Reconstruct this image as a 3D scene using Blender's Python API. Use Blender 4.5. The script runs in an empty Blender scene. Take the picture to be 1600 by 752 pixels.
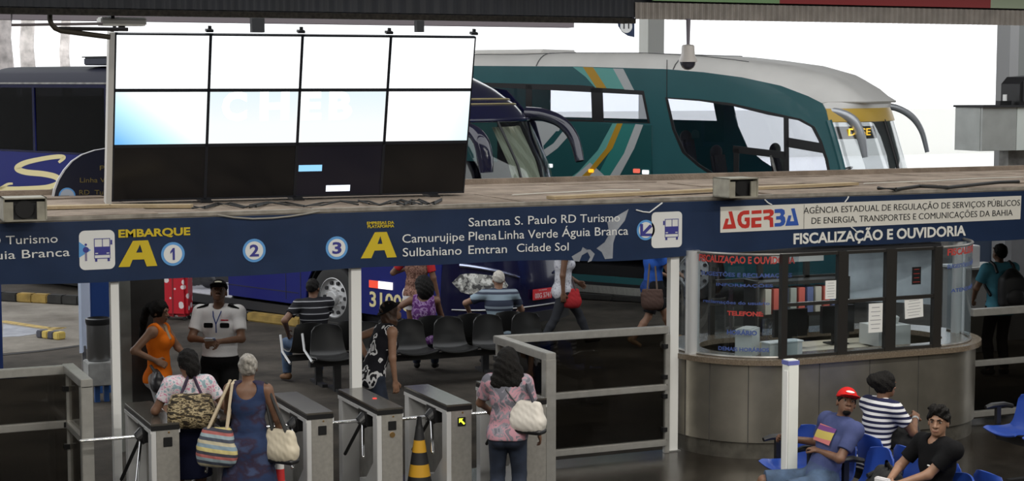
import bpy, bmesh, math, random
import numpy as np
from mathutils import Vector, Matrix

random.seed(7)
S = bpy.context.scene
COL = S.collection
D2R = math.radians

# ------------------------------------------------------------------ camera, sky, lamps, exposure
CAM_H = 3.83
YAW = 24.1
FPX = 2700.0
PITCH = math.atan(248 / FPX)
cd = bpy.data.cameras.new('camera')
cd.sensor_width = 36.0
cd.sensor_fit = 'HORIZONTAL'
cd.lens = 36.0 * FPX / 1600
cd.clip_end = 400
cam = bpy.data.objects.new('camera', cd)
COL.objects.link(cam)
cam.location = (0, 0, CAM_H)
cam.rotation_euler = (math.pi / 2 - PITCH, 0, -D2R(YAW))
S.camera = cam

S.view_settings.view_transform = 'Standard'
S.view_settings.look = 'None'
S.view_settings.gamma = 1.0
S.view_settings.use_curve_mapping = False
S.view_settings.exposure = 0.0

W = bpy.data.worlds.new('sky')
S.world = W
W.use_nodes = True
W.node_tree.nodes['Background'].inputs[0].default_value = (0.96, 0.98, 1.0, 1)
W.node_tree.nodes['Background'].inputs[1].default_value = 1.6

def area(name, loc, sx, sy, power, col=(1, 1, 1), rot=(0, 0, 0)):
    l = bpy.data.lights.new(name, 'AREA')
    l.shape = 'RECTANGLE'
    l.size, l.size_y = sx, sy
    l.energy = power
    l.color = col
    o = bpy.data.objects.new(name, l)
    COL.objects.link(o)
    o.location = loc
    o.rotation_euler = rot
    return o

# unseen area lamps added under the hall ceiling to brighten the hall
for ix, x in enumerate((0.5, 5.0, 9.5, 14.0)):
    for iy, y in enumerate((3.0, 7.0, 10.6)):
        area('hall_fill_lamp', (x, y, 5.1), 2.4, 0.3, 125, (1.0, 0.97, 0.9))
# area lamps under the marquee
for x in (4.2, 7.2, 10.8):
    area('marquee_lamp', (x, 17.2, 2.36), 1.2, 0.12, 5, (1.0, 0.97, 0.92))

# ------------------------------------------------------------------ projection helper: photo pixel -> point on a real plane
_F = Vector((math.sin(D2R(YAW)) * math.cos(PITCH), math.cos(D2R(YAW)) * math.cos(PITCH), -math.sin(PITCH)))
_R = Vector((math.cos(D2R(YAW)), -math.sin(D2R(YAW)), 0))
_U = _R.cross(_F)
CP = Vector((0, 0, CAM_H))

def P(x, y, X=None, Y=None, Z=None, D=None, pl=None):
    d = _F * FPX + _R * (x - 800) - _U * (y - 376)
    if Y is not None:
        t = Y / d.y
    elif X is not None:
        t = X / d.x
    elif Z is not None:
        t = (Z - CAM_H) / d.z
    elif D is not None:
        t = D / FPX
    else:
        t = (Vector(pl[0]) - CP).dot(Vector(pl[1])) / d.dot(Vector(pl[1]))
    return CP + d * t

def pxm(p):
    return FPX / (Vector(p) - CP).dot(_F)

# ------------------------------------------------------------------ materials
MATS = {}

def mat(name, col=(0.5, 0.5, 0.5), rough=0.6, metal=0.0, emit=0.0, spec=0.5, noise=0.0, nscale=8.0, bump=0.0, bscale=40.0, coat=0.0):
    if name in MATS:
        return MATS[name]
    m = bpy.data.materials.new(name)
    m.use_nodes = True
    nt = m.node_tree
    b = nt.nodes['Principled BSDF']
    b.inputs['Base Color'].default_value = (*col, 1)
    b.inputs['Roughness'].default_value = rough
    b.inputs['Metallic'].default_value = metal
    b.inputs['Specular IOR Level'].default_value = spec
    b.inputs['Coat Weight'].default_value = coat
    if name.startswith('cloth'):
        b.inputs['Specular IOR Level'].default_value = 0.15
    if emit:
        b.inputs['Emission Color'].default_value = (*col, 1)
        b.inputs['Emission Strength'].default_value = emit
    if noise or bump:
        tc = nt.nodes.new('ShaderNodeTexCoord')
    if noise:
        n = nt.nodes.new('ShaderNodeTexNoise')
        n.inputs['Scale'].default_value = nscale
        n.inputs['Detail'].default_value = 5
        nt.links.new(tc.outputs['Object'], n.inputs['Vector'])
        r = nt.nodes.new('ShaderNodeValToRGB')
        r.color_ramp.elements[0].position = 0.3
        r.color_ramp.elements[1].position = 0.7
        r.color_ramp.elements[0].color = (*[max(0, c * (1 - noise)) for c in col], 1)
        r.color_ramp.elements[1].color = (*[min(1, c * (1 + noise)) for c in col], 1)
        nt.links.new(n.outputs['Fac'], r.inputs['Fac'])
        nt.links.new(r.outputs['Color'], b.inputs['Base Color'])
    if bump:
        n2 = nt.nodes.new('ShaderNodeTexNoise')
        n2.inputs['Scale'].default_value = bscale
        n2.inputs['Detail'].default_value = 4
        nt.links.new(tc.outputs['Object'], n2.inputs['Vector'])
        bp = nt.nodes.new('ShaderNodeBump')
        bp.inputs['Strength'].default_value = bump
        bp.inputs['Distance'].default_value = 0.02
        nt.links.new(n2.outputs['Fac'], bp.inputs['Height'])
        nt.links.new(bp.outputs['Normal'], b.inputs['Normal'])
    MATS[name] = m
    return m

def glass(name, tint=(0.9, 0.92, 0.92), refl=0.08, rough=0.02):
    if name in MATS:
        return MATS[name]
    m = bpy.data.materials.new(name)
    m.use_nodes = True
    nt = m.node_tree
    nt.nodes.remove(nt.nodes['Principled BSDF'])
    out = nt.nodes['Material Output']
    tr = nt.nodes.new('ShaderNodeBsdfTransparent')
    tr.inputs[0].default_value = (*tint, 1)
    gl = nt.nodes.new('ShaderNodeBsdfGlossy')
    gl.inputs['Color'].default_value = (1, 1, 1, 1)
    gl.inputs['Roughness'].default_value = rough
    fr = nt.nodes.new('ShaderNodeLayerWeight')
    fr.inputs[0].default_value = 0.35
    ma = nt.nodes.new('ShaderNodeMath')
    ma.operation = 'MULTIPLY_ADD'
    ma.inputs[1].default_value = 0.6
    ma.inputs[2].default_value = refl
    nt.links.new(fr.outputs['Facing'], ma.inputs[0])
    pw = nt.nodes.new('ShaderNodeMath')
    pw.operation = 'POWER'
    pw.inputs[1].default_value = 3.0
    nt.links.new(fr.outputs['Facing'], pw.inputs[0])
    nt.links.new(pw.outputs[0], ma.inputs[0])
    mx = nt.nodes.new('ShaderNodeMixShader')
    nt.links.new(ma.outputs[0], mx.inputs[0])
    nt.links.new(tr.outputs[0], mx.inputs[1])
    nt.links.new(gl.outputs[0], mx.inputs[2])
    nt.links.new(mx.outputs[0], out.inputs[0])
    MATS[name] = m
    return m

def ramp_mat(name, kind, stops, scale=10.0, axis=(0, 0, 1), rough=0.8, detail=3.0, const=True, dist=0.0, vscale=(1, 1, 1)):
    """kind: stripe | noise | voronoi ; stops: [(pos, rgb)...]"""
    if name in MATS:
        return MATS[name]
    m = bpy.data.materials.new(name)
    m.use_nodes = True
    nt = m.node_tree
    b = nt.nodes['Principled BSDF']
    b.inputs['Roughness'].default_value = rough
    b.inputs['Specular IOR Level'].default_value = 0.15 if name.startswith('cloth') else 0.4
    tc = nt.nodes.new('ShaderNodeTexCoord')
    mp = nt.nodes.new('ShaderNodeMapping')
    mp.inputs['Scale'].default_value = vscale
    nt.links.new(tc.outputs['Object'], mp.inputs['Vector'])
    r = nt.nodes.new('ShaderNodeValToRGB')
    if const:
        r.color_ramp.interpolation = 'CONSTANT'
    el = r.color_ramp.elements
    while len(el) < len(stops):
        el.new(0.5)
    for e, (p, c) in zip(el, stops):
        e.position = p
        e.color = (*c, 1)
    if kind == 'stripe':
        dp = nt.nodes.new('ShaderNodeVectorMath')
        dp.operation = 'DOT_PRODUCT'
        dp.inputs[1].default_value = axis
        nt.links.new(mp.outputs[0], dp.inputs[0])
        mu = nt.nodes.new('ShaderNodeMath')
        mu.operation = 'MULTIPLY'
        mu.inputs[1].default_value = scale
        nt.links.new(dp.outputs['Value'], mu.inputs[0])
        fr = nt.nodes.new('ShaderNodeMath')
        fr.operation = 'FRACT'
        nt.links.new(mu.outputs[0], fr.inputs[0])
        nt.links.new(fr.outputs[0], r.inputs['Fac'])
    elif kind == 'noise':
        n = nt.nodes.new('ShaderNodeTexNoise')
        n.inputs['Scale'].default_value = scale
        n.inputs['Detail'].default_value = detail
        n.inputs['Distortion'].default_value = dist
        nt.links.new(mp.outputs[0], n.inputs['Vector'])
        nt.links.new(n.outputs['Fac'], r.inputs['Fac'])
    else:
        n = nt.nodes.new('ShaderNodeTexVoronoi')
        n.inputs['Scale'].default_value = scale
        nt.links.new(mp.outputs[0], n.inputs['Vector'])
        nt.links.new(n.outputs['Distance'], r.inputs['Fac'])
    nt.links.new(r.outputs['Color'], b.inputs['Base Color'])
    MATS[name] = m
    return m

# ------------------------------------------------------------------ object helpers
def tagp(o, label=None, cat=None, group=None, kind=None):
    if label: o['label'] = label
    if cat: o['category'] = cat
    if group: o['group'] = group
    if kind: o['kind'] = kind
    return o

def thing(name, label, cat, loc=(0, 0, 0), rz=0.0, group=None, kind=None):
    o = bpy.data.objects.new(name, None)
    COL.objects.link(o)
    o.location = loc
    o.rotation_euler = (0, 0, rz)
    return tagp(o, label, cat, group, kind)

def link_mesh(name, me, m, parent=None, M=None, label=None):
    o = bpy.data.objects.new(name, me)
    COL.objects.link(o)
    if m is not None and not me.materials:
        me.materials.append(m)
    if parent is not None:
        o.parent = parent
    if M is not None:
        o.matrix_local = M
    if label:
        o['label'] = label
    return o

def obj(name, bm, m, parent=None, M=None, smooth=False, label=None, bevel=0.0):
    if bevel:
        bmesh.ops.bevel(bm, geom=[e for e in bm.edges if e.is_manifold and e.calc_face_angle(0) > 0.6], offset=bevel, segments=2, affect='EDGES', clamp_overlap=True)
    bmesh.ops.recalc_face_normals(bm, faces=bm.faces[:])
    me = bpy.data.meshes.new(name)
    bm.to_mesh(me)
    bm.free()
    if smooth:
        me.polygons.foreach_set('use_smooth', [True] * len(me.polygons))
        try:
            me.set_sharp_from_angle(angle=D2R(40))
        except Exception:
            pass
    return link_mesh(name, me, m, parent, M, label)

def struct(name, bm, m, **k):
    return tagp(obj(name, bm, m, **k), kind='structure')

def NB():
    return bmesh.new()

def box(bm, c, s, rz=0.0, rx=0.0, ry=0.0):
    M = Matrix.Translation(c) @ Matrix.Rotation(rz, 4, 'Z') @ Matrix.Rotation(ry, 4, 'Y') @ Matrix.Rotation(rx, 4, 'X') @ Matrix.Diagonal((s[0], s[1], s[2], 1))
    bmesh.ops.create_cube(bm, size=1.0, matrix=M)
    return bm

def cyl(bm, a, b, r, r2=None, n=14):
    a, b = Vector(a), Vector(b)
    d = b - a
    q = d.to_track_quat('Z', 'Y').to_matrix().to_4x4()
    bmesh.ops.create_cone(bm, cap_ends=True, cap_tris=False, segments=n, radius1=r, radius2=r if r2 is None else r2, depth=d.length, matrix=Matrix.Translation((a + b) / 2) @ q)
    return bm

def ball(bm, c, r, s=(1, 1, 1), n=14, rz=0.0):
    bmesh.ops.create_uvsphere(bm, u_segments=n, v_segments=max(6, n // 2 + 1), radius=r, matrix=Matrix.Translation(c) @ Matrix.Rotation(rz, 4, 'Z') @ Matrix.Diagonal((*s, 1)))
    return bm

def bar(bm, a, b, w, h=None, up=(0, 0, 1)):
    """square section bar from a to b, w across, h along up"""
    a, b = Vector(a), Vector(b)
    h = w if h is None else h
    d = (b - a)
    L = d.length
    d.normalize()
    up = Vector(up)
    if abs(d.dot(up)) > 0.95:
        up = Vector((0, 1, 0))
    sx = d.cross(up).normalized()
    u2 = sx.cross(d)
    M = Matrix((sx, d, u2)).transposed().to_4x4()
    bmesh.ops.create_cube(bm, size=1.0, matrix=Matrix.Translation((a + b) / 2) @ M @ Matrix.Diagonal((w, L, h, 1)))
    return bm

def tube(bm, pts, r, n=8):
    pts = [Vector(p) for p in pts]
    rings = []
    side = None
    for i, p in enumerate(pts):
        t = (pts[min(i + 1, len(pts) - 1)] - pts[max(i - 1, 0)]).normalized()
        if side is None:
            side = t.cross(Vector((0, 0, 1)))
            if side.length < 0.1:
                side = t.cross(Vector((0, 1, 0)))
        side = (side - t * side.dot(t)).normalized()
        up = side.cross(t)
        rr = r[i] if isinstance(r, (list, tuple)) else r
        rings.append([bm.verts.new(p + (side * math.cos(a) + up * math.sin(a)) * rr) for a in [2 * math.pi * k / n for k in range(n)]])
    for i in range(len(rings) - 1):
        for k in range(n):
            bm.faces.new((rings[i][k], rings[i][(k + 1) % n], rings[i + 1][(k + 1) % n], rings[i + 1][k]))
    bm.faces.new(rings[0][::-1])
    bm.faces.new(rings[-1])
    return bm

def lathe(bm, prof, c=(0, 0, 0), n=28, cap=True):
    c = Vector(c)
    rings = []
    for r, z in prof:
        rings.append([bm.verts.new(c + Vector((r * math.cos(2 * math.pi * k / n), r * math.sin(2 * math.pi * k / n), z))) for k in range(n)])
    for i in range(len(rings) - 1):
        for k in range(n):
            bm.faces.new((rings[i][k], rings[i][(k + 1) % n], rings[i + 1][(k + 1) % n], rings[i + 1][k]))
    if cap:
        bm.faces.new(rings[0][::-1])
        bm.faces.new(rings[-1])
    return bm

def grid(bm, fn, nu, nv, closed_u=False):
    vs = [[bm.verts.new(fn(i / nu, j / nv)) for j in range(nv + 1)] for i in range(nu + (0 if closed_u else 1))]
    n = len(vs)
    for i in range(nu):
        for j in range(nv):
            bm.faces.new((vs[i][j], vs[(i + 1) % n][j], vs[(i + 1) % n][j + 1], vs[i][j + 1]))
    return bm

def solid(bm, t):
    """give an open sheet thickness"""
    bmesh.ops.recalc_face_normals(bm, faces=bm.faces[:])
    bmesh.ops.solidify(bm, geom=bm.faces[:], thickness=t)
    return bm

def prism(bm, poly, z0, z1, M=None):
    M = M or Matrix.Identity(4)
    lo = [bm.verts.new(M @ Vector((x, y, z0))) for x, y in poly]
    hi = [bm.verts.new(M @ Vector((x, y, z1))) for x, y in poly]
    bm.faces.new(lo[::-1])
    bm.faces.new(hi)
    n = len(poly)
    for k in range(n):
        bm.faces.new((lo[k], lo[(k + 1) % n], hi[(k + 1) % n], hi[k]))
    return bm

def curve_mesh(cu):
    o = bpy.data.objects.new('tmp', cu)
    COL.objects.link(o)
    dg = bpy.context.evaluated_depsgraph_get()
    dg.update()
    me = bpy.data.meshes.new_from_object(o.evaluated_get(dg))
    bpy.data.objects.remove(o)
    bpy.data.curves.remove(cu)
    return me

def panel(name, loops, m, M, thick=0.01, parent=None, label=None):
    """flat panel with holes: loops in (u, v), even-odd filled, thickness towards +w from the plane"""
    cu = bpy.data.curves.new(name, 'CURVE')
    cu.dimensions = '2D'
    cu.fill_mode = 'BOTH'
    cu.extrude = thick / 2
    for lp in loops:
        s = cu.splines.new('POLY')
        s.points.add(len(lp) - 1)
        for p, (u, v) in zip(s.points, lp):
            p.co = (u, v, 0, 1)
        s.use_cyclic_u = True
    me = curve_mesh(cu)
    me.transform(Matrix.Translation((0, 0, thick / 2)))
    me.transform(M)
    me.name = name
    me.materials.clear()
    return link_mesh(name, me, m, parent, None, label)

def circle(c, r, n=32, a0=0, a1=360):
    return [(c[0] + r * math.cos(D2R(a0 + (a1 - a0) * k / n)), c[1] + r * math.sin(D2R(a0 + (a1 - a0) * k / n))) for k in range(n + (0 if a1 - a0 == 360 else 1))]

def rrect(x0, y0, x1, y1, r, n=6):
    out = []
    for cx, cy, a in ((x1 - r, y1 - r, 0), (x0 + r, y1 - r, 90), (x0 + r, y0 + r, 180), (x1 - r, y0 + r, 270)):
        out += circle((cx, cy), r, n, a, a + 90)
    return out

_cap = {}

def text_mesh(s, bold=0.0, shear=0.0, space=1.0):
    cu = bpy.data.curves.new('lettering', 'FONT')
    cu.body = s
    cu.offset = bold
    cu.shear = shear
    cu.space_character = space
    cu.extrude = 0.004
    cu.resolution_u = 3
    me = curve_mesh(cu)
    me.materials.clear()
    return me

def bounds(me):
    n = len(me.vertices)
    a = np.empty(n * 3)
    me.vertices.foreach_get('co', a)
    a = a.reshape(-1, 3)
    return a.min(0), a.max(0)

def letter(s, uL, vL, uR, vR, cap, m, M, parent=None, bold=0.0, shear=0.0, lift=0.002, thick=0.003, space=1.0, name='lettering'):
    """text on a plane: left and right ends of the baseline in (u, v), cap height in metres"""
    me = text_mesh(s, bold, shear, space)
    key = (bold,)
    if key not in _cap:
        h = text_mesh('H', bold)
        b = bounds(h)
        _cap[key] = (b[1][1] - b[0][1], b[0][1])
        bpy.data.meshes.remove(h)
    ch, y0 = _cap[key]
    b = bounds(me)
    w = math.hypot(uR - uL, vR - vL)
    sx = w / (b[1][0] - b[0][0])
    sy = cap / ch
    T = Matrix.Translation((uL, vL, lift)) @ Matrix.Rotation(math.atan2(vR - vL, uR - uL), 4, 'Z') @ Matrix.Diagonal((sx, sy, thick / 0.008, 1)) @ Matrix.Translation((-b[0][0], -y0, 0.004))
    me.transform(M @ T)
    me.name = name
    return link_mesh(name, me, m, parent)

def copy_tree(o, parent=None):
    c = o.copy()
    COL.objects.link(c)
    if parent is not None:
        c.parent = parent
    for ch in list(o.children):
        copy_tree(ch, c)
    return c
# ------------------------------------------------------------------ people: one continuous surface grown from a distance field
def v3(*a):
    return np.array(a if len(a) == 3 else a[0], dtype=float)

def nrm(a):
    return a / (np.linalg.norm(a) + 1e-9)

class Field:
    def __init__(self):
        self.pr = []
        self.cuts = []

    def cone(self, a, b, ra, rb, k=0.02, flat=False, op='u'):
        a, b = v3(a), v3(b)
        R = max(ra, rb)
        self.pr.append((op, 'c', (a, b, ra, rb, flat), k, np.minimum(a, b) - R, np.maximum(a, b) + R))
        return self

    def ell(self, c, r, axes=None, k=0.02, op='u'):
        c, r = v3(c), v3(r)
        A = np.eye(3) if axes is None else np.array(axes)
        ext = np.sqrt(((A.T * r) ** 2).sum(1))
        self.pr.append((op, 'e', (c, r, A), k, c - ext, c + ext))
        return self

    def slab(self, c, h, axes, rnd=0.005, k=0.01, op='u'):
        c, h = v3(c), v3(h)
        A = np.array(axes)
        ext = (np.abs(A.T) * h).sum(1)
        self.pr.append((op, 'b', (c, h, A, rnd), k, c - ext, c + ext))
        return self

    def cut(self, p, n):
        """keep the side the normal points away from"""
        self.cuts.append((v3(p), nrm(v3(n))))
        return self

    wavy = 0.0

    def mesh(self, vox, ease=0.0):
        lo = np.min([p[4] for p in self.pr if p[0] == 'u'], 0) - ease - 3 * vox
        hi = np.max([p[5] for p in self.pr if p[0] == 'u'], 0) + ease + 3 * vox
        n = np.ceil((hi - lo) / vox).astype(int) + 1
        ax = [lo[i] + vox * np.arange(n[i]) for i in range(3)]
        D = np.full(tuple(n), 0.3, dtype=np.float32)
        for op, kind, pa, k, a, b in self.pr:
            pad = ease + k + 3 * vox
            i0 = np.maximum(0, np.floor((a - pad - lo) / vox).astype(int))
            i1 = np.minimum(n, np.ceil((b + pad - lo) / vox).astype(int) + 1)
            if np.any(i1 <= i0):
                continue
            sl = tuple(slice(i0[i], i1[i]) for i in range(3))
            X = ax[0][sl[0]][:, None, None]
            Y = ax[1][sl[1]][None, :, None]
            Z = ax[2][sl[2]][None, None, :]
            if kind == 'c':
                p, q, ra, rb, flat = pa
                d = q - p
                L2 = d @ d + 1e-12
                t0 = ((X - p[0]) * d[0] + (Y - p[1]) * d[1] + (Z - p[2]) * d[2]) / L2
                t = np.clip(t0, 0, 1)
                f = np.sqrt((X - p[0] - t * d[0]) ** 2 + (Y - p[1] - t * d[1]) ** 2 + (Z - p[2] - t * d[2]) ** 2) - (ra + (rb - ra) * t)
                if flat:
                    f = np.maximum(f, (t0 - 1) * math.sqrt(L2) + ease)
            else:
                c, r, A = pa[0], pa[1], pa[2]
                x, y, z = X - c[0], Y - c[1], Z - c[2]
                q = [A[i][0] * x + A[i][1] * y + A[i][2] * z for i in range(3)]
                if kind == 'e':
                    k0 = np.sqrt(sum((q[i] / r[i]) ** 2 for i in range(3)))
                    k1 = np.sqrt(sum((q[i] / r[i] ** 2) ** 2 for i in range(3))) + 1e-6
                    f = k0 * (k0 - 1) / k1
                else:
                    rnd = pa[3]
                    g = [np.abs(q[i]) - (r[i] - rnd) for i in range(3)]
                    f = np.sqrt(sum(np.maximum(gi, 0) ** 2 for gi in g)) + np.minimum(np.maximum(np.maximum(g[0], g[1]), g[2]), 0) - rnd
            cur = D[sl]
            if op == 'u':
                if k > 0:
                    h = np.maximum(k - np.abs(cur - f), 0) / k
                    D[sl] = np.minimum(cur, f) - h * h * k * 0.25
                else:
                    D[sl] = np.minimum(cur, f)
            else:
                D[sl] = np.maximum(cur, -f - (ease if op == 's' else 0))
        D -= ease
        if self.wavy:
            w = self.wavy
            X, Y, Z = ax[0][:, None, None], ax[1][None, :, None], ax[2][None, None, :]
            D += w * np.sin(150 * X + 40 * Z + 2 * np.sin(60 * Y)) * np.sin(130 * Y + 30 * Z) + w * 0.7 * np.sin(95 * Z + 60 * X + 50 * Y)
        for p, nn in self.cuts:
            f = (ax[0][:, None, None] - p[0]) * nn[0] + (ax[1][None, :, None] - p[1]) * nn[1] + (ax[2][None, None, :] - p[2]) * nn[2]
            D = np.maximum(D, f)
        return nets(D, lo, vox)

def nets(D, lo, vox):
    s = D < 0
    c = [s[i:s.shape[0] - 1 + i, j:s.shape[1] - 1 + j, k:s.shape[2] - 1 + k] for i in (0, 1) for j in (0, 1) for k in (0, 1)]
    tot = sum(x.astype(np.int8) for x in c)
    idx = np.argwhere((tot > 0) & (tot < 8))
    if len(idx) == 0:
        return np.zeros((0, 3)), []
    co = np.array([(i, j, k) for i in (0, 1) for j in (0, 1) for k in (0, 1)])
    val = np.stack([D[idx[:, 0] + a, idx[:, 1] + b, idx[:, 2] + d] for a, b, d in co], 1)
    acc = np.zeros((len(idx), 3))
    cnt = np.zeros(len(idx))
    for a in range(8):
        for b in range(a + 1, 8):
            if abs(co[a] - co[b]).sum() != 1:
                continue
            m = (val[:, a] < 0) != (val[:, b] < 0)
            t = np.where(m, val[:, a] / np.where(m, val[:, a] - val[:, b], 1), 0)
            acc += m[:, None] * (co[a] + t[:, None] * (co[b] - co[a]))
            cnt += m
    V = lo + vox * (idx + acc / cnt[:, None])
    num = np.full(tuple(np.array(D.shape) - 1), -1, dtype=np.int64)
    num[idx[:, 0], idx[:, 1], idx[:, 2]] = np.arange(len(idx))
    F = []
    for axn in range(3):
        b, d = (axn + 1) % 3, (axn + 2) % 3
        sl0 = [slice(1, -1)] * 3
        sl1 = [slice(1, -1)] * 3
        sl0[axn] = slice(0, -1)
        sl1[axn] = slice(1, None)
        A, B = s[tuple(sl0)], s[tuple(sl1)]
        for flip in (False, True):
            e = np.argwhere((~A & B) if flip else (A & ~B))
            if len(e) == 0:
                continue
            off = np.ones(3, int)
            off[axn] = 0
            e = e + off
            def cell(db, dd):
                q = e.copy()
                q[:, b] -= db
                q[:, d] -= dd
                return num[q[:, 0], q[:, 1], q[:, 2]]
            Q = np.stack([cell(1, 1), cell(0, 1), cell(0, 0), cell(1, 0)], 1)
            F.append(Q[:, ::-1] if flip else Q)
    return V, np.concatenate(F)

def field_obj(name, fld, m, parent, vox=0.009, ease=0.0, label=None):
    V, F = fld.mesh(vox, ease)
    me = bpy.data.meshes.new(name)
    me.from_pydata(V.tolist(), [], F.tolist())
    me.polygons.foreach_set('use_smooth', [True] * len(me.polygons))
    me.update()
    return link_mesh(name, me, m, parent, None, label)

def ik(a, t, l1, l2, hint):
    a, t = v3(a), v3(t)
    d = t - a
    L = np.linalg.norm(d)
    u = d / (L + 1e-9)
    L = min(L, (l1 + l2) * 0.995)
    L = max(L, abs(l1 - l2) + 0.02)
    x = (l1 * l1 - l2 * l2 + L * L) / (2 * L)
    y = math.sqrt(max(l1 * l1 - x * x, 0))
    h = v3(hint)
    h = h - u * (h @ u)
    h = nrm(h)
    return a + u * x + h * y, a + u * L

SKIN = {}
def skin(tone):
    c = {'dark': (0.085, 0.04, 0.024), 'brown': (0.17, 0.085, 0.05), 'tan': (0.30, 0.165, 0.105), 'light': (0.42, 0.26, 0.18)}[tone]
    return mat('skin ' + tone, c, 0.5, noise=0.08, nscale=30)

def human(label, loc, a, h=1.65, fem=False, tone='brown', pel=None, lean=0, side=0, twist=0,
          hands=None, hint=None, feet=None, knee=None, toe=None, head=(0, 0), top=None, bottom=None, shoes=None,
          hair=None, cap=None, beard=None, vox=0.009, group=None, fat=1.0, curl=(0.45, 0.45), rz=None, bust=None):
    """local frame: x to the person's right, y forward, z up; a = 0 looks away from the camera, 90 to picture right"""
    q = h / 1.7
    root = thing('person', label, 'person', loc, D2R(-(YAW + a)) if rz is None else rz, group)
    pel = v3(pel) if pel is not None else v3(0, 0, 0.53 * h)
    cl, sl, cs, ss = math.cos(D2R(lean)), math.sin(D2R(lean)), math.cos(D2R(side)), math.sin(D2R(side))
    T = nrm(v3(ss, sl, cl * cs))
    tw = D2R(twist)                      # positive twists the shoulders to the person's left
    R0 = v3(math.cos(tw), math.sin(tw), 0)
    R0 = nrm(R0 - T * (R0 @ T))
    Fw = np.cross(T, R0)
    bust = fem if bust is None else bust
    sw = (0.098 if fem else 0.112) * h
    ch = pel + T * 0.205 * h
    sc = pel + T * 0.29 * h
    sh = {'R': sc + R0 * sw, 'L': sc - R0 * sw}
    nk = pel + T * 0.312 * h + Fw * 0.002
    # head frame
    yw, pt = D2R(head[0]), D2R(head[1])
    T2 = nrm(T * 0.45 + v3(0, 0, 0.55))
    Rh = nrm(R0 - T2 * (R0 @ T2))
    Fh = np.cross(T2, Rh)
    Rh, Fh = Rh * math.cos(yw) + Fh * math.sin(yw), Fh * math.cos(yw) - Rh * math.sin(yw)
    Uh = T2 * math.cos(pt) + Fh * math.sin(pt)
    Fh = Fh * math.cos(pt) - T2 * math.sin(pt)
    HA = np.array([Rh, Fh, Uh])
    hc = nk + T2 * 0.085 * h + Uh * 0.012 * q + Fh * 0.018 * q
    def hp(x, y, z):
        return hc + (Rh * x + Fh * y + Uh * z) * q
    hip = {'R': pel + R0 * 0 + v3(math.cos(tw * .3), math.sin(tw * .3), 0) * 0.054 * h - v3(0, 0, 0.015 * h)}
    hip['L'] = pel - v3(math.cos(tw * .3), math.sin(tw * .3), 0) * 0.054 * h - v3(0, 0, 0.015 * h)
    hands = hands or {}
    hint = hint or {}
    feet = feet or {}
    knee = knee or {}
    toe = toe or {}
    J = {}
    for sd, sg in (('R', 1), ('L', -1)):
        tgt = hands.get(sd, tuple(sh[sd] + v3(sg * 0.05, 0.06, -0.33 * h)))
        J['el' + sd], J['wr' + sd] = ik(sh[sd], tgt, 0.168 * h, 0.148 * h, hint.get(sd, (sg * 0.3, -1, -0.2)))
        ft = feet.get(sd, (sg * 0.062 * h, 0.0, 0.045 * h))
        J['kn' + sd], J['an' + sd] = ik(hip[sd], ft, 0.243 * h, 0.24 * h, knee.get(sd, (sg * 0.08, 1, 0)))
    f = fat

    def torso(fd):
        k = 0.05 * q
        Ax = np.array([R0, Fw, T])
        P0 = np.array([nrm(hip['R'] - hip['L']), np.cross(v3(0, 0, 1), nrm(hip['R'] - hip['L'])), v3(0, 0, 1)])
        fd.ell(pel, v3((0.168 if fem else 0.16) * f, 0.118 * f, 0.115) * q, P0, k)
        fd.ell(pel + T * 0.085 * h, v3((0.132 if fem else 0.145) * f, 0.1 * f, 0.13) * q, Ax, k)
        fd.ell(ch, v3((0.145 if fem else 0.165) * (0.5 + f / 2), 0.112 * (0.5 + f / 2), 0.16) * q, Ax, k)
        fd.cone(sh['L'] - T * 0.012, sh['R'] - T * 0.012, 0.055 * q, 0.055 * q, k)
        fd.cone(sc - T * 0.02 * q - R0 * 0.07 * q, sc - T * 0.02 * q + R0 * 0.07 * q, 0.075 * q, 0.075 * q, k)
        if bust:
            for sg in (-1, 1):
                fd.ell(ch + R0 * sg * 0.065 * q + Fw * 0.085 * q + T * 0.01, v3(0.06, 0.055, 0.06) * q * f, Ax, 0.03)
        for sg in (-1, 1):
            fd.ell(pel + P0[0] * sg * 0.07 * q - P0[1] * 0.055 * q * f - v3(0, 0, 0.045 * q), v3(0.085, 0.085, 0.095) * q * f, P0, 0.04)

    def arm_up(fd, t=1.0, flat=False):
        for sd in 'LR':
            e = sh[sd] + (J['el' + sd] - sh[sd]) * t
            r1 = 0.05 + (0.04 - 0.05) * t
            fd.cone(sh[sd], e, 0.05 * q * (0.6 + .4 * f), r1 * q * (0.6 + .4 * f), 0.03, flat)

    def arm_lo(fd, t=1.0, flat=False):
        for sd in 'LR':
            a_, b_ = J['el' + sd], J['wr' + sd]
            e = a_ + (b_ - a_) * t
            fd.cone(a_, e, 0.039 * q, (0.039 + (0.025 - 0.039) * t) * q, 0.02, flat)

    def legs(fd, t=2.0, ex=0.0, flat=True):
        for sd in 'LR':
            a_, b_, c_ = hip[sd], J['kn' + sd], J['an' + sd]
            if t <= 1:
                e = a_ + (b_ - a_) * t
                fd.cone(a_, e, 0.083 * q * f, (0.083 * f + (0.053 - 0.083 * f) * t + ex) * q, 0.035, flat)
            else:
                fd.cone(a_, b_, 0.083 * q * f, (0.053 + ex) * q, 0.035)
                m = b_ + (c_ - b_) * 0.3
                bk = nrm(np.cross(np.cross(c_ - b_, a_ - b_), c_ - b_)) * 0.018 * q if np.linalg.norm(np.cross(c_ - b_, a_ - b_)) > 1e-4 else v3(0, -0.018, 0)
                e = b_ + (c_ - b_) * (t - 1)
                fd.cone(b_, m + bk * 0, (0.05 + ex) * q, (0.054 + ex) * q, 0.02)
                fd.cone(m, e, (0.054 + ex) * q, (0.036 + ex * 1.3) * q, 0.02, flat)

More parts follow.
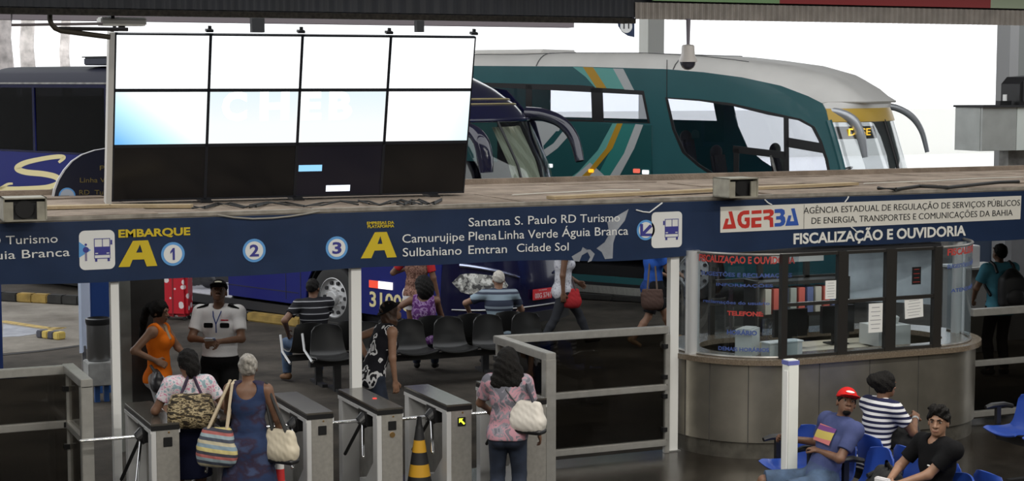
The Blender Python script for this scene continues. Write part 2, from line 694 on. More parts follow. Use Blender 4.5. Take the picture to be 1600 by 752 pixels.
    def hand(fd, sd, sg):
        w = J['wr' + sd]
        d = nrm(w - J['el' + sd])
        # palm faces the body side for a hanging arm, down for a level one
        n = nrm(np.cross(d, np.cross(v3(-sg, 0, 0) + v3(0, 0, -0.8) * abs(math.sqrt(max(0, 1 - d[2] ** 2))), d)))
        s_ = nrm(np.cross(d, n))
        if s_ @ v3(0, 1, 0.4) < 0:
            s_ = -s_
        cu = curl[0 if sd == 'L' else 1]
        fd.ell(w + d * 0.048 * q, v3(0.043, 0.055, 0.018) * q, np.array([s_, d, n]), 0.02)
        for i, (o, L) in enumerate(((0.031, 0.072), (0.0105, 0.08), (-0.0105, 0.075), (-0.031, 0.058))):
            p = w + (d * 0.085 + s_ * o) * q
            ang = 0.2
            for sgm in range(3):
                dd = d * math.cos(ang) + n * math.sin(ang)
                p2 = p + dd * L * q * (0.42, 0.32, 0.26)[sgm]
                fd.cone(p, p2, (0.0105 - 0.0012 * sgm) * q, (0.0095 - 0.0012 * sgm) * q, 0.004)
                p = p2
                ang += cu * (1.3, 1.5, 0)[sgm]
        p = w + (d * 0.03 + s_ * 0.034) * q
        p2 = p + nrm(d * 0.7 + s_ * 0.7 + n * 0.3) * 0.042 * q
        fd.cone(p, p2, 0.0135 * q, 0.011 * q, 0.008)
        fd.cone(p2, p2 + nrm(d + n * 0.4 + s_ * 0.1) * 0.034 * q, 0.011 * q, 0.009 * q, 0.004)

    # ---- body
    B = Field()
    torso(B)
    arm_up(B)
    arm_lo(B)
    legs(B, 2.0, 0.0, False)
    for sd, sg in (('R', 1), ('L', -1)):
        hand(B, sd, sg)
        an = J['an' + sd]
        td = nrm(v3(toe.get(sd, (sg * 0.15, 1, -0.12))))
        B.cone(an - td * 0.03 * q - v3(0, 0, 0.02 * q), an + td * 0.13 * q - v3(0, 0, 0.025 * q), 0.033 * q, 0.022 * q, 0.02)
    B.cone(nk - T * 0.03, hc - Uh * 0.05 * q - Fh * 0.018 * q, 0.058 * q, 0.05 * q, 0.03)
    B.ell(hc + Uh * 0.018 * q - Fh * 0.008 * q, v3(0.074, 0.092, 0.096) * q, HA, 0.02)
    B.ell(hp(0, 0.022, -0.055), v3(0.056, 0.062, 0.058) * q, HA, 0.03)
    B.ell(hp(0, 0.06, -0.092), v3(0.03, 0.024, 0.022) * q, HA, 0.02)
    B.cone(hp(0, 0.083, 0.005), hp(0, 0.103, -0.034), 0.009 * q, 0.014 * q, 0.012)
    for sg in (-1, 1):
        B.ell(hp(sg * 0.019, 0.09, -0.036), v3(0.009, 0.011, 0.008) * q, HA, 0.006)
        B.ell(hp(sg * 0.032, 0.083, 0.022), v3(0.027, 0.012, 0.008) * q, HA, 0.012)
        B.ell(hp(sg * 0.076, -0.01, -0.015), v3(0.008, 0.021, 0.032) * q, HA, 0.006)
        B.ell(hp(sg * 0.032, 0.098, 0.002), v3(0.0145, 0.012, 0.0075) * q, HA, 0, 'h')
    B.cone(hp(-0.018, 0.083, -0.064), hp(0.018, 0.083, -0.064), 0.008 * q, 0.008 * q, 0.006)
    B.cone(hp(-0.014, 0.081, -0.076), hp(0.014, 0.081, -0.076), 0.009 * q, 0.009 * q, 0.006)
    field_obj('body', B, skin(tone), root, vox)
    # eyes, brows, mouth
    ey = NB()
    for sg in (-1, 1):
        M = Matrix((Rh, Fh, Uh)).transposed().to_4x4()
        bmesh.ops.create_uvsphere(ey, u_segments=10, v_segments=7, radius=0.0115 * q, matrix=Matrix.Translation(Vector(hp(sg * 0.032, 0.0735, 0.002))) @ M @ Matrix.Diagonal((1.1, 1, 0.55, 1)))
    eo = obj('eyes', ey, mat('eye white', (0.32, 0.29, 0.26), 0.3), root, smooth=True, label='eyes')
    ir = NB()
    for sg in (-1, 1):
        bmesh.ops.create_uvsphere(ir, u_segments=8, v_segments=6, radius=0.0068 * q, matrix=Matrix.Translation(Vector(hp(sg * 0.032, 0.0805, 0.002))))
    obj('iris', ir, mat('iris', (0.015, 0.008, 0.005), 0.2), eo, smooth=True)
    mo = NB()
    tube(mo, [hp(-0.025, 0.081, -0.071), hp(-0.01, 0.092, -0.0705), hp(0.01, 0.092, -0.0705), hp(0.025, 0.081, -0.071)], 0.004 * q, 6)
    obj('lips', mo, mat('lips ' + tone, tuple(x * y for x, y in zip({'dark': (0.085, 0.04, 0.024), 'brown': (0.17, 0.085, 0.05), 'tan': (0.30, 0.165, 0.105), 'light': (0.42, 0.26, 0.18)}[tone], (0.8, 0.55, 0.6)))), root, smooth=True)
    hm = mat('hair black', (0.007, 0.006, 0.0055), 0.7, spec=0.2, noise=0.4, nscale=60, bump=0.5, bscale=90)
    if hair and hair.get('mat'):
        hm = hair['mat']
    br = NB()
    for sg in (-1, 1):
        tube(br, [hp(sg * 0.013, 0.094, 0.019), hp(sg * 0.034, 0.094, 0.026), hp(sg * 0.052, 0.081, 0.02)], [0.004 * q, 0.005 * q, 0.003 * q], 6)
    obj('eyebrows', br, hm if not (hair and hair.get('grey')) else mat('brow grey', (0.3, 0.3, 0.3)), root, smooth=True)
    if beard:
        bd = Field()
        bd.ell(hp(0, 0.05, -0.09), v3(0.036, 0.04, 0.03) * q, HA, 0.02)
        bd.cut(hp(0, 0, -0.08), Uh + Fh * 0.0)
        field_obj('beard', bd, hm, root, 0.006)
    # ---- hair
    if hair:
        H = Field()
        t = hair.get('t', 0.012)
        H.ell(hp(0, -0.01, 0.022), v3(0.076 + t, 0.094 + t, 0.096 + t) * q, HA, 0.02)
        yl = hair.get('line', 0.05)
        # open the face and the ears
        H.ell(hp(0, 0.135, -0.04), v3(0.11, 0.085, 0.125) * q, HA, 0, 'h')
        H.ell(hp(0, 0.02, -0.16), v3(0.12, 0.1, 0.12) * q, HA, 0, 'h')
        if hair.get('low', True) is False:
            H.ell(hp(0, 0.06, -0.05), v3(0.12, 0.09, 0.09) * q, HA, 0, 'h')
        if hair.get('short'):
            H.cut(hp(0, 0, hair.get('ear', 0.005)), -Uh + Fh * 0.55)
        for it in hair.get('add', ()):
            if it[0] == 'e':
                H.ell(hp(*it[1]), v3(it[2]) * q, HA, 0.03)
            else:
                for p0, p1, r0, r1 in zip(it[1][:-1], it[1][1:], it[2][:-1], it[2][1:]):
                    H.cone(hp(*p0), hp(*p1), r0 * q, r1 * q, 0.02)
        H.wavy = hair.get('wavy', 0.0035)
        field_obj('hair', H, hm, root, vox * 0.85)
    if cap:
        Cc = Field()
        Cc.ell(hp(0, -0.006, 0.03), v3(0.09, 0.109, 0.1) * q, HA, 0.01)
        Cc.cut(hp(0, 0, 0.035), -Uh - Fh * 0.08)
        co = field_obj('cap', Cc, cap['mat'], root, 0.007)
        Bm = Field()
        if cap.get('brim') == 'round':
            Bm.ell(hp(0, 0.0, 0.042), v3(0.13, 0.145, 0.012) * q, HA, 0.01)
        else:
            Bm.ell(hp(0, 0.1, 0.036), v3(0.085, 0.1, 0.012) * q, HA, 0.01)
            Bm.cut(hp(0, 0.05, 0), -Fh)
        field_obj('brim', Bm, cap['mat'], co, 0.006)
        if cap.get('logo'):
            lg = NB()
            ball(lg, (0, 0, 0), 1.0, (1, 1, 1), 12)
            Mx = Matrix((Rh, Fh, Uh)).transposed().to_4x4()
            bmesh.ops.transform(lg, matrix=Matrix.Translation(Vector(hp(0, 0.093, 0.075))) @ Mx @ Matrix.Rotation(0.5, 4, 'X') @ Matrix.Diagonal((0.038 * q, 0.007 * q, 0.012 * q, 1)), verts=lg.verts)
            obj('emblem', lg, cap['logo'], co, smooth=True, label='pale emblem on the cap')
    # ---- clothes
    if top:
        C = Field()
        torso(C)
        sv = top.get('sleeve', 0.6)
        if sv > 0:
            arm_up(C, min(1, sv), sv <= 1)
            if sv > 1:
                arm_lo(C, sv - 1, True)
        for cx, cy, cz, r in top.get('neck', ((0, 0.02, 0.312, 0.075),)):
            C.ell(pel + R0 * cx + Fw * cy * q + T * cz * h, v3(r, r, r) * q, None, 0, 'h')
        C.cut(pel + T * top.get('hem', -0.06) * h, -T)
        if sv <= 0:
            for sg, sd in ((1, 'R'), (-1, 'L')):
                ap = top.get('arm', 0.105)
                C.cut(sc + R0 * sg * ap * h * 0.84, R0 * sg + T * 0.12)
        to = field_obj('top', C, top['mat'], root, vox, top.get('ease', 0.016))
        if top.get('label'):
            to['label'] = top['label']
    if bottom:
        G = Field()
        P0 = np.array([nrm(hip['R'] - hip['L']), np.cross(v3(0, 0, 1), nrm(hip['R'] - hip['L'])), v3(0, 0, 1)])
        torso(G)
        wz = bottom.get('waist', 0.07)
        if bottom.get('skirt') is not None:
            zh = bottom['skirt'] * h
            r = bottom.get('r', 0.2) * q
            c0 = pel + v3(0, 0, -0.02)
            c1 = v3((J['anL'] + J['anR']) / 2)
            c1 = v3(c1[0], c1[1], zh)
            for sg in (-1, 1):
                G.cone(c0 + P0[0] * sg * 0.045 * q, c1 + P0[0] * sg * bottom.get('spread', 0.09) * q, 0.12 * q * f, r, 0.06, True)
            G.cut(v3(0, 0, zh), v3(0, 0, -1))
        else:
            legs(G, bottom.get('len', 1.93), bottom.get('flare', 0.006), True)
        G.cut(pel + T * wz * h, T)
        go = field_obj(bottom.get('name', 'trousers'), G, bottom['mat'], root, vox, bottom.get('ease', 0.01))
        if bottom.get('label'):
            go['label'] = bottom['label']
    if shoes:
        for sd, sg in (('R', 1), ('L', -1)):
            an = J['an' + sd]
            td = nrm(v3(toe.get(sd, (sg * 0.15, 1, -0.12))))
            Fs = Field()
            Fs.cone(an - td * 0.035 * q - v3(0, 0, 0.012 * q), an + td * 0.135 * q - v3(0, 0, 0.022 * q), 0.044 * q, 0.032 * q, 0.02)
            Fs.cut(an - v3(0, 0, 0.045 * h - 0.0), v3(0, 0, -1))
            field_obj('shoe', Fs, shoes, root, vox)
    J.update(hc=hc, Rh=Rh, Fh=Fh, Uh=Uh, sh=sh, pel=pel, T=T, R0=R0, Fw=Fw, sc=sc, hp=hp, q=q, hip=hip)
    return root, J

def to_world(root, p):
    return Matrix.Translation(root.location) @ Matrix.Rotation(root.rotation_euler.z, 4, 'Z') @ Vector(p)

def facing(a):
    return D2R(-(YAW + a))
# ------------------------------------------------------------------ materials used all over
M_NAVY = mat('sign navy', (0.018, 0.035, 0.085), 0.28, spec=0.5, noise=0.12, nscale=3, bump=0.12, bscale=5)
M_WHITE = mat('sign white', (0.82, 0.82, 0.8), 0.5)
M_CREAMW = mat('sticker white', (0.8, 0.77, 0.7), 0.5)
M_YEL = mat('sign yellow', (0.68, 0.5, 0.015), 0.5)
M_LBLUE = mat('sign light blue', (0.12, 0.36, 0.75), 0.5)
M_DBLUE = mat('sign dark blue', (0.045, 0.045, 0.28), 0.5)
M_RED = mat('sign red', (0.6, 0.03, 0.02), 0.5)
M_BLUE2 = mat('sign blue', (0.03, 0.1, 0.45), 0.5)
M_BLACKINK = mat('black ink', (0.02, 0.02, 0.022), 0.6)
M_STEEL = mat('brushed steel', (0.5, 0.5, 0.49), 0.38, 0.85, noise=0.12, nscale=20)
M_STEELD = mat('dull steel', (0.36, 0.35, 0.33), 0.42, 0.8, noise=0.35, nscale=6)
M_ALU = mat('aluminium rail', (0.52, 0.51, 0.48), 0.4, 0.7, noise=0.08, nscale=14)
M_WPOST = mat('white post paint', (0.84, 0.84, 0.82), 0.4)
M_BLACK = mat('black plastic', (0.012, 0.012, 0.013), 0.35)
M_BLACKM = mat('black paint', (0.016, 0.016, 0.018), 0.55)
M_RUBBER = mat('rubber', (0.018, 0.018, 0.018), 0.7)
M_CHROME = mat('chrome', (0.75, 0.75, 0.75), 0.12, 1.0)
M_PAPER = mat('paper', (0.78, 0.78, 0.76), 0.8)
M_CABLE = mat('cable', (0.02, 0.02, 0.02), 0.6)

# ------------------------------------------------------------------ the hall floor, the asphalt bay, ceiling, back walls
def two_tone(name, c0, c1, scale, rough0, rough1, bump=0.0, det=8):
    m = bpy.data.materials.new(name)
    m.use_nodes = True
    nt = m.node_tree
    b = nt.nodes['Principled BSDF']
    b.inputs['Specular IOR Level'].default_value = 0.5 if rough0 < 0.5 else 0.2
    tc = nt.nodes.new('ShaderNodeTexCoord')
    n = nt.nodes.new('ShaderNodeTexNoise')
    n.inputs['Scale'].default_value = scale
    n.inputs['Detail'].default_value = det
    n.inputs['Roughness'].default_value = 0.65
    nt.links.new(tc.outputs['Object'], n.inputs['Vector'])
    r = nt.nodes.new('ShaderNodeValToRGB')
    r.color_ramp.elements[0].position = 0.32
    r.color_ramp.elements[1].position = 0.68
    r.color_ramp.elements[0].color = (*c0, 1)
    r.color_ramp.elements[1].color = (*c1, 1)
    nt.links.new(n.outputs['Fac'], r.inputs['Fac'])
    nt.links.new(r.outputs['Color'], b.inputs['Base Color'])
    mr = nt.nodes.new('ShaderNodeMapRange')
    mr.inputs['To Min'].default_value = rough0
    mr.inputs['To Max'].default_value = rough1
    nt.links.new(n.outputs['Fac'], mr.inputs['Value'])
    nt.links.new(mr.outputs['Result'], b.inputs['Roughness'])
    if bump:
        n3 = nt.nodes.new('ShaderNodeTexNoise')
        n3.inputs['Scale'].default_value = 60
        n3.inputs['Detail'].default_value = 4
        nt.links.new(tc.outputs['Object'], n3.inputs['Vector'])
        bp = nt.nodes.new('ShaderNodeBump')
        bp.inputs['Strength'].default_value = bump
        bp.inputs['Distance'].default_value = 0.02
        nt.links.new(n3.outputs['Fac'], bp.inputs['Height'])
        nt.links.new(bp.outputs['Normal'], b.inputs['Normal'])
    MATS[name] = m
    return m

M_FLOOR = two_tone('polished dark granite', (0.012, 0.0095, 0.007), (0.03, 0.024, 0.018), 3.0, 0.16, 0.3)
M_ASPH = two_tone('worn asphalt', (0.018, 0.0155, 0.0125), (0.088, 0.076, 0.062), 0.9, 0.8, 0.95, 0.5)
M_CONC = two_tone('concrete', (0.16, 0.15, 0.14), (0.27, 0.26, 0.24), 2.0, 0.8, 0.9, 0.2)

YS = 15.43
struct('floor', box(NB(), (8, 3.6, -0.1), (50, 24.0, 0.2)), M_FLOOR)
struct('ground', box(NB(), (10, 32.8, -0.1), (200, 34.4, 0.2)), M_ASPH)
struct('ground_street', box(NB(), (10, 110, -0.1), (400, 120.0, 0.2)), mat('sunlit concrete', (0.86, 0.85, 0.82), 0.85, noise=0.03, nscale=1))  # sunlight put into the very pale concrete colour
# unseen high roof added to shade the bus bays
struct('shade_roof', box(NB(), (37, 31.0, 9.6), (60, 20.0, 0.3)), mat('shade roof grey', (0.3, 0.3, 0.3), 0.8))
struct('wall_light_blocker', box(NB(), (-26, 46, 3.5), (1.0, 62, 7)), mat('blocker wall', (0.12, 0.12, 0.12), 0.9))  # unseen wall added to darken reflections in the blue coach
struct('ceiling', box(NB(), (8, 3.1, 5.4), (50, 22.6, 0.3)), mat('ceiling paint', (0.4, 0.4, 0.38), 0.8))
struct('wall_back', box(NB(), (8, -8.2, 2.65), (50, 0.3, 5.3)), mat('hall wall paint', (0.45, 0.43, 0.38), 0.8))
struct('wall_left', box(NB(), (-14, 3, 2.65), (0.3, 22, 5.3)), MATS['hall wall paint'])
struct('wall_right', box(NB(), (31, 3, 2.65), (0.3, 22, 5.3)), MATS['hall wall paint'])

# ------------------------------------------------------------------ roof-edge beam with corrugated cladding
YF = 14.35
def corr(x0, x1, z0, z1, pitch, amp, y):
    bm = NB()
    n = int((x1 - x0) / pitch * 8)
    def fn(u, v):
        x = x0 + (x1 - x0) * u
        return Vector((x, y - amp * (0.5 + 0.5 * math.cos(2 * math.pi * x / pitch)), z0 + (z1 - z0) * v))
    grid(bm, fn, n, 1)
    return bm
zb = P(400, 27, Y=YF).z
xs = P(990, 28, Y=YF).x
zb2 = P(1300, 35, Y=YF).z
struct('beam', box(NB(), ((-12 + xs) / 2, YF + 0.1, zb + 0.42), (xs + 12, 0.16, 0.84)), mat('dark beam paint', (0.02, 0.024, 0.036), 0.6, noise=0.3, nscale=5))
b = solid(corr(-12, xs, zb + 0.055, zb + 0.9, 0.13, 0.012, YF), 0.004)
struct('trim_1', b, mat('dark cladding', (0.022, 0.027, 0.042), 0.5, noise=0.2, nscale=4))
b = NB()
box(b, ((-12 + xs) / 2, YF - 0.02, zb + 0.02), (xs + 12, 0.05, 0.05))
struct('trim_2', b, mat('rusty edge', (0.03, 0.026, 0.022), 0.8, noise=0.6, nscale=30))
b = solid(corr(xs, 32, zb2, zb2 + 0.155, 0.066, 0.03, YF), 0.004)
struct('trim_3', b, mat('grey corrugated sheet', (0.5, 0.46, 0.43), 0.5, 0.1, noise=0.15, nscale=6))
struct('beam', box(NB(), ((xs + 32) / 2, YF + 0.12, zb2 + 0.42), (32 - xs, 0.16, 0.8)), MATS['dark beam paint'])
# advertising strip above the cladding
ta = thing('banner_strip', 'green and red printed strip along the top of the grey corrugated sheet', 'banner', (xs + 2, YF - 0.06, zb2 + 0.2))
bxs = P(1015, 2, Y=YF).x, P(1212, 2, Y=YF).x, P(1541, 2, Y=YF).x
for nm, x0, x1, c in (('green_section', bxs[0], bxs[1], (0.35, 0.62, 0.3)), ('red_section', bxs[1], bxs[2], (0.5, 0.05, 0.06)), ('pale_section', bxs[2], bxs[2] + 3, (0.62, 0.75, 0.55))):
    o = obj(nm, box(NB(), ((x0 + x1) / 2 - xs - 2, 0, 0.09), (x1 - x0, 0.02, 0.24)), mat('strip ' + nm, c, 0.5), ta)

# ------------------------------------------------------------------ the marquee: slab, boards on top, navy sign band along its front
LZ, LY0, LY1 = 2.62, YS + 0.02, 18.45
struct('slab', box(NB(), (9, (LY0 + LY1) / 2, LZ - 0.11), (42, LY1 - LY0, 0.2)), mat('marquee concrete', (0.25, 0.22, 0.18), 0.85, noise=0.35, nscale=3))
M_BOARD = two_tone('weathered boards', (0.17, 0.13, 0.1), (0.36, 0.29, 0.225), 2.2, 0.8, 0.95, 0.5)
M_BOARD2 = two_tone('pale plank', (0.38, 0.29, 0.17), (0.48, 0.38, 0.25), 5, 0.8, 0.95, 0.3)
random.seed(3)
k = 0
x = -8.0
bo = NB()
while x < 29:
    w = random.uniform(1.0, 2.2)
    y = LY0
    while y < LY1 - 0.05:
        d = min(random.uniform(0.5, 0.95), LY1 - y)
        box(bo, (x + w / 2, y + d / 2, LZ + 0.012 + random.uniform(-0.006, 0.01)), (w - 0.02, d - 0.018, 0.025), rz=random.uniform(-0.006, 0.006))
        y += d
    x += w
struct('slab_boards', bo, M_BOARD)
for (x0, y0), (x1, y1) in (((860, 309), (1335, 287)), ((-60, 327), (172, 322)), ((172, 322), (300, 322))):
    a_, b_ = P(x0, y0, Z=LZ + 0.05), P(x1, y1, Z=LZ + 0.05)
    tagp(obj('plank', bar(NB(), a_, b_, 0.14, 0.03), M_BOARD2), {860: 'long pale wooden plank lying on the ledge in front of the green bus', -60: 'ochre plank on the ledge under the cream letter of the blue bus', 172: 'short ochre plank on the ledge under the left end of the screen wall'}[x0], 'plank')
# rear lip
struct('trim_4', box(NB(), (9, LY1 - 0.03, LZ + 0.04), (42, 0.06, 0.1)), M_BOARD)
struct('trim_5', box(NB(), (9, LY0 + 0.02, LZ + 0.012), (42, 0.06, 0.035)), mat('grey edge strip', (0.3, 0.27, 0.23), 0.7, noise=0.3, nscale=8))

# ------------------------------------------------------------------ sign band
MS = Matrix(((1, 0, 0, 0), (0, 0, -1, YS), (0, 1, 0, 0), (0, 0, 0, 1)))   # (u, v, w) -> (x, z, -y)
def sp(x, y):
    p = P(x, y, Y=YS)
    return p.x, p.z
sign = thing('platform_sign', 'long navy sign band with bus company names along the front of the ledge', 'sign', (6, YS, 2.06))
def spanel(name, pts, m, lift, thick=0.003, label=None):
    o = panel(name, pts if isinstance(pts[0], list) else [pts], m, Matrix.Translation((-6, -YS, -2.06)) @ MS @ Matrix.Translation((0, 0, lift)), thick, sign, label)
    return o
MSL = Matrix.Translation((-6, -YS, -2.06)) @ MS
def slet(s, x0, y0, x1, y1, cap, m, **k):
    u0, v0 = sp(x0, y0)
    u1, v1 = sp(x1, y1)
    sc = pxm(P((x0 + x1) / 2, (y0 + y1) / 2, Y=YS))
    return letter(s, u0, v0, u1, v1, cap / sc, m, MSL, sign, lift=k.pop('lift', 0.004), **k)
zs0, zs1 = 2.065, 2.605
# the band is a sheet of vinyl, slightly wavy along its lower edge
bm = NB()
def wav(u, v):
    x = -8 + 38 * u
    z0 = zs0 + 0.012 * math.sin(x * 1.3) + 0.006 * math.sin(x * 3.7 + 1) - (0.03 if 7.5 < x < 9.1 else 0) * math.sin((x - 7.5) / 1.6 * math.pi)
    return Vector((x - 6, -0.003 * math.sin(x * 5.1) - 0.002 * math.sin(x * 2.3 + v * 4), z0 + (zs1 - z0) * v - 2.06))
grid(bm, wav, 300, 6)
solid(bm, 0.006)
obj('vinyl_band', bm, M_NAVY, sign, smooth=True)
obj('back_board', box(NB(), (3, 0.012, 0.27), (38, 0.012, 0.5)), M_BLACKM, sign)

slet('RD Turismo', -29, 383.4, 90, 379, 13, M_WHITE, bold=0.0)
slet('Águia Branca', -40, 407.5, 109, 400, 13, M_WHITE)
def sq(x0, y0, x1, y1, r, m, lift, name):
    (u0, v1), (u1, v0) = sp(x0, y0), sp(x1, y1)
    return spanel(name, rrect(u0, v0, u1, v1, r), m, lift), (u0, v0, u1, v1)
def bus_icon(x0, y0, x1, y1, mirror_left):
    """front view of a bus drawn with flat shapes"""
    (u0, v1), (u1, v0) = sp(x0, y0), sp(x1, y1)
    w, h = u1 - u0, v1 - v0
    X = lambda t: u0 + w * t
    Y = lambda t: v0 + h * t
    R = lambda a, b_, c, d: [(X(a), Y(b_)), (X(c), Y(b_)), (X(c), Y(d)), (X(a), Y(d))]
    spanel('bus_pictogram', [R(0, .12, 1, 1), R(.04, .64, .5, .97), R(.54, .64, .96, .97), R(.03, .15, .97, .28), R(.06, .33, .24, .38), R(.76, .33, .94, .38)], M_DBLUE, 0.006, 0.002)
    spanel('bus_pictogram', [R(.04, 0, .18, .13), R(.82, 0, .96, .13)] + [R(-.13, .72, -.02, .92) if mirror_left else R(1.02, .72, 1.13, .92)], M_DBLUE, 0.006, 0.002)
sq(123, 361, 180, 420, 0.05, M_WHITE, 0.002, 'pictogram_plate')
bus_icon(146.5, 373, 172.5, 408, False)
tri = [sp(123.2, 378), sp(142, 391), sp(123.2, 403)]
spanel('arrow_triangle', tri, M_LBLUE, 0.004, 0.002)
c_ = sp(134, 390.5)
spanel('person_pictogram', [circle(c_, 0.026), circle((c_[0], c_[1] + 0.045), 0.011)], M_DBLUE, 0.006, 0.002)
spanel('person_pictogram', [[(c_[0] - .009, c_[1] - .1), (c_[0] + .009, c_[1] - .1), (c_[0] + .009, c_[1] - .02), (c_[0] - .009, c_[1] - .02)]], mat('sign mauve', (0.25, 0.22, 0.35), 0.5), 0.005, 0.002)
slet('EMBARQUE', 185, 371.6, 297, 367.5, 12.5, M_YEL, bold=0.035)
def big_a(pts, hole):
    spanel('letter_shape', [[sp(*p) for p in pts], [sp(*p) for p in hole]], M_YEL, 0.003)
big_a([(185, 417.5), (207.5, 376.5), (231, 375.5), (245.6, 415.5), (229, 416.3), (225, 405.3), (207, 406), (202.5, 417)], [(212.5, 395), (222.5, 394.6), (218.5, 382)])
def num_circle(x, y, r, t):
    c = sp(x, y)
    s = pxm(P(x, y, Y=YS))
    spanel('number_disc', circle(c, r / s / 0.94), M_LBLUE, 0.003, 0.002)
    spanel('number_disc', circle(c, r / s * 0.78 / 0.94), M_WHITE, 0.005, 0.002)
    if t == '1':
        one = [(-0.3, 0.2), (0.0, 0.5), (0.2, 0.5), (0.2, -0.5), (-0.05, -0.5), (-0.05, 0.2), (-0.3, 0.02)]
        k = r * 1.08 / s
        spanel('numeral', [(c[0] + a * k * 0.75, c[1] + b_ * k) for a, b_ in one], M_DBLUE, 0.007, 0.002)
    elif t:
        w = r * (0.25 if t == '1' else 0.42)
        slet(t, x - w, y + r * 0.55, x + w, y + r * 0.53, r * 1.08, M_DBLUE, bold=0.005 if t == '1' else 0.03, lift=0.007)
num_circle(270, 397, 17.5, '1')
num_circle(397, 391.6, 17.3, '2')
num_circle(526, 387.5, 17, '3')
slet('EMPRESAS DA', 573, 351.2, 615.5, 350, 4.6, M_YEL, bold=0.03)
slet('PLATAFORMA', 574, 356.6, 615.5, 355.3, 4.6, M_YEL, bold=0.03)
big_a([(563.5, 404), (585.5, 363), (604, 362.5), (619.5, 402), (604.5, 402.6), (600.5, 391), (585, 391.7), (580, 403.4)], [(589.5, 381.5), (597.5, 381), (594, 369)])
slet('Camurujipe', 628.4, 379.7, 725, 376, 13, M_WHITE)
slet('Sulbahiano', 629, 401, 720.7, 397.7, 13, M_WHITE)
slet('Santana S. Paulo', 732, 354, 869, 349, 13, M_WHITE)
slet('RD Turismo', 876.6, 348.4, 968, 346.2, 12.5, M_WHITE)
slet('Plena', 732, 375.5, 775.6, 374.5, 13, M_WHITE)
slet('Linha Verde', 779, 374, 871, 371, 13, M_WHITE)
slet('Águia Branca', 877.5, 370, 981, 366.8, 13, M_WHITE)
slet('Emtran', 731.6, 397, 791.6, 395.2, 13, M_WHITE)
slet('Cidade Sol', 807, 393.8, 888, 391.5, 12.5, M_WHITE)
num_circle(1008.7, 359.6, 15, None)
ar = [(999.5, 350), (1004, 350), (1004, 362), (1015, 350.5), (1018.5, 354), (1007.5, 365), (1017.5, 365), (1017.5, 369), (1000, 369)]
spanel('arrow', [sp(*p) for p in ar], M_DBLUE, 0.009, 0.002)
sq(1018, 332, 1065, 386, 0.045, M_WHITE, 0.002, 'pictogram_plate')
bus_icon(1038.5, 342.5, 1059.5, 374.5, True)
# agency sticker
spanel('agency_sticker', [sp(1125.5, 323.5), sp(1595.5, 306), sp(1593.8, 342.6), sp(1125, 363.8)], M_CREAMW, 0.002)
def zz(x, y):
    return sp(1100 + x / 6.154, 280 + y / 6.154)
def blk(polys, m):
    spanel('agency_logo', [[zz(*p) for p in q] for q in polys], m, 0.006, 0.002)
blk([[(176, 481), (206, 380), (236, 379), (222, 436), (262, 434), (232, 312), (266, 309), (306, 474)]], M_RED)
blk([[(432, 300), (380, 303), (345, 318), (322, 350), (317, 395), (330, 440), (360, 468), (395, 474), (425, 466), (437, 440), (437, 368), (388, 370), (388, 404), (404, 404), (404, 432), (390, 437), (365, 428), (354, 400), (358, 362), (375, 342), (432, 338)]], M_RED)
blk([[(455, 303), (550, 297), (550, 330), (455, 336)], [(452, 372), (548, 366), (548, 398), (490, 402), (490, 432), (548, 428), (548, 462), (452, 468)]], M_RED)
blk([[(566, 297), (640, 290), (664, 302), (668, 330), (655, 352), (632, 362), (660, 372), (664, 460), (630, 462), (628, 398), (610, 388), (572, 392), (572, 362), (620, 352), (632, 338), (624, 326), (566, 331)]], M_RED)
blk([[(676, 290), (745, 285), (770, 298), (775, 330), (760, 352), (776, 368), (780, 410), (765, 440), (735, 454), (676, 457), (676, 424), (728, 420), (740, 405), (730, 388), (690, 390), (690, 358), (725, 355), (736, 340), (728, 324), (676, 327)]], M_BLUE2)
blk([[(778, 450), (808, 350), (838, 348), (824, 406), (864, 404), (834, 283), (868, 280), (908, 444)]], M_BLUE2)
slet('AGÊNCIA ESTADUAL DE REGULAÇÃO DE SERVIÇOS PÚBLICOS', 1255, 334, 1593, 321.3, 9.4, M_BLACKINK, bold=-0.004, lift=0.006)
slet('DE ENERGIA, TRANSPORTES E COMUNICAÇÕES DA BAHIA', 1267.4, 350, 1581.5, 336.6, 9.4, M_BLACKINK, bold=-0.004, lift=0.006)
spanel('sticker_seam', [zz(957, 243), zz(962, 243), zz(959, 478), zz(954, 478)], mat('seam', (0.3, 0.29, 0.27), 0.6), 0.006, 0.002)
slet('FISCALIZAÇÃO E OUVIDORIA', 1239.4, 382, 1508.5, 368.3, 16.6, mat('letter white', (0.86, 0.84, 0.78), 0.5), bold=0.028)
# glare on the plastic film painted as grey patches; white streaks on the band
M_GLARE = mat('film glare', (0.34, 0.36, 0.4), 0.18, noise=0.25, nscale=4, bump=0.3, bscale=7)
spanel('film_glare', [sp(*p) for p in [(982, 327), (976, 345), (964, 360), (958, 380), (957, 404), (945, 405), (940, 394), (930, 387), (918, 388), (906, 397), (912, 382), (917, 372), (940, 352)]], M_GLARE, 0.001, 0.0015, label='grey patch painted for glare on the plastic film')
spanel('film_glare', [sp(*p) for p in [(893, 401), (897, 408), (905, 409), (909, 399), (918, 394), (922, 402), (918, 410), (924, 408), (929, 397), (922, 390), (910, 391)]], M_GLARE, 0.0012, 0.0015, label='curled grey patch painted for glare on the film')
for pts in ([(993, 328), (1004, 331), (1014, 332), (1022, 326), (1034, 317)], [(1194, 312), (1199, 317), (1205, 320)], [(1319, 316), (1323, 311), (1325, 307)], [(1329, 355), (1334, 359), (1339, 364)]):
    tb = NB()
    tube(tb, [MSL @ Vector((*sp(*p), 0.012)) for p in pts], 0.007, 6)
    obj('white_streak', tb, M_WHITE, sign, smooth=True)
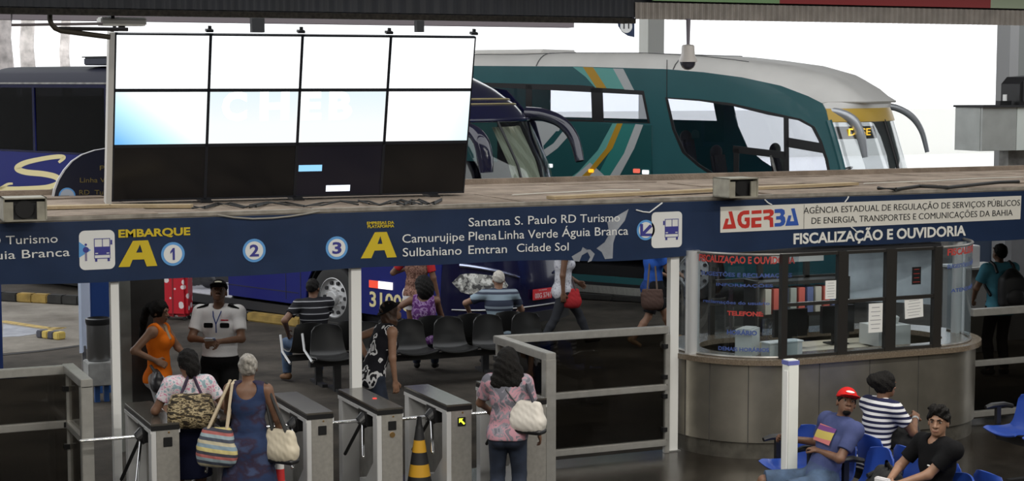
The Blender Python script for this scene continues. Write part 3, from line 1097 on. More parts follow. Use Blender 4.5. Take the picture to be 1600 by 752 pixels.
# drooping cable across the band
cb = NB()
tube(cb, [P(x_, y_, Y=YS - 0.03) for x_, y_ in [(340, 336), (365, 340), (395, 342), (425, 341), (455, 338), (480, 334), (500, 330)]], 0.008, 6)
tagp(obj('sagging_cable', cb, mat('grey cable', (0.3, 0.28, 0.24), 0.7), smooth=True), 'thin grey cable sagging over the top of the sign above number 2', 'cable')

# posts under the sign
def post(x, label, w=0.085):
    t = thing('post', label, 'post', (x, YS + 0.09, 0))
    obj('shaft', box(NB(), (0, 0, 1.26), (w, 0.08, 2.52), 0), M_WPOST, t)
    obj('foot_plate', box(NB(), (0, 0, 0.006), (0.14, 0.14, 0.012)), M_STEEL, t)
    return t
post(P(181, 600, Y=YS + 0.09).x, 'white square post beside the leftmost turnstile holding the sign', 0.072)
post(P(555, 500, Y=YS + 0.09).x, 'white square post between the two groups of black waiting seats', 0.1)
post(P(1051, 500, Y=YS + 0.09).x, 'white square post beside the curved glass booth', 0.1)
# ------------------------------------------------------------------ screen wall standing on the ledge, leaning forward
A0, A1 = P(172, 314, Z=LZ + 0.06), P(729, 302, Z=LZ + 0.06)
WW = 4.1
ang = math.atan2(A1.y - A0.y, A1.x - A0.x) * 0.5
base = (A0 + A1) / 2
# right and up vectors of the leaning face
e_u = Vector((math.cos(ang), math.sin(ang), 0))
T0, T1 = P(183, 54, Y=base.y - 0.33), P(738, 55, Y=base.y - 0.33)
up = ((T0 + T1) / 2 - base)
WW = ((T1 - T0).length + (A1 - A0).length) / 2
e_v = (up - e_u * up.dot(e_u) * 0.0)
HW = e_v.length
e_v.normalize()
e_w = e_u.cross(e_v).normalized()
wall = thing('video_wall', 'big screen wall of twelve panels on the ledge, upper eight lit white', 'screen', base)
MW = Matrix((e_u, e_v, e_w)).transposed().to_4x4()   # u right, v up, w towards the hall
def wbox(bm, u0, v0, u1, v1, w0, w1):
    b_ = NB()
    box(b_, ((u0 + u1) / 2, (v0 + v1) / 2, (w0 + w1) / 2), (u1 - u0, v1 - v0, w1 - w0))
    bmesh.ops.transform(b_, matrix=MW, verts=b_.verts)
    me = bpy.data.meshes.new('t')
    b_.to_mesh(me)
    b_.free()
    bm.from_mesh(me)
    bpy.data.meshes.remove(me)
    return bm
def scr_mat(name, c0, c1, strength, ax=(1, 0, 0), lo=0.0, hi=1.0, c2=None):
    m = bpy.data.materials.new(name)
    m.use_nodes = True
    nt = m.node_tree
    b = nt.nodes['Principled BSDF']
    b.inputs['Base Color'].default_value = (0.01, 0.01, 0.012, 1)
    b.inputs['Roughness'].default_value = 0.2
    tc = nt.nodes.new('ShaderNodeTexCoord')
    dp = nt.nodes.new('ShaderNodeVectorMath')
    dp.operation = 'DOT_PRODUCT'
    dp.inputs[1].default_value = ax
    nt.links.new(tc.outputs['Generated'], dp.inputs[0])
    r = nt.nodes.new('ShaderNodeValToRGB')
    r.color_ramp.elements[0].position = lo
    r.color_ramp.elements[1].position = hi
    r.color_ramp.elements[0].color = (*c0, 1)
    r.color_ramp.elements[1].color = (*c1, 1)
    if c2:
        e = r.color_ramp.elements.new((lo + hi) / 2)
        e.color = (*c2, 1)
    nt.links.new(dp.outputs['Value'], r.inputs['Fac'])
    nt.links.new(r.outputs['Color'], b.inputs['Emission Color'])
    b.inputs['Emission Strength'].default_value = strength
    return m
M_BEZ = mat('screen bezel', (0.012, 0.014, 0.02), 0.35)
M_DARKSCR = mat('dark screen', (0.006, 0.006, 0.007), 0.25)
M_SCR = scr_mat('lit screen', (0.93, 0.98, 1.0), (1, 1, 1), 1.5, (1, 0, 0))
M_SCRB = scr_mat('lit screen blue corner', (0.17, 0.47, 0.86), (0.95, 1, 1), 1.15, (0.62, 0, 0.5), 0.05, 0.62, (0.5, 0.83, 0.98))
M_SCRP = scr_mat('lit screen pale', (0.97, 1.0, 1.0), (0.84, 0.96, 1.0), 1.0, (0, 0, 1), 0.35, 0.95)
M_SCRR = scr_mat('lit screen pale right', (1, 1, 1), (0.72, 0.93, 1.0), 1.15, (0.95, 0, -0.25), 0.45, 0.95)
M_SCRD = mat('screen standby glow', (0.012, 0.011, 0.022), 0.3)
cw, rh = WW / 4, HW / 3
for r_ in range(3):
    for c in range(4):
        u0, v0 = -WW / 2 + c * cw, r_ * rh
        sc_ = NB()
        wbox(sc_, u0 + 0.012, v0 + 0.014, u0 + cw - 0.012, v0 + rh - 0.014, 0.004, 0.008)
        m = M_DARKSCR
        if r_ == 2:
            m = M_SCR
        elif r_ == 1:
            m = (M_SCRB, M_SCRP, M_SCRP, M_SCRR)[c]
        elif c == 2:
            m = M_SCRD
        so = obj('screen', sc_, m, wall)
        bz = NB()
        for q_ in ((u0, v0, u0 + 0.014, v0 + rh), (u0 + cw - 0.014, v0, u0 + cw, v0 + rh), (u0, v0, u0 + cw, v0 + 0.016), (u0, v0 + rh - 0.016, u0 + cw, v0 + rh)):
            wbox(bz, *q_, -0.05, 0.014)
        obj('bezel', bz, M_BEZ, so)
fr = NB()
wbox(fr, -WW / 2 - 0.01, -0.01, WW / 2 + 0.01, HW - 0.09, -0.3, -0.05)
obj('rear_housing', fr, M_BLACKM, wall)
fr = NB()
wbox(fr, -WW / 2 - 0.055, -0.03, -WW / 2 - 0.002, HW + 0.005, -0.12, 0.012)
obj('side_cover', fr, mat('pale cover', (0.6, 0.58, 0.54), 0.5), wall, label='pale grey side cover')
for u in (-WW / 2 + cw, WW / 2 - 0.35, 0.02):
    ft = NB()
    wbox(ft, u - 0.05, -0.05, u + 0.06, 0.0, -0.25, 0.1)
    obj('foot', ft, M_BLACK, wall)
for k in range(5):
    ft = NB()
    u = -WW / 2 + k * cw
    wbox(ft, u - 0.035, HW + 0.01, u + 0.035, HW + 0.035, -0.1, -0.03)
    wbox(ft, u - 0.01, HW + 0.03, u + 0.02, HW + 0.065, -0.09, -0.06)
    obj('bracket', ft, M_BLACKM, wall)
pw_ = NB()
def wpx(x, y):
    p = P(x, y, pl=(base, e_w)) - base
    return p.dot(e_u), p.dot(e_v)
for (x0, y0, x1, y1), nm, c, em in (((466, 258, 502, 267.5), 'message_window', (0.25, 0.55, 0.8), 0.9), ((509, 290, 546, 299), 'message_window', (0.8, 0.88, 1.0), 1.0)):
    (u0, v1), (u1, v0) = wpx(x0, y0), wpx(x1, y1)
    b_ = NB()
    wbox(b_, u0, v0, u1, v1, 0.008, 0.01)
    obj(nm, b_, mat('message ' + str(x0), c, 0.4, emit=em), wall)
MWL = MW.copy()
for s_, x0, x1 in (('J', 283, 312), ('C', 345, 384), ('H', 404, 450), ('E', 468, 500), ('B', 512, 548)):
    u0, v0 = wpx(x0, 188)
    u1, v1 = wpx(x1, 187)
    letter(s_, u0, v0, u1, v1, 0.29, mat('screen letter', (0.97, 1.0, 1.0), 0.4, emit=1.2), MWL, wall, bold=0.05, lift=0.0085, thick=0.001)

# cables and bits on the ledge behind the sign
random.seed(11)
for n_, (x0, x1) in enumerate(((300, 420), (390, 560), (560, 660), (620, 690))):
    for k in range(2):
        pts = []
        for t in range(7):
            x_ = x0 + (x1 - x0) * t / 6
            y_ = 322 - (x_ - 300) * 0.018 + 4 * math.sin(t * 1.7 + n_ * 2 + k)
            pts.append(P(x_, y_, Z=LZ + 0.035 + 0.02 * (t % 2)))
        cb = NB()
        tube(cb, pts, 0.009, 6)
        tagp(obj('power_cable', cb, M_CABLE, smooth=True), 'loose black cable on the ledge under the screen wall', 'cable', 'cables under the screen wall')
for pts_ in ([(1372, 294), (1400, 296), (1436, 291), (1480, 293), (1520, 289), (1560, 285), (1592, 284)],):
    cb = NB()
    tube(cb, [P(a, b_, Z=LZ + 0.05) for a, b_ in pts_], 0.02, 7)
    tagp(obj('thick_cable', cb, M_CABLE, smooth=True), 'thick dark cable lying along the right end of the ledge', 'cable')
for pts_, lb in (([(800, 305), (850, 302), (900, 300), (950, 297), (1000, 297)], 'thin pale wire lying on the ledge below the blue bus mirror'), ([(1350, 287), (1400, 285), (1460, 283), (1530, 279), (1598, 277)], 'thin pale wire on the right end of the ledge')):
    cb = NB()
    tube(cb, [P(a, b_, Z=LZ + 0.04) for a, b_ in pts_], 0.008, 6)
    tagp(obj('pale_wire', cb, mat('pale wire', (0.55, 0.52, 0.46), 0.7), smooth=True), lb, 'cable')

# two horn speakers (open metal boxes) on the ledge edge
def box_speaker(px, py, w, h, d, label, yaw=0.0):
    p = P(px, py, Z=LZ + 0.03)
    t = thing('box_speaker', label, 'speaker', p, yaw)
    b_ = NB()
    th = 0.012
    for c, s in (((0, d / 2, th / 2), (w, d, th)), ((0, d / 2, h - th / 2), (w, d, th)), ((-w / 2 + th / 2, d / 2, h / 2), (th, d, h)), ((w / 2 - th / 2, d / 2, h / 2), (th, d, h)), ((0, d - th / 2, h / 2), (w, th, h))):
        box(b_, c, s)
    obj('housing', b_, mat('speaker grey', (0.33, 0.31, 0.25), 0.6, noise=0.2, nscale=10), t)
    b_ = NB()
    box(b_, (0, 0.09, h / 2), (w - 2 * th, 0.02, h - 2 * th))
    obj('baffle', b_, M_BLACKM, t)
    b_ = NB()
    lathe(b_, [(0.02, 0.0), (0.035, 0.012), (0.06, 0.025), (0.078, 0.028)], n=20, cap=True)
    bmesh.ops.transform(b_, matrix=Matrix.Translation((0, 0.078, h / 2)) @ Matrix.Rotation(D2R(90), 4, 'X'), verts=b_.verts)
    obj('cone', b_, M_BLACK, t, smooth=True)
    for sx in (-1, 1):
        b_ = NB()
        box(b_, (sx * (w / 2 - 0.045), 0.02, h * 0.42), (0.075, 0.02, h * 0.8))
        obj('wing', b_, MATS['speaker grey'], t)
    return t
box_speaker(1162, 309, 0.36, 0.2, 0.3, 'grey box loudspeaker on the ledge above the agency sign', 0.05)
box_speaker(40, 346, 0.36, 0.2, 0.3, 'grey box loudspeaker on the ledge at the left, below the cream letter', -0.03)

# ------------------------------------------------------------------ dome camera hanging from the cladding
dc = P(1075, 86, Y=YF - 0.02)
t = thing('dome_camera', 'white dome security camera hanging on a rod from the corrugated edge', 'camera', dc)
b_ = NB()
cyl(b_, (0, 0, 0.1), (0, 0, 0.34), 0.016, 0.022)
obj('rod', b_, mat('rod paint', (0.25, 0.23, 0.28), 0.5), t, smooth=True)
b_ = NB()
lathe(b_, [(0.02, 0.1), (0.05, 0.095), (0.06, 0.085), (0.066, 0.0), (0.085, -0.045), (0.088, -0.065), (0.06, -0.068)], n=28)
obj('housing', b_, mat('camera white', (0.8, 0.76, 0.74), 0.4), t, smooth=True)
b_ = NB()
lathe(b_, [(0.074, -0.064), (0.07, -0.09), (0.055, -0.118), (0.03, -0.136), (0.004, -0.142)], n=24)
obj('dome', b_, mat('smoked dome', (0.05, 0.05, 0.07), 0.05, 0.0, coat=1.0), t, smooth=True)

# ------------------------------------------------------------------ glass fences with aluminium rails
M_TINT = glass('tinted fence glass', (0.4, 0.385, 0.36), 0.03)
M_CLIP = M_BLACK
def fence(label, posts, rails, panels, cat='fence'):
    p0 = Vector(posts[0][0])
    t = thing('glass_fence', label, cat, (p0.x, p0.y, 0))
    o = Vector((p0.x, p0.y, 0))
    for p, hh, w in posts:
        p = Vector(p)
        b_ = box(NB(), (p.x - o.x, p.y - o.y, hh / 2), (w, w, hh))
        obj('post', b_, M_ALU, t, bevel=0.006)
        for z in (0.25, 0.6, 0.8, 1.12):
            if z < hh - 0.05 and w < 0.08:
                obj('glass_clip', box(NB(), (p.x - o.x - w * 0.6, p.y - o.y - w * 0.3, z), (0.05, 0.05, 0.045)), M_CLIP, t)
    for a, b2, w, hh in rails:
        obj('rail', bar(NB(), Vector(a) - o, Vector(b2) - o, w, hh), M_ALU, t, bevel=0.005)
    for a, b2, z0, z1 in panels:
        a, b2 = Vector(a) - o, Vector(b2) - o
        d = b2 - a
        b_ = box(NB(), ((a.x + b2.x) / 2, (a.y + b2.y) / 2, (z0 + z1) / 2), (d.length, 0.01, z1 - z0), rz=math.atan2(d.y, d.x))
        obj('glass_pane', b_, M_TINT, t)
    return t
HF = 1.3
xl = 2.6
fence('aluminium and dark glass fence at the left, its near post in front of the turnstiles',
      [((xl, 14.62, 0), HF - 0.02, 0.1), ((xl, YS + 0.02, 0), HF - 0.03, 0.055)],
      [((xl - 5, YS + 0.02, HF - 0.01), (xl, YS + 0.02, HF - 0.01), 0.075, 0.075), ((xl, YS + 0.05, HF), (xl, 14.57, HF), 0.1, 0.075),
       ((xl - 5, YS + 0.02, 0.8), (xl, YS + 0.02, 0.8), 0.065, 0.065), ((xl, YS + 0.02, 0.8), (xl, 14.62, 0.8), 0.08, 0.065), ((xl - 5, YS + 0.02, 0.1), (xl, YS + 0.02, 0.1), 0.065, 0.065), ((xl, YS + 0.02, 0.1), (xl, 14.62, 0.1), 0.07, 0.065)],
      [((xl - 5, YS + 0.03, 0), (xl, YS + 0.03, 0), 0.13, 0.77), ((xl - 5, YS + 0.03, 0), (xl, YS + 0.03, 0), 0.83, 1.26), ((xl, YS, 0), (xl, 14.65, 0), 0.83, 1.26), ((xl, YS, 0), (xl, 14.65, 0), 0.13, 0.77)])
xr0, xr1 = 6.77, 8.66
fence('aluminium and dark glass fence between the turnstiles and the curved booth',
      [((xr0, 14.3, 0), HF - 0.02, 0.105), ((xr0, YS + 0.02, 0), HF - 0.03, 0.055), ((xr1, YS + 0.02, 0), HF - 0.05, 0.055)],
      [((xr0 - 0.04, YS + 0.02, HF), (xr1, YS + 0.02, HF - 0.01), 0.08, 0.075), ((xr0, YS + 0.05, HF), (xr0, 14.25, HF), 0.1, 0.075),
       ((xr0, YS + 0.02, 0.69), (xr1, YS + 0.02, 0.69), 0.065, 0.065), ((xr0, YS + 0.02, 0.69), (xr0, 14.3, 0.69), 0.08, 0.06), ((xr0, YS + 0.02, 0.11), (xr1, YS + 0.02, 0.11), 0.065, 0.065)],
      [((xr0, YS + 0.03, 0), (xr1, YS + 0.03, 0), 0.14, 0.66), ((xr0, YS + 0.03, 0), (xr1, YS + 0.03, 0), 0.72, 1.26), ((xr0, YS, 0), (xr0, 14.35, 0), 0.72, 1.26), ((xr0, YS, 0), (xr0, 14.35, 0), 0.14, 0.66)])
fence('aluminium rail fence at the right, in front of the backpack man',
      [((16.5, YS + 0.02, 0), HF - 0.03, 0.055)],
      [((12.56, YS + 0.02, 1.25), (17.5, YS + 0.02, 1.25), 0.08, 0.08), ((12.56, YS + 0.02, 0.67), (17.5, YS + 0.02, 0.67), 0.065, 0.065), ((12.56, YS + 0.02, 0.09), (17.5, YS + 0.02, 0.09), 0.065, 0.065)],
      [((12.56, YS + 0.03, 0), (17.5, YS + 0.03, 0), 0.13, 0.64), ((12.56, YS + 0.03, 0), (17.5, YS + 0.03, 0), 0.7, 1.21)])

# ------------------------------------------------------------------ turnstiles
M_TSTEEL = mat('turnstile steel', (0.55, 0.53, 0.49), 0.36, 0.7, noise=0.1, nscale=25)
M_TTOP = mat('turnstile lid', (0.13, 0.12, 0.105), 0.16, 0.5, noise=0.15, nscale=6)
M_TEDGE = mat('turnstile edge', (0.8, 0.8, 0.8), 0.35, 0.4)
def turnstile(x, y0, label, arm=0.42, spin=0.0, arrow=False, badge=False, led=False):
    t = thing('turnstile', label, 'turnstile', (x, y0, 0), 0, 'steel turnstiles in a row')
    w, L, hh = 0.235, 1.06, 1.0
    # near pillar with a darker front corner strip
    obj('front_pillar', box(NB(), (0.02, 0.055, 0.485), (w - 0.04, 0.11, 0.97)), M_TSTEEL, t, bevel=0.004)
    obj('corner_strip', box(NB(), (-w / 2 + 0.022, 0.06, 0.485), (0.045, 0.115, 0.97)), M_TEDGE, t, bevel=0.004)
    obj('rear_pillar', box(NB(), (0, L - 0.05, 0.485), (w, 0.1, 0.97)), M_TEDGE, t, bevel=0.004)
    obj('lid', box(NB(), (0, L / 2, hh - 0.006), (w + 0.006, L + 0.01, 0.018)), M_TTOP, t, bevel=0.003)
    b_ = NB()
    box(b_, (0, L / 2, hh - 0.035), (w + 0.004, L + 0.006, 0.04))
    obj('rim', b_, M_BLACK, t)
    b_ = NB()
    box(b_, (-w / 2 - 0.001, L / 2, hh - 0.066), (0.012, L, 0.03))
    box(b_, (w / 2 + 0.001, L / 2, hh - 0.066), (0.012, L, 0.03))
    obj('edge_strip', b_, M_TEDGE, t)
    # recessed body behind the open side
    obj('inner_case', box(NB(), (0.075, L / 2 + 0.03, 0.485), (0.07, L - 0.3, 0.93)), mat('inner steel', (0.35, 0.34, 0.32), 0.4, 0.6, noise=0.15, nscale=10), t)
    b_ = NB()
    prism(b_, [(0.18, 0.02), (0.56, 0.02), (0.56, 0.28), (0.4, 0.3), (0.18, 0.5)], -0.09, 0.07, Matrix(((0, 0, 1, 0), (1, 0, 0, 0), (0, 1, 0, 0), (0, 0, 0, 1))))
    obj('base_plate', b_, M_TEDGE, t)
    # tripod head on the left side
    hb = Vector((-w / 2 + 0.01, 0.36, 0.86))
    b_ = NB()
    box(b_, (hb.x + 0.06, hb.y, hb.z + 0.01), (0.16, 0.24, 0.14))
    ax = Vector((-0.7, -0.1, -0.7)).normalized()
    cyl(b_, hb + Vector((0.02, 0, 0)), hb + ax * 0.07, 0.075, 0.06, 18)
    obj('tripod_head', b_, M_BLACK, t, bevel=0.008)
    # three arms on a cone round the axis; one horizontal to the left
    a0 = Vector((-1, 0.0, 0.0))
    perp = a0 - ax * a0.dot(ax)
    par = ax * a0.dot(ax)
    for k in range(3):
        d = par + Matrix.Rotation(2 * math.pi * k / 3 + (spin if k else 0), 3, ax) @ perp
        b_ = NB()
        s = hb + ax * 0.03
        cyl(b_, s, s + d.normalized() * arm, 0.0155, n=12)
        ball(b_, s + d.normalized() * arm, 0.0155, n=10)
        obj('arm', b_, M_CHROME if k != 1 else M_BLACK, t, smooth=True)
    obj('reader_window', box(NB(), (0.02, -0.003, 0.845), (0.075, 0.008, 0.08)), M_BLACK, t, bevel=0.003)
    b_ = NB()
    cyl(b_, (0.03, 0.002, 0.925), (0.03, -0.005, 0.925), 0.008, n=12)
    obj('lock', b_, mat('brass', (0.4, 0.25, 0.1), 0.35, 0.8), t, smooth=True)
    if badge:
        b_ = NB()
        cyl(b_, (0.02, 0.002, 0.765), (0.02, -0.008, 0.765), 0.024, n=20)
        obj('coin_slot', b_, MATS['brass'], t, smooth=True, label='round brass disc')
    if arrow:
        a = [(-0.026, 0.03), (0.012, 0.03), (-0.001, 0.016), (0.03, -0.016), (0.02, -0.028), (-0.012, 0.004), (-0.026, -0.01)]
        panel('arrow_light', [[(p[0] + 0.02, p[1] + 0.845) for p in a]], mat('arrow glow', (0.75, 0.9, 0.05), 0.4, emit=1.4), Matrix(((1, 0, 0, 0), (0, 0, -1, -0.0072), (0, 1, 0, 0), (0, 0, 0, 1))), 0.002, t, 'lit yellow-green arrow')
    if led:
        b_ = NB()
        cyl(b_, (0.03, 0.48, hh + 0.003), (0.03, 0.48, hh + 0.007), 0.02, n=14)
        obj('indicator', b_, mat('red led', (0.9, 0.05, 0.04), 0.4, emit=0.9), t, smooth=True, label='red indicator light')
    return t
turnstile(3.15, 14.1, 'leftmost steel turnstile, beside the dark glass fence and white post', 0.5, led=True)
turnstile(3.72, 14.05, 'steel turnstile between the floral blouse woman and the striped bag woman', 0.42)
turnstile(4.47, 14.03, 'steel turnstile right of the grey-haired woman, red and white post beside it', 0.46)
turnstile(5.09, 13.98, 'steel turnstile with a round brass disc below its black window', 0.4, badge=True, led=True)
turnstile(5.71, 13.9, 'steel turnstile with a lit yellow arrow, behind the striped cone', 0.4, arrow=True)
turnstile(6.42, 13.86, 'rightmost steel turnstile, partly behind the white shoulder bag', 0.4)

# striped cones in the lanes
def cone_thing(x, y, label, cols, hh=0.72, r=0.15):
    t = thing('traffic_cone', label, 'cone', (x, y, 0))
    n = len(cols)
    prof = lambda z: r * (1 - z / hh) + 0.032 * (z / hh)
    for k, c in enumerate(cols):
        z0, z1 = 0.03 + (hh - 0.03) * k / n, 0.03 + (hh - 0.03) * (k + 1) / n
        b_ = NB()
        lathe(b_, [(prof(z0), z0), (prof(z1), z1)], n=28)
        obj('band', b_, c, t, smooth=True)
    b_ = NB()
    box(b_, (0, 0, 0.018), (2.3 * r, 2.3 * r, 0.036))
    obj('base', b_, cols[0], t, bevel=0.01)
    b_ = NB()
    lathe(b_, [(0.034, hh), (0.026, hh + 0.03), (0.02, hh + 0.1), (0.012, hh + 0.102)], n=16)
    obj('tip', b_, M_BLACK, t, smooth=True)
cy_ = mat('cone yellow', (0.6, 0.32, 0.02), 0.5)
cone_thing(P(655, 660, Y=14.1).x, 14.1, 'black and yellow striped cone in front of the arrow turnstile', [M_BLACKM, M_BLACKM, M_BLACKM, cy_, M_BLACKM, cy_, M_BLACKM], 0.78, 0.155)
cone_thing(P(437, 725, Y=14.0).x, 14.0, 'red and white striped post cone right of the long blue dress', [mat('cone white', (0.75, 0.73, 0.7), 0.5), MATS['cone white'], mat('cone red', (0.55, 0.03, 0.03), 0.5), MATS['cone white'], MATS['cone red'], MATS['cone white']], 0.66, 0.07)

# ------------------------------------------------------------------ information booth with rounded ends
BX0, BX1, BYc, BR = 9.8, 11.54, 15.6, 1.0
def stadium(r, n=24, x0=BX0, x1=BX1, yc=BYc):
    pts = [(x1 + r * math.cos(a), yc + r * math.sin(a)) for a in [math.pi / 2 - math.pi * k / n for k in range(n + 1)]]
    pts += [(x0 + r * math.cos(a), yc + r * math.sin(a)) for a in [-math.pi / 2 - math.pi * k / n for k in range(n + 1)]]
    return pts
booth = thing('information_booth', 'steel information booth with rounded ends, granite counter and curved glass', 'booth', (BX0, BYc, 0))
BL = Matrix.Translation((-BX0, -BYc, 0))
def bring(bm, r0, r1, z0, z1):
    a, c = stadium(r0), stadium(r1)
    n = len(a)
    V = [[bm.verts.new((p[0] - BX0, p[1] - BYc, z)) for p in q] for q, z in ((a, z0), (c, z0), (c, z1), (a, z1))]
    for k in range(n):
        j = (k + 1) % n
        for i in range(4):
            bm.faces.new((V[i][k], V[i][j], V[(i + 1) % 4][j], V[(i + 1) % 4][k]))
    return bm
CZ = 1.03
obj('base_cladding', bring(NB(), BR - 0.06, BR - 0.1, 0.17, CZ - 0.03), mat('booth steel', (0.46, 0.43, 0.37), 0.33, 0.88, noise=0.22, nscale=2.2, bump=0.06, bscale=9), booth, smooth=True)
obj('plinth', bring(NB(), BR - 0.085, BR - 0.14, 0.0, 0.18), mat('booth plinth', (0.14, 0.13, 0.11), 0.4, 0.5, noise=0.3, nscale=8), booth, smooth=True)
obj('counter', bring(NB(), BR, BR - 0.42, CZ - 0.055, CZ), two_tone('brown granite', (0.11, 0.085, 0.06), (0.24, 0.19, 0.14), 60, 0.2, 0.32), booth, smooth=True)
sm = NB()
for ang_ in (-170, -150, -125, -100):
    c_ = Vector((math.cos(D2R(ang_)), math.sin(D2R(ang_)), 0)) * (BR - 0.058)
    bar(sm, c_ + Vector((0, 0, 0.12)), c_ + Vector((0, 0, CZ - 0.04)), 0.006, 0.006)
for xx in (0.2, 0.82, 1.44):
    bar(sm, (xx, -(BR - 0.058), 0.12), (xx, -(BR - 0.058), CZ - 0.04), 0.006, 0.006)
obj('seam', sm, mat('seam dark', (0.1, 0.095, 0.09), 0.5, 0.5), booth)
# glazing stands on the counter
GR, GT = BR - 0.12, 2.1
M_BGL = glass('booth glass', (0.86, 0.9, 0.92), 0.05)
def arc_glass(xc, a0, a1, name='curved_pane'):
    b_ = NB()
    def fn(u, v):
        a = D2R(a0 + (a1 - a0) * u)
        return Vector((xc - BX0 + GR * math.cos(a), GR * math.sin(a), CZ + (GT - CZ) * v))
    grid(b_, fn, 20, 1)
    solid(b_, 0.008)
    return obj(name, b_, M_BGL, booth, smooth=True)
arc_glass(BX0, -186, -92)
arc_glass(BX1, -88, 6)
xs_ = [P(px, 460, Y=BYc - GR).x - BX0 for px in (1224, 1315, 1390, 1463)]
for k in range(3):
    obj('window_pane', box(NB(), ((xs_[k] + xs_[k + 1]) / 2, -GR, (CZ + GT) / 2), (xs_[k + 1] - xs_[k] - 0.06, 0.008, GT - CZ)), M_BGL, booth)
M_FRAME = mat('dark window frame', (0.02, 0.018, 0.016), 0.4)
for k, x in enumerate(xs_):
    w = (0.07, 0.12, 0.13, 0.1)[k]
    obj('mullion', box(NB(), (x, -GR, (CZ + GT) / 2), (w, 0.06, GT - CZ)), M_FRAME, booth)
for k in range(3):
    for z_, t_ in ((1.58, 0.035), (CZ + 0.015, 0.03), (GT - 0.015, 0.03)):
        obj('transom', box(NB(), ((xs_[k] + xs_[k + 1]) / 2, -GR, z_), (xs_[k + 1] - xs_[k], 0.045, t_)), M_FRAME, booth)
for xc, a0, a1 in ((BX0, -186, -92), (BX1, -88, 6)):
    for z in (CZ + 0.01, GT - 0.01):
        tr = NB()
        tube(tr, [(xc - BX0 + GR * math.cos(D2R(a0 + (a1 - a0) * k / 20)), GR * math.sin(D2R(a0 + (a1 - a0) * k / 20)), z) for k in range(21)], 0.015, 6)
        obj('glass_channel', tr, M_STEELD, booth, smooth=True)
# steel tubes where the curved glass ends
for xc, a in ((BX0, -168), (BX1, -6)):
    b_ = NB()
    c_ = (xc - BX0 + GR * math.cos(D2R(a)), GR * math.sin(D2R(a)))
    cyl(b_, (*c_, CZ), (*c_, GT), 0.075, n=20)
    obj('steel_column', b_, mat('column steel', (0.72, 0.73, 0.74), 0.35, 0.5), booth, smooth=True)
obj('booth_ceiling', box(NB(), ((BX1 - BX0) / 2, 0.35, GT - 0.07), (BX1 - BX0 + 1.2, 0.95, 0.03)), M_BLACKM, booth)
# rear glazing of the booth
for k, x in enumerate((0.0, 0.62, 1.24, 1.86)):
    obj('rear_mullion', box(NB(), (x, GR, (CZ + GT) / 2), (0.06, 0.05, GT - CZ)), M_FRAME, booth)
obj('rear_pane', box(NB(), (0.93, GR, (CZ + GT) / 2), (1.86, 0.006, GT - CZ)), M_BGL, booth)
obj('rear_transom', box(NB(), (0.93, GR, 1.62), (1.86, 0.05, 0.04)), M_FRAME, booth)
# curved rear panel paints lit glass as a pale tone; a banner beside it
M_LITPANE = mat('lit pane pale', (0.42, 0.47, 0.52), 0.5, noise=0.15, nscale=5)
b_ = NB()
grid(b_, lambda u, v: Vector((BX1 - BX0 + (GR - 0.03) * math.cos(D2R(12 + 76 * u)), (GR - 0.03) * math.sin(D2R(12 + 76 * u)), 1.3 + 0.77 * v)), 16, 2)
solid(b_, 0.008)
obj('rear_lit_pane', b_, M_LITPANE, booth, smooth=True)
obj('rear_banner', box(NB(), (1.1, GR - 0.03, 1.93), (0.7, 0.01, 0.26)), mat('banner pale', (0.55, 0.55, 0.53), 0.6), booth)
letter('FISCALIZAÇÃO', 0.8, 1.93, 1.42, 1.93, 0.09, mat('vinyl red', (0.5, 0.05, 0.04), 0.6), Matrix(((1, 0, 0, 0), (0, 0, -1, GR - 0.037), (0, 1, 0, 0), (0, 0, 0, 1))), booth, bold=0.03)
# lettering on the curved glass
def curved_text(s, a0, a1, z, cap, m, xc=BX0, bold=0.02, flip=False):
    me = text_mesh(s, bold)
    b = bounds(me)
    n = len(me.vertices)
    co = np.empty(n * 3)
    me.vertices.foreach_get('co', co)
    co = co.reshape(-1, 3)
    t = (co[:, 0] - b[0][0]) / (b[1][0] - b[0][0])
    if flip:
        t = 1 - t
    an = np.radians(a0 + (a1 - a0) * t)
    r = GR + 0.003 + co[:, 2] * 0.2
    out = np.stack([xc - BX0 + r * np.cos(an), r * np.sin(an), z + co[:, 1] * cap / 0.73], 1)
    me.vertices.foreach_set('co', out.ravel())
    me.name = 'lettering'
    link_mesh('lettering', me, m, booth)
M_VRED = mat('vinyl red', (0.5, 0.05, 0.04), 0.6)
M_VBLUE = mat('vinyl blue', (0.05, 0.09, 0.3), 0.6)
curved_text('FISCALIZAÇÃO E OUVIDORIA', -162, -95, 2.0, 0.072, M_VRED, bold=0.03)
curved_text('SUGESTÕES E RECLAMAÇÕES', -160, -97, 1.86, 0.042, M_VBLUE)
curved_text('INFORMAÇÕES', -148, -110, 1.76, 0.03, M_VBLUE)
curved_text('reclamações do usuário', -158, -112, 1.58, 0.034, M_VBLUE)
curved_text('TELEFONE:', -140, -116, 1.465, 0.045, M_VRED, bold=0.04)
curved_text('HORÁRIO', -140, -120, 1.27, 0.045, M_VBLUE, bold=0.04)
curved_text('DEMAIS HORÁRIOS', -146, -112, 1.1, 0.04, M_VBLUE, bold=0.03)
curved_text('FISCALIZAÇÃO', -84, -30, 2.0, 0.072, M_VRED, BX1, 0.03)
curved_text('SUGESTÕES E RECLAMAÇÕES', -84, -20, 1.86, 0.042, M_VBLUE, BX1)
curved_text('ATENDIMENTO', -80, -30, 1.6, 0.04, M_VBLUE, BX1)
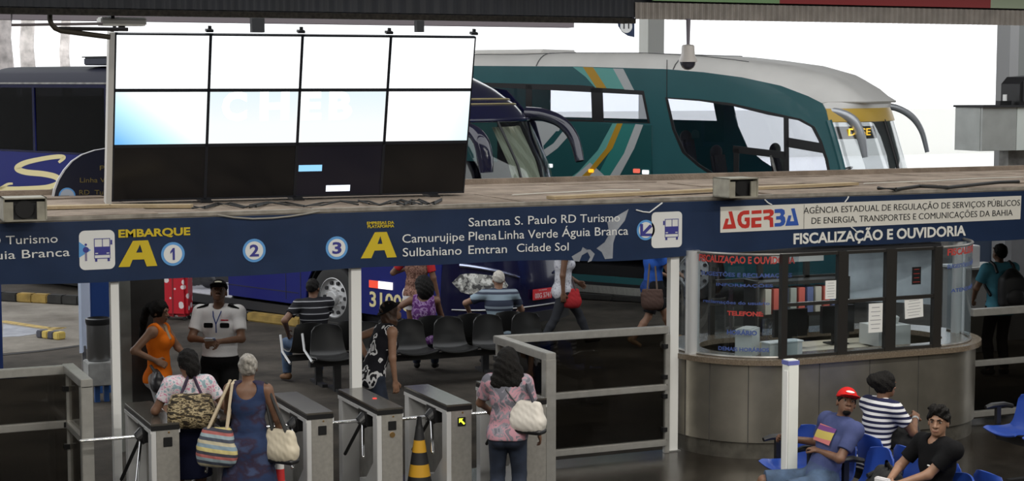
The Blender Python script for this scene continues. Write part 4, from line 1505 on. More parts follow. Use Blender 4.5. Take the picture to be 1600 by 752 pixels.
# things stuck to the glass and inside
def note(px, py, w, hh, m, label, cat='notice', lines=6, tilt=0.0, name='paper_notice'):
    p = P(px, py, Y=BYc - GR - 0.012)
    t = thing(name, label, cat, p)
    o = obj('sheet', box(NB(), (0, 0, 0), (w, 0.002, hh), ry=tilt), m, t)
    ln = NB()
    for k in range(lines):
        wl = w * (0.55 if k == 0 else 0.78 - 0.1 * (k % 3))
        box(ln, (0, -0.0018, hh * 0.36 - k * hh * 0.72 / max(1, lines - 1)), (wl, 0.001, hh * 0.02), ry=tilt)
    obj('print', ln, mat('print grey', (0.25, 0.25, 0.27), 0.8) if m is M_PAPER else mat('print red', (0.5, 0.04, 0.03), 0.6), t)
note(1368, 497, 0.175, 0.305, M_PAPER, 'tall white paper notice on the middle window of the booth')
note(1428, 481, 0.235, 0.215, M_PAPER, 'white paper notice under the small black poster on the booth', tilt=-0.06)
note(1298, 453, 0.13, 0.19, M_PAPER, 'small white paper on the left window of the booth')
note(1432, 431, 0.115, 0.185, M_BLACK, 'small black poster with red lines on the right window of the booth', 'poster', 4, name='small_poster')
# inside: desk, monitors, chair, boxes
def inthing(nm, label, cat, x, y, z, parts):
    t = thing(nm, label, cat, (BX0 + x, BYc + y, z))
    for pn, b_, m in parts:
        obj(pn, b_, m, t, bevel=0.0)
    return t
obj('booth_floor', bring(NB(), BR - 0.12, 0.02, 0.13, 0.15), M_CONC, booth, smooth=True)
inthing('desk', 'cream desk inside the booth', 'desk', 0.95, 0.2, 0.15, [('desk_top', box(NB(), (0, 0, 0.78), (1.6, 0.6, 0.03)), mat('desk cream', (0.5, 0.45, 0.35), 0.5)), ('drawer_unit', box(NB(), (0.5, 0, 0.38), (0.5, 0.5, 0.72)), MATS['desk cream']), ('desk_panel', box(NB(), (-0.2, 0.27, 0.42), (1.0, 0.02, 0.7)), MATS['desk cream'])])
for x, y, lb in ((0.55, 0.15, 'dark computer monitor on the booth desk, left one'), (1.2, 0.2, 'dark computer monitor on the booth desk, right one')):
    inthing('monitor', lb, 'monitor', x, y, 0.945, [('screen_body', box(NB(), (0, 0, 0.28), (0.42, 0.05, 0.3)), M_BLACK), ('stand', box(NB(), (0, 0.03, 0.08), (0.08, 0.05, 0.16)), M_BLACK), ('stand_foot', box(NB(), (0, 0.02, 0.008), (0.22, 0.18, 0.016)), M_BLACK)])
b_ = NB()
grid(b_, lambda u, v: Vector((-0.22 + 0.44 * u, 0.06 * math.cos((u - .5) * 3), 0.35 + 0.55 * v + 0.04 * math.sin(u * 3.1))), 8, 6)
solid(b_, 0.05)
inthing('office_chair', 'cream padded office chair inside the curved end of the booth', 'chair', -0.1, -0.15, 0.15, [('backrest', b_, mat('cream vinyl', (0.55, 0.48, 0.34), 0.6)), ('seat', box(NB(), (0, 0.2, 0.42), (0.46, 0.46, 0.07)), MATS['cream vinyl']), ('pedestal', cyl(NB(), (0, 0.2, 0.05), (0, 0.2, 0.4), 0.03), M_BLACK), ('foot_star', box(NB(), (0, 0.2, 0.03), (0.5, 0.5, 0.04)), M_BLACK)])
inthing('carton', 'white carton standing inside the curved booth glass', 'box', -0.42, -0.55, CZ + 0.001, [('carton_body', box(NB(), (0, 0, 0.14), (0.26, 0.18, 0.28), rz=0.7), mat('carton white', (0.6, 0.6, 0.57), 0.8)), ('flap', box(NB(), (0, 0.0, 0.285), (0.26, 0.12, 0.006), rz=0.7), MATS['carton white'])])
inthing('carton', 'low white box with papers behind the curved booth glass', 'box', -0.1, -0.7, CZ + 0.001, [('carton_body', box(NB(), (0, 0, 0.07), (0.42, 0.14, 0.14), rz=0.1), MATS['carton white']), ('carton_lid', box(NB(), (0, 0, 0.146), (0.44, 0.16, 0.012), rz=0.1), M_PAPER)])
inthing('printer', 'white printer on the booth desk by the right window', 'printer', 1.62, -0.1, 0.945, [('printer_body', box(NB(), (0, 0, 0.13), (0.42, 0.36, 0.22)), mat('printer white', (0.6, 0.6, 0.58), 0.5)), ('paper_tray', box(NB(), (0, -0.02, 0.27), (0.3, 0.05, 0.1), rx=0.3), MATS['printer white'])])
inthing('shelf_unit', 'dark shelf unit at the back of the booth', 'shelf', 0.95, 0.62, 0.15, [('shelf_body', box(NB(), (0, 0, 0.72), (1.2, 0.22, 0.04)), M_FRAME), ('shelf_side', box(NB(), (-0.6, 0, 0.75), (0.04, 0.25, 1.5)), M_FRAME), ('shelf_side', box(NB(), (0.6, 0, 0.75), (0.04, 0.25, 1.5)), M_FRAME), ('shelf_board', box(NB(), (0, 0, 1.1), (1.2, 0.22, 0.04)), M_FRAME), ('shelf_board', box(NB(), (0, 0, 1.46), (1.2, 0.22, 0.04)), M_FRAME)])
for k in range(9):
    inthing('folder', 'office folder on the shelf at the back of the booth', 'folder', 0.5 + 0.11 * k, 0.6, 0.15 + 1.121, [('cover', box(NB(), (0, 0, 0.14), (0.075, 0.19, 0.28)), mat('folder %d' % (k % 3), [(0.35, 0.33, 0.28), (0.4, 0.08, 0.06), (0.08, 0.1, 0.2)][k % 3], 0.6))]) ['group'] = 'folders in the booth'
b_ = NB()
area('booth_lamp', (BX0 + 0.93, BYc + 0.3, GT - 0.1), 1.6, 0.2, 12, (1.0, 0.98, 0.94))

# white post the seated man holds
wp = P(1225, 745, Y=12.3)
t = thing('queue_post', 'white square queue post in front of the steel booth', 'post', (wp.x + 0.05, 12.3, 0))
obj('shaft', box(NB(), (0, 0, 0.74), (0.11, 0.1, 1.48)), mat('post white', (0.74, 0.76, 0.72), 0.45), t, bevel=0.008)
obj('tape_band', box(NB(), (0, 0, 1.455), (0.113, 0.103, 0.035)), mat('tape blue', (0.12, 0.14, 0.4), 0.5), t, label='blue tape round the top')
obj('base_plate', box(NB(), (0, 0, 0.01), (0.22, 0.22, 0.02)), M_STEEL, t)
obj('side_strip', box(NB(), (-0.058, -0.02, 0.7), (0.012, 0.06, 1.38)), M_WHITE, t)  # narrow white strip along the left side of the post
WPOST = (wp.x + 0.05, 12.3)

# ------------------------------------------------------------------ seats
def seat_profile(u, v, W=0.46, H=0.42, flare=0.05, top=0.8):
    """u across, v from the top of the back down to the front lip; local y forward, z up"""
    prof = [(-0.2, 0.80), (-0.19, 0.72), (-0.165, 0.6), (-0.135, 0.5), (-0.09, 0.445), (0.0, 0.425), (0.12, 0.43), (0.2, 0.44), (0.235, 0.425)]
    s = v * (len(prof) - 1)
    i = min(int(s), len(prof) - 2)
    f = s - i
    y = prof[i][0] * (1 - f) + prof[i + 1][0] * f
    z = prof[i][1] * (1 - f) + prof[i + 1][1] * f
    w = W * (0.74 + 0.26 * min(1, v * 1.6))
    if v < 0.12:
        w *= 0.86 + 0.14 * math.sqrt(v / 0.12)
    x = (u - 0.5) * w
    c = (2 * (u - 0.5)) ** 2
    return Vector((x, y + 0.05 * c * (1 - min(1, v * 1.8)), z + 0.035 * c * min(1, v * 1.5) + (0 if v > 0.05 else -0.02 * c)))

def make_seat(m, parent, x, y=0.0, rz=0.0, name='seat_shell', me=[None]):
    b_ = NB()
    grid(b_, seat_profile, 12, 20)
    solid(b_, 0.014)
    o = obj(name, b_, m, parent, Matrix.Translation((x, y, 0)) @ Matrix.Rotation(rz, 4, 'Z'), smooth=True)
    return o

def bench(label, loc, rz, n, pitch, m, arms=(), armw=0.04, beam_h=0.36, group=None, legs=(0.5, -0.5), skip=(), big=None):
    t = thing('waiting_bench', label, 'bench', loc, rz, group)
    for k in range(n):
        if k in skip:
            continue
        so_ = make_seat(m, t, (k - (n - 1) / 2) * pitch)
        if big:
            so_.location.z = big[1]
            so_.scale = (big[0], 1, big[2])
    obj('beam', box(NB(), (0, 0.0, beam_h), (n * pitch, 0.07, 0.07)), M_BLACKM, t)
    for lx in legs:
        b_ = NB()
        box(b_, (lx, 0, beam_h / 2), (0.09, 0.06, beam_h))
        box(b_, (lx, 0.0, 0.02), (0.07, 0.52, 0.04))
        obj('leg', b_, M_BLACKM, t)
    for axx in arms:
        b_ = NB()
        x = (axx - n / 2) * pitch
        tube(b_, [(x, -0.16, 0.64), (x, -0.05, 0.665), (x, 0.1, 0.665), (x, 0.17, 0.65)], [0.022, 0.028, 0.028, 0.02], 8)
        box(b_, (x, 0.02, 0.51), (0.04, 0.05, 0.3))
        obj('armrest', b_, M_BLACK, t, smooth=True)
    return t
M_BSEAT = mat('black seat shell', (0.018, 0.018, 0.018), 0.32)
M_BLSEAT = mat('blue seat shell', (0.022, 0.065, 0.34), 0.35)
SY = 20.25
# black double rows: near row faces the hall, far row faces the buses
xm = P(516, 515, Y=SY).x
bl = bench('row of black waiting seats whose empty seats face the turnstiles', (xm + 2.5 * 0.545, SY, 0), math.pi, 6, 0.545, M_BSEAT, legs=(1.28, -1.1), big=(1.1, -0.07, 1.12))
b2 = bench('row of black waiting seats facing the blue coach, where three people sit', (xm + 2.5 * 0.545 - 0.14, SY + 0.56, 0), 0, 6, 0.545, M_BSEAT, legs=(-1.2, 1.1), big=(1.1, -0.07, 1.12))
for x0_ in (1.66, 1.94):
    b_ = NB()
    tube(b_, [(x0_, -0.2, 0.72), (x0_, -0.12, 0.52), (x0_ + 0.0, 0.2, 0.42)], 0.016, 6)
    obj('side_bracket', b_, mat('pale metal', (0.6, 0.6, 0.6), 0.4, 0.4), bl, smooth=True, label='pale metal side bracket')
SYF = SY + 0.56
# blue double rows in the hall
BXA = 8.62
bench('blue seat row at the lower right whose seats face left', (BXA - 0.2, 11.65, 0), math.pi / 2, 5, 0.52, M_BLSEAT, arms=(0, 1, 2, 3, 4, 5), legs=(-1.2, 0.9))
bench('blue seat row at the lower right whose seats face the booth side', (BXA + 0.36, 11.65, 0), -math.pi / 2, 5, 0.52, M_BLSEAT, arms=(0, 1, 2, 3, 4, 5), legs=(-1.2, 0.9))
fc = P(1607, 692, Z=0.43)
bench('blue seat with black legs at the far right edge, facing left', (fc.x + 0.2, fc.y + 0.1, 0), math.pi / 2, 2, 0.56, M_BLSEAT, arms=(2,), legs=(0.1, -0.4))
# ------------------------------------------------------------------ coaches
Rh_ = Vector((_R.x, _R.y, 0)).normalized()
Fh_ = Vector((_F.x, _F.y, 0)).normalized()
class Bus:
    def __init__(self, name, label, phi, anchor, ax, hw):
        """anchor: a point on the near side plane; ax: its distance behind the nose (local x = -ax)"""
        self.e1 = Rh_ * math.cos(D2R(phi)) - Fh_ * math.sin(D2R(phi))
        self.e2 = Vector((-self.e1.y, self.e1.x, 0))
        a = Vector(anchor)
        o = a + self.e1 * ax + self.e2 * hw
        self.o = Vector((o.x, o.y, 0))
        self.hw = hw
        self.rz = math.atan2(self.e1.y, self.e1.x)
        self.t = thing('coach', label, 'bus', self.o, self.rz)
        self.sp = (self.o - self.e2 * hw, -self.e2)
        # side plane (u = local x, v = z, w = outward -y)
        self.MS = Matrix(((1, 0, 0, 0), (0, 0, -1, -hw), (0, 1, 0, 0), (0, 0, 0, 1)))
        self.MF = Matrix(((1, 0, 0, 0), (0, 0, 1, hw), (0, 1, 0, 0), (0, 0, 0, 1)))
    def uv(self, x, y, off=0.0):
        p = P(x, y, pl=(self.sp[0] - self.e2 * off, self.sp[1])) - self.o
        return p.dot(self.e1), p.z
    def loc(self, p):
        p = p - self.o
        return Vector((p.dot(self.e1), p.dot(self.e2), p.z))
    def side(self, name, loops, m, lift=0.0, thick=0.03, far=False, label=None):
        if far:
            return panel(name, loops, m, self.MF @ Matrix.Translation((0, 0, lift - thick)), thick, self.t, label)
        return panel(name, loops, m, self.MS @ Matrix.Translation((0, 0, lift)), thick, self.t, label)
    def px(self, pts):
        return [self.uv(*p) for p in pts]
    def surf(self, name, fn, nu, nv, m, th=0.02, label=None, smooth=True):
        b = NB()
        grid(b, fn, nu, nv)
        solid(b, th)
        return obj(name, b, m, self.t, smooth=smooth, label=label)

def wheel(bus, x, far=False, steer=True):
    sy = bus.hw - 0.02 if far else -(bus.hw - 0.02)
    sg = 1 if far else -1
    r = 0.51
    b = NB()
    lathe(b, [(0.3, 0.0), (0.42, 0.0), (0.48, 0.015), (0.505, 0.05), (r, 0.1), (r, 0.22), (0.49, 0.27), (0.4, 0.28), (0.3, 0.28)], n=44, cap=False)
    M = Matrix.Translation((x, sy, r)) @ Matrix.Rotation(D2R(-90) * sg, 4, 'X')
    # lathe axis z -> local -y is outward; flip so the zero end faces out
    M = Matrix.Translation((x, sy, r)) @ Matrix.Rotation(D2R(90 if sg > 0 else -90), 4, 'X')
    bmesh.ops.transform(b, matrix=M, verts=b.verts)
    tyre = obj('tyre', b, M_RUBBER, bus.t, smooth=True)
    b = NB()
    lathe(b, [(0.305, -0.005), (0.315, 0.0), (0.3, 0.02), (0.285, 0.05), (0.27, 0.06), (0.2, 0.045), (0.17, 0.03), (0.15, 0.03), (0.12, 0.02), (0.115, -0.03), (0.1, -0.05), (0.0, -0.055)], n=44, cap=False)
    bmesh.ops.transform(b, matrix=M, verts=b.verts)
    rim = obj('rim', b, mat('wheel rim', (0.55, 0.55, 0.55), 0.45, 0.4), bus.t, smooth=True)
    b = NB()
    for k in range(10):
        a = 2 * math.pi * k / 10
        cyl(b, (0.235 * math.cos(a), 0.235 * math.sin(a), 0.02), (0.235 * math.cos(a), 0.235 * math.sin(a), 0.06), 0.03, n=12)
    bmesh.ops.transform(b, matrix=M, verts=b.verts)
    obj('vent_hole', b, M_BLACKM, rim)
    b = NB()
    for k in range(10):
        a = 2 * math.pi * (k + .5) / 10
        cyl(b, (0.15 * math.cos(a), 0.15 * math.sin(a), -0.005), (0.15 * math.cos(a), 0.15 * math.sin(a), 0.03), 0.016, n=8)
    bmesh.ops.transform(b, matrix=M, verts=b.verts)
    obj('wheel_nut', b, M_CHROME, rim)
    return tyre

def coach_seat(bus, x, y, z, m, head=None):
    b = NB()
    box(b, (x, y, z + 0.38), (0.44, 0.42, 0.14))
    box(b, (x - 0.24, y, z + 0.8), (0.13, 0.42, 0.8), ry=-0.18)
    o = obj('passenger_seat', b, m, bus.t, bevel=0.05)
    b = NB()
    ball(b, (x - 0.33, y, z + 1.2), 0.16, (0.45, 1.25, 0.8), 14)
    obj('headrest', b, head or m, o, smooth=True)

# ---------------------------------------------------------------- the blue coach 3100
M_BUSB = mat('coach blue', (0.012, 0.018, 0.15), 0.3, spec=0.35)
M_BUSN = mat('coach dark navy', (0.01, 0.011, 0.042), 0.16, coat=0.3)
M_CREAM = mat('coach cream', (0.78, 0.68, 0.36), 0.4)
M_BGLASS = glass('coach dark glass', (0.05, 0.05, 0.055), 0.035)
M_CGLASS = glass('coach clear glass', (0.86, 0.9, 0.88), 0.05)
wc = P(519, 466, Z=0.51)
blue = Bus('coach', 'blue coach numbered 3100 with a big cream letter, parked behind the screen wall', 43, wc, 2.7, 1.27)
B_ = blue
HB = 4.12
L = 12.6
def arch(xc, r=0.62, n=14):
    return [(xc + r * math.cos(math.pi * k / n), 0.5 + r * math.sin(math.pi * k / n)) for k in range(n + 1)]
# side wall with windows, wheel arches and the open luggage bay
zs = 0.34
outer = [(-0.35, zs), (-0.22, 1.2), (-0.3, 2.2), (-0.62, 3.2), (-1.2, HB - 0.3), (-L, HB - 0.3), (-L, zs)]
arch_f = [(-2.7 + 0.62, zs)] + arch(-2.7) + [(-2.7 - 0.62, zs)]
arch_r = [(-9.3 + 0.62, zs)] + arch(-9.3) + [(-9.3 - 0.62, zs)]
bay_r = B_.uv(357, 450)[0]
bay_l = B_.uv(262, 450)[0]
low = [(-L, zs), (-9.92, zs)] + arch(-9.3)[::-1] + [(-8.68, zs), (bay_l, zs), (bay_l, 1.4), (bay_r, 1.4), (bay_r, zs), (-3.32, zs)] + arch(-2.7)[::-1] + [(-2.08, zs), (-0.35, zs)]
outer = [(-0.35, zs), (-0.3, 1.2), (-0.42, 2.2), (-0.8, 3.2), (-1.4, HB - 0.42), (-2.4, HB - 0.3), (-L, HB - 0.3)] + low[:-1]
bay_r = B_.uv(357, 450)[0]
bay_l = B_.uv(262, 450)[0]
zw0, zw1 = B_.uv(60, 236)[1], B_.uv(60, 137)[1]
win = []
xe = [B_.uv(px, 190)[0] for px in (-60, 53, 166)] 
edges = [-1.45, -3.0, -4.6, -6.2, -7.7, xe[2] + 0.0, xe[1], xe[0]]
edges = [-1.45, -2.9, -4.4, -5.9, -7.3] + [e for e in (xe[2], xe[1], xe[0]) if e < -7.5]
edges = [max(e, -L + 0.12) for e in edges]
for a, c in zip(edges[:-1], edges[1:]):
    win.append([(c + 0.035, zw0), (a - 0.035, zw0), (a - 0.035, zw1), (c + 0.035, zw1)])
blue.side('side_wall', [outer] + win, M_BUSB, -0.03, 0.03)
blue.side('far_side_wall', [outer] + [[(-10.5, zw0), (-1.6, zw0), (-1.6, zw1), (-10.5, zw1)]], M_BUSN, 0.03, 0.03, True)
# dark upper band round the windows and above them
band = [(-L, zw0 - 0.03), (-1.0, zw0 - 0.03), (-0.7, zw1 - 0.1), (-1.2, HB - 0.32), (-L, HB - 0.32)]
blue.side('window_band', [band] + win, M_BUSN, 0.001, 0.006)
for w_ in win:
    blue.side('side_window', [w_], M_BGLASS, -0.02, 0.006)
# roof
def roofn(u, v):
    x = -L + (L - 2.2) * u
    t = (v - 0.5) * 2
    d = 0.0
    xr = -x
    if xr < 3.4:
        d = ((3.4 - xr) / 2.5) ** 2 * 0.32
    yy = math.copysign(1, t) * (1 - (1 - min(1, abs(t) * 1.02)) ** 1.0) * 1.27
    a = abs(t)
    z = HB - 0.3 + 0.3 * (1 - a ** 5) ** 0.5 if a < 1 else HB - 0.3
    return Vector((x, t * 1.27, z - d))
blue.surf('roof', roofn, 40, 28, mat('coach roof navy', (0.008, 0.009, 0.022), 0.55, spec=0.2), 0.03)
for z_, c_ in ((HB - 0.3, M_STEELD),):
    blue.side('drip_rail', [[(-L, z_ - 0.03), (-1.25, z_ - 0.03), (-1.25, z_), (-L, z_)]], c_, 0.006, 0.012)
# front: lower mask, windscreen, dome
def xf(z):
    pts = ((0.3, -0.02), (0.9, 0.0), (1.4, -0.06), (1.9, -0.16), (2.6, -0.4), (3.2, -0.78), (3.5, -1.02), (3.8, -1.45), (HB, -2.15))
    for (z0, x0), (z1, x1) in zip(pts[:-1], pts[1:]):
        if z <= z1:
            return x0 + (x1 - x0) * (z - z0) / (z1 - z0)
    return pts[-1][1]
def front(t, z, off=0.0, bul=0.42):
    a = abs(t)
    shrink = 1.0 - max(0, (z - 3.2)) * 0.12
    return Vector((xf(z) + bul * (1 - a ** 2.6) - 0.32 * a ** 8 + off, t * 1.27 * shrink, z))
blue.surf('front_mask', lambda u, v: front(-1 + 2 * u, 0.34 + 1.16 * v), 30, 10, M_BUSN, 0.03)
blue.surf('windscreen', lambda u, v: front(-1 + 2 * u, 1.5 + 1.75 * v, 0.0), 30, 14, M_CGLASS, 0.012)
def dome(u, v):
    t = -1 + 2 * u
    p = front(t, 3.25 + (HB - 3.25) * v, 0.0, 0.42 * (1 - 0.4 * v))
    zt_ = HB - 0.074 - 0.3 + 0.3 * max(0.0, 1 - abs(t) ** 5) ** 0.5
    p.z = 3.25 + (zt_ - 3.25) * v
    if abs(t) > 0.9:
        p.y = math.copysign(1.27, t) * (abs(t))
    return p
blue.surf('front_dome', dome, 30, 10, M_BUSN, 0.03)
for zz_ in (3.52, 3.6):
    b = NB()
    tube(b, [dome(0.02 + 0.96 * k / 24, (zz_ - 3.25) / (HB - 3.25)) + Vector((0.012, 0, 0.004)) for k in range(25)], 0.012, 6)
    obj('gold_line', b, mat('pale gold', (0.6, 0.5, 0.25), 0.3, 0.3), blue.t, smooth=True, label='thin pale gold line')
for tt in (-0.99, 0.0, 0.99):
    b = NB()
    tube(b, [front(tt, 1.5 + 1.75 * k / 8, 0.005) for k in range(9)], 0.035 if tt else 0.02, 8)
    obj('pillar', b, M_BUSN if tt else M_BLACK, blue.t, smooth=True)
b = NB()
tube(b, [front(-0.98 + 1.96 * k / 20, 3.26, 0.01) for k in range(21)], 0.03, 8)
obj('header', b, M_BUSN, blue.t, smooth=True)
# folded curtains behind the windscreen
M_CURT = ramp_mat('curtain folds', 'stripe', [(0.0, (0.34, 0.33, 0.27)), (0.5, (0.46, 0.45, 0.38))], 9, (0, 1, 0.25))
blue.surf('curtain', lambda u, v: front(0.1 + 0.8 * u, 1.55 + 1.6 * v, -0.3 + 0.04 * math.sin(u * 40)), 60, 6, M_CURT, 0.01)
blue.surf('dashboard', lambda u, v: front(-0.95 + 1.9 * u, 1.52, -0.04 - 0.75 * v), 20, 4, M_BLACK, 0.05)
b = NB()
cyl(b, (-0.75, 0.5, 3.3), (-0.75, 0.5, 3.33), 0.13, n=20)
obj('ceiling_light', b, mat('cabin light', (1, 0.97, 0.9), 0.5, emit=4.0), blue.t, smooth=True)
# head lamps, badge, plate, wiper
def lamp_patch(ts, zs_, off, m, name, n=10):
    def fn(u, v):
        z = zs_[0] + (zs_[1] - zs_[0]) * v
        t0 = ts[0] + (ts[1] - ts[0]) * u
        # rounded almond outline
        zc = (zs_[0] + zs_[1]) / 2 + 0.05 * (1 - u)
        k = math.sqrt(max(0, 1 - (2 * u - 1) ** 4)) * (0.75 + 0.35 * (1 - u))
        return front(t0, zc + (z - (zs_[0] + zs_[1]) / 2) * k, off + 0.02 * math.sin(math.pi * u) * math.sin(math.pi * v))
    return blue.surf(name, fn, n, 8, m, 0.015)
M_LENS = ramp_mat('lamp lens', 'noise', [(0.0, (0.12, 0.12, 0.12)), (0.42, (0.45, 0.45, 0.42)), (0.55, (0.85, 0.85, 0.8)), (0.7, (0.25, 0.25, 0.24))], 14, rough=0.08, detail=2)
for s_ in (-1, 1):
    lamp_patch((s_ * 0.95, s_ * 0.46), (0.74, 1.05), 0.012, M_LENS, 'headlamp')
    b = NB()
    tube(b, [front(s_ * (0.9 - 0.6 * k / 12), 1.2 - 0.2 * (k / 12) ** 1.2, 0.015) for k in range(13)], [0.03 - 0.001 * k for k in range(13)], 8)
    obj('eyebrow_trim', b, mat('bright blue chrome', (0.5, 0.55, 0.75), 0.15, 0.9), blue.t, smooth=True)
b = NB()
tube(b, [front(-0.95 + 1.9 * k / 20, 0.55 + 0.0 * k, 0.012) for k in range(21)], 0.012, 6)
obj('bumper_line', b, M_STEEL, blue.t, smooth=True)
blue.surf('bumper', lambda u, v: front(-1 + 2 * u, 0.3 + 0.16 * v, 0.03), 30, 4, M_BLACKM, 0.03)
pc = front(0.05, 0.72, 0.03)
pz = NB()
box(pz, (pc.x + 0.012, pc.y, pc.z), (0.015, 0.42, 0.16))
obj('number_plate', pz, mat('plate red', (0.7, 0.04, 0.05), 0.4), blue.t, bevel=0.006)
MPL = Matrix(((0, 0, 1, pc.x + 0.02), (1, 0, 0, pc.y), (0, 1, 0, pc.z), (0, 0, 0, 1)))
letter('00G 5741', -0.17, -0.055, 0.17, -0.055, 0.075, mat('plate letter', (0.85, 0.6, 0.6), 0.5), MPL, blue.t, bold=0.02)
letter('SALVADOR', -0.09, 0.05, 0.09, 0.05, 0.02, MATS['plate letter'], MPL, blue.t)
b = NB()
bar(b, front(0.1, 1.5, 0.05), front(-0.05, 1.9, 0.05), 0.025, 0.02)
bar(b, front(0.45, 1.5, 0.05), front(0.3, 2.1, 0.05), 0.025, 0.02)
obj('wiper', b, M_STEELD, blue.t)
# number and markers on the side
u0, v0 = blue.uv(578, 482)
u1, v1 = blue.uv(641, 490)
v0 = blue.uv(578, 479)[1]
letter('31000', u0, v0, u0 + (u1 - u0) * 1.0, v0, 0.23, M_CREAM, blue.MS, blue.t, bold=0.02, lift=0.004)
u0, v0 = blue.uv(578, 447)
u1, v1 = blue.uv(614, 437)
blue.side('red_marker', [[(u0, v0 - .02), (u0 + (u1 - u0) * .4, v0 - .02), (u0 + (u1 - u0) * .4, v0 + .09), (u0, v0 + .09)]], mat('marker red', (0.85, 0.08, 0.04), 0.3, emit=0.5), 0.004, 0.015)
blue.side('white_marker', [[(u0 + (u1 - u0) * .4, v0 - .02), (u1, v0 - .02), (u1, v0 + .09), (u0 + (u1 - u0) * .4, v0 + .09)]], mat('marker white', (1, 0.96, 0.92), 0.3, emit=0.9), 0.004, 0.015)
sm_ = NB()
for px in (447, 470):
    u = blue.uv(px, 460)[0]
    box(sm_, (u, -blue.hw - 0.001, 0.9), (0.012, 0.006, 1.0))
box(sm_, (-6, -blue.hw - 0.001, 0.52), (5, 0.006, 0.012))
obj('panel_gap', sm_, M_BLACKM, blue.t)
sk = NB()
box(sk, (-6, -blue.hw + 0.03, 0.22), (5.3, 0.05, 0.14))
obj('black_sill', sk, M_BLACKM, blue.t)
# luggage bay: ribbed floor, walls, hatch swung up
b = NB()
box(b, ((bay_l + bay_r) / 2, 0, 0.28), (bay_r - bay_l, 2.46, 0.04))
for k in range(30):
    box(b, ((bay_l + bay_r) / 2, -1.15 + k * 0.08, 0.306), (bay_r - bay_l, 0.03, 0.012))
obj('bay_floor', b, mat('bay aluminium', (0.6, 0.6, 0.64), 0.35, 0.5), blue.t)
b = NB()
box(b, (bay_r + 0.02, 0, 0.85), (0.03, 2.4, 1.15))
box(b, (bay_l - 0.02, 0, 0.85), (0.03, 2.4, 1.15))
obj('bay_wall', b, M_BLACKM, blue.t)
obj('bay_hatch', box(NB(), ((bay_l + bay_r) / 2, -1.62, 1.75), (bay_r - bay_l - 0.02, 0.03, 0.8), rx=0.9), M_BUSB, blue.t)
_bl = blue.o + blue.e1 * ((bay_l + bay_r) / 2) + Vector((0, 0, 1.42))
area('bay_fill_lamp', tuple(_bl), 0.8, 0.3, 22)  # unseen lamp added to brighten the bay floor
# wheels
for x in (-2.7, -9.3):
    wheel(blue, x)
    wheel(blue, x, True)
b = NB()
for x in (-2.7, -9.3):
    grid(b, lambda u, v: Vector((x + 0.6 * math.cos(math.pi * u), -1.22 + 0.6 * v, 0.5 + 0.6 * math.sin(math.pi * u))), 16, 2)
solid(b, 0.02)
obj('wheel_housing', b, M_BLACKM, blue.t, smooth=True)
obj('chassis', box(NB(), (-7, 0, 0.15), (10.5, 1.9, 0.18)), M_BLACKM, blue.t)
obj('cabin_floor', box(NB(), (-6.8, 0, 1.5), (11.5, 2.44, 0.06)), M_BLACKM, blue.t)
obj('rear_wall', box(NB(), (-L + 0.02, 0, 1.95), (0.04, 2.5, 3.2)), M_BUSB, blue.t)
for k in range(8):
    for y in (-0.85, 0.85):
        coach_seat(blue, -2.6 - 1.15 * k, y, 1.5, mat('seat cloth dark', (0.05, 0.05, 0.07), 0.9), mat('headrest grey', (0.35, 0.35, 0.36), 0.8))
# mirrors like drooping arms
def mirror(pts, r, m, bus):
    b = NB()
    q = [Vector(p) for p in pts]
    # resample with Catmull-Rom
    out, rr = [], []
    n = len(q)
    for i in range(n - 1):
        p0, p1, p2, p3 = q[max(i - 1, 0)], q[i], q[i + 1], q[min(i + 2, n - 1)]
        for k in range(6):
            t = k / 6
            out.append(0.5 * ((2 * p1) + (p2 - p0) * t + (2 * p0 - 5 * p1 + 4 * p2 - p3) * t * t + (3 * p1 - p0 - 3 * p2 + p3) * t ** 3))
            rr.append(r[i] + (r[i + 1] - r[i]) * t)
    out.append(q[-1])
    rr.append(r[-1])
    tube(b, out, rr, 12)
    return obj('mirror_arm', b, m, bus.t, smooth=True)
d0 = (blue.o + blue.e1 * 0.1 - Vector(CP)).dot(_F)
far_o = blue.o + blue.e2 * 1.2 - blue.e1 * 0.2
near_o = blue.o - blue.e2 * 1.2 - blue.e1 * 0.1
def mpts(pts, D):
    return [blue.loc(P(x, y, D=D_)) for (x, y), D_ in zip(pts, D)]
Df = (far_o - CP).dot(_F)
Dn = (near_o - CP).dot(_F)
M_MIRB = mat('mirror navy', (0.014, 0.014, 0.035), 0.12, coat=1.0)
mirror(mpts([(822, 178), (850, 180), (878, 192), (897, 217), (906, 252)], [Df + .1, Df, Df - .1, Df - .15, Df - .2]), [0.11, 0.1, 0.095, 0.085, 0.07], M_MIRB, blue)
mirror(mpts([(716, 200), (738, 205), (752, 222), (758, 248), (760, 270)], [Dn + .1, Dn, Dn - .1, Dn - .1, Dn - .1]), [0.1, 0.1, 0.12, 0.12, 0.1], M_MIRB, blue)
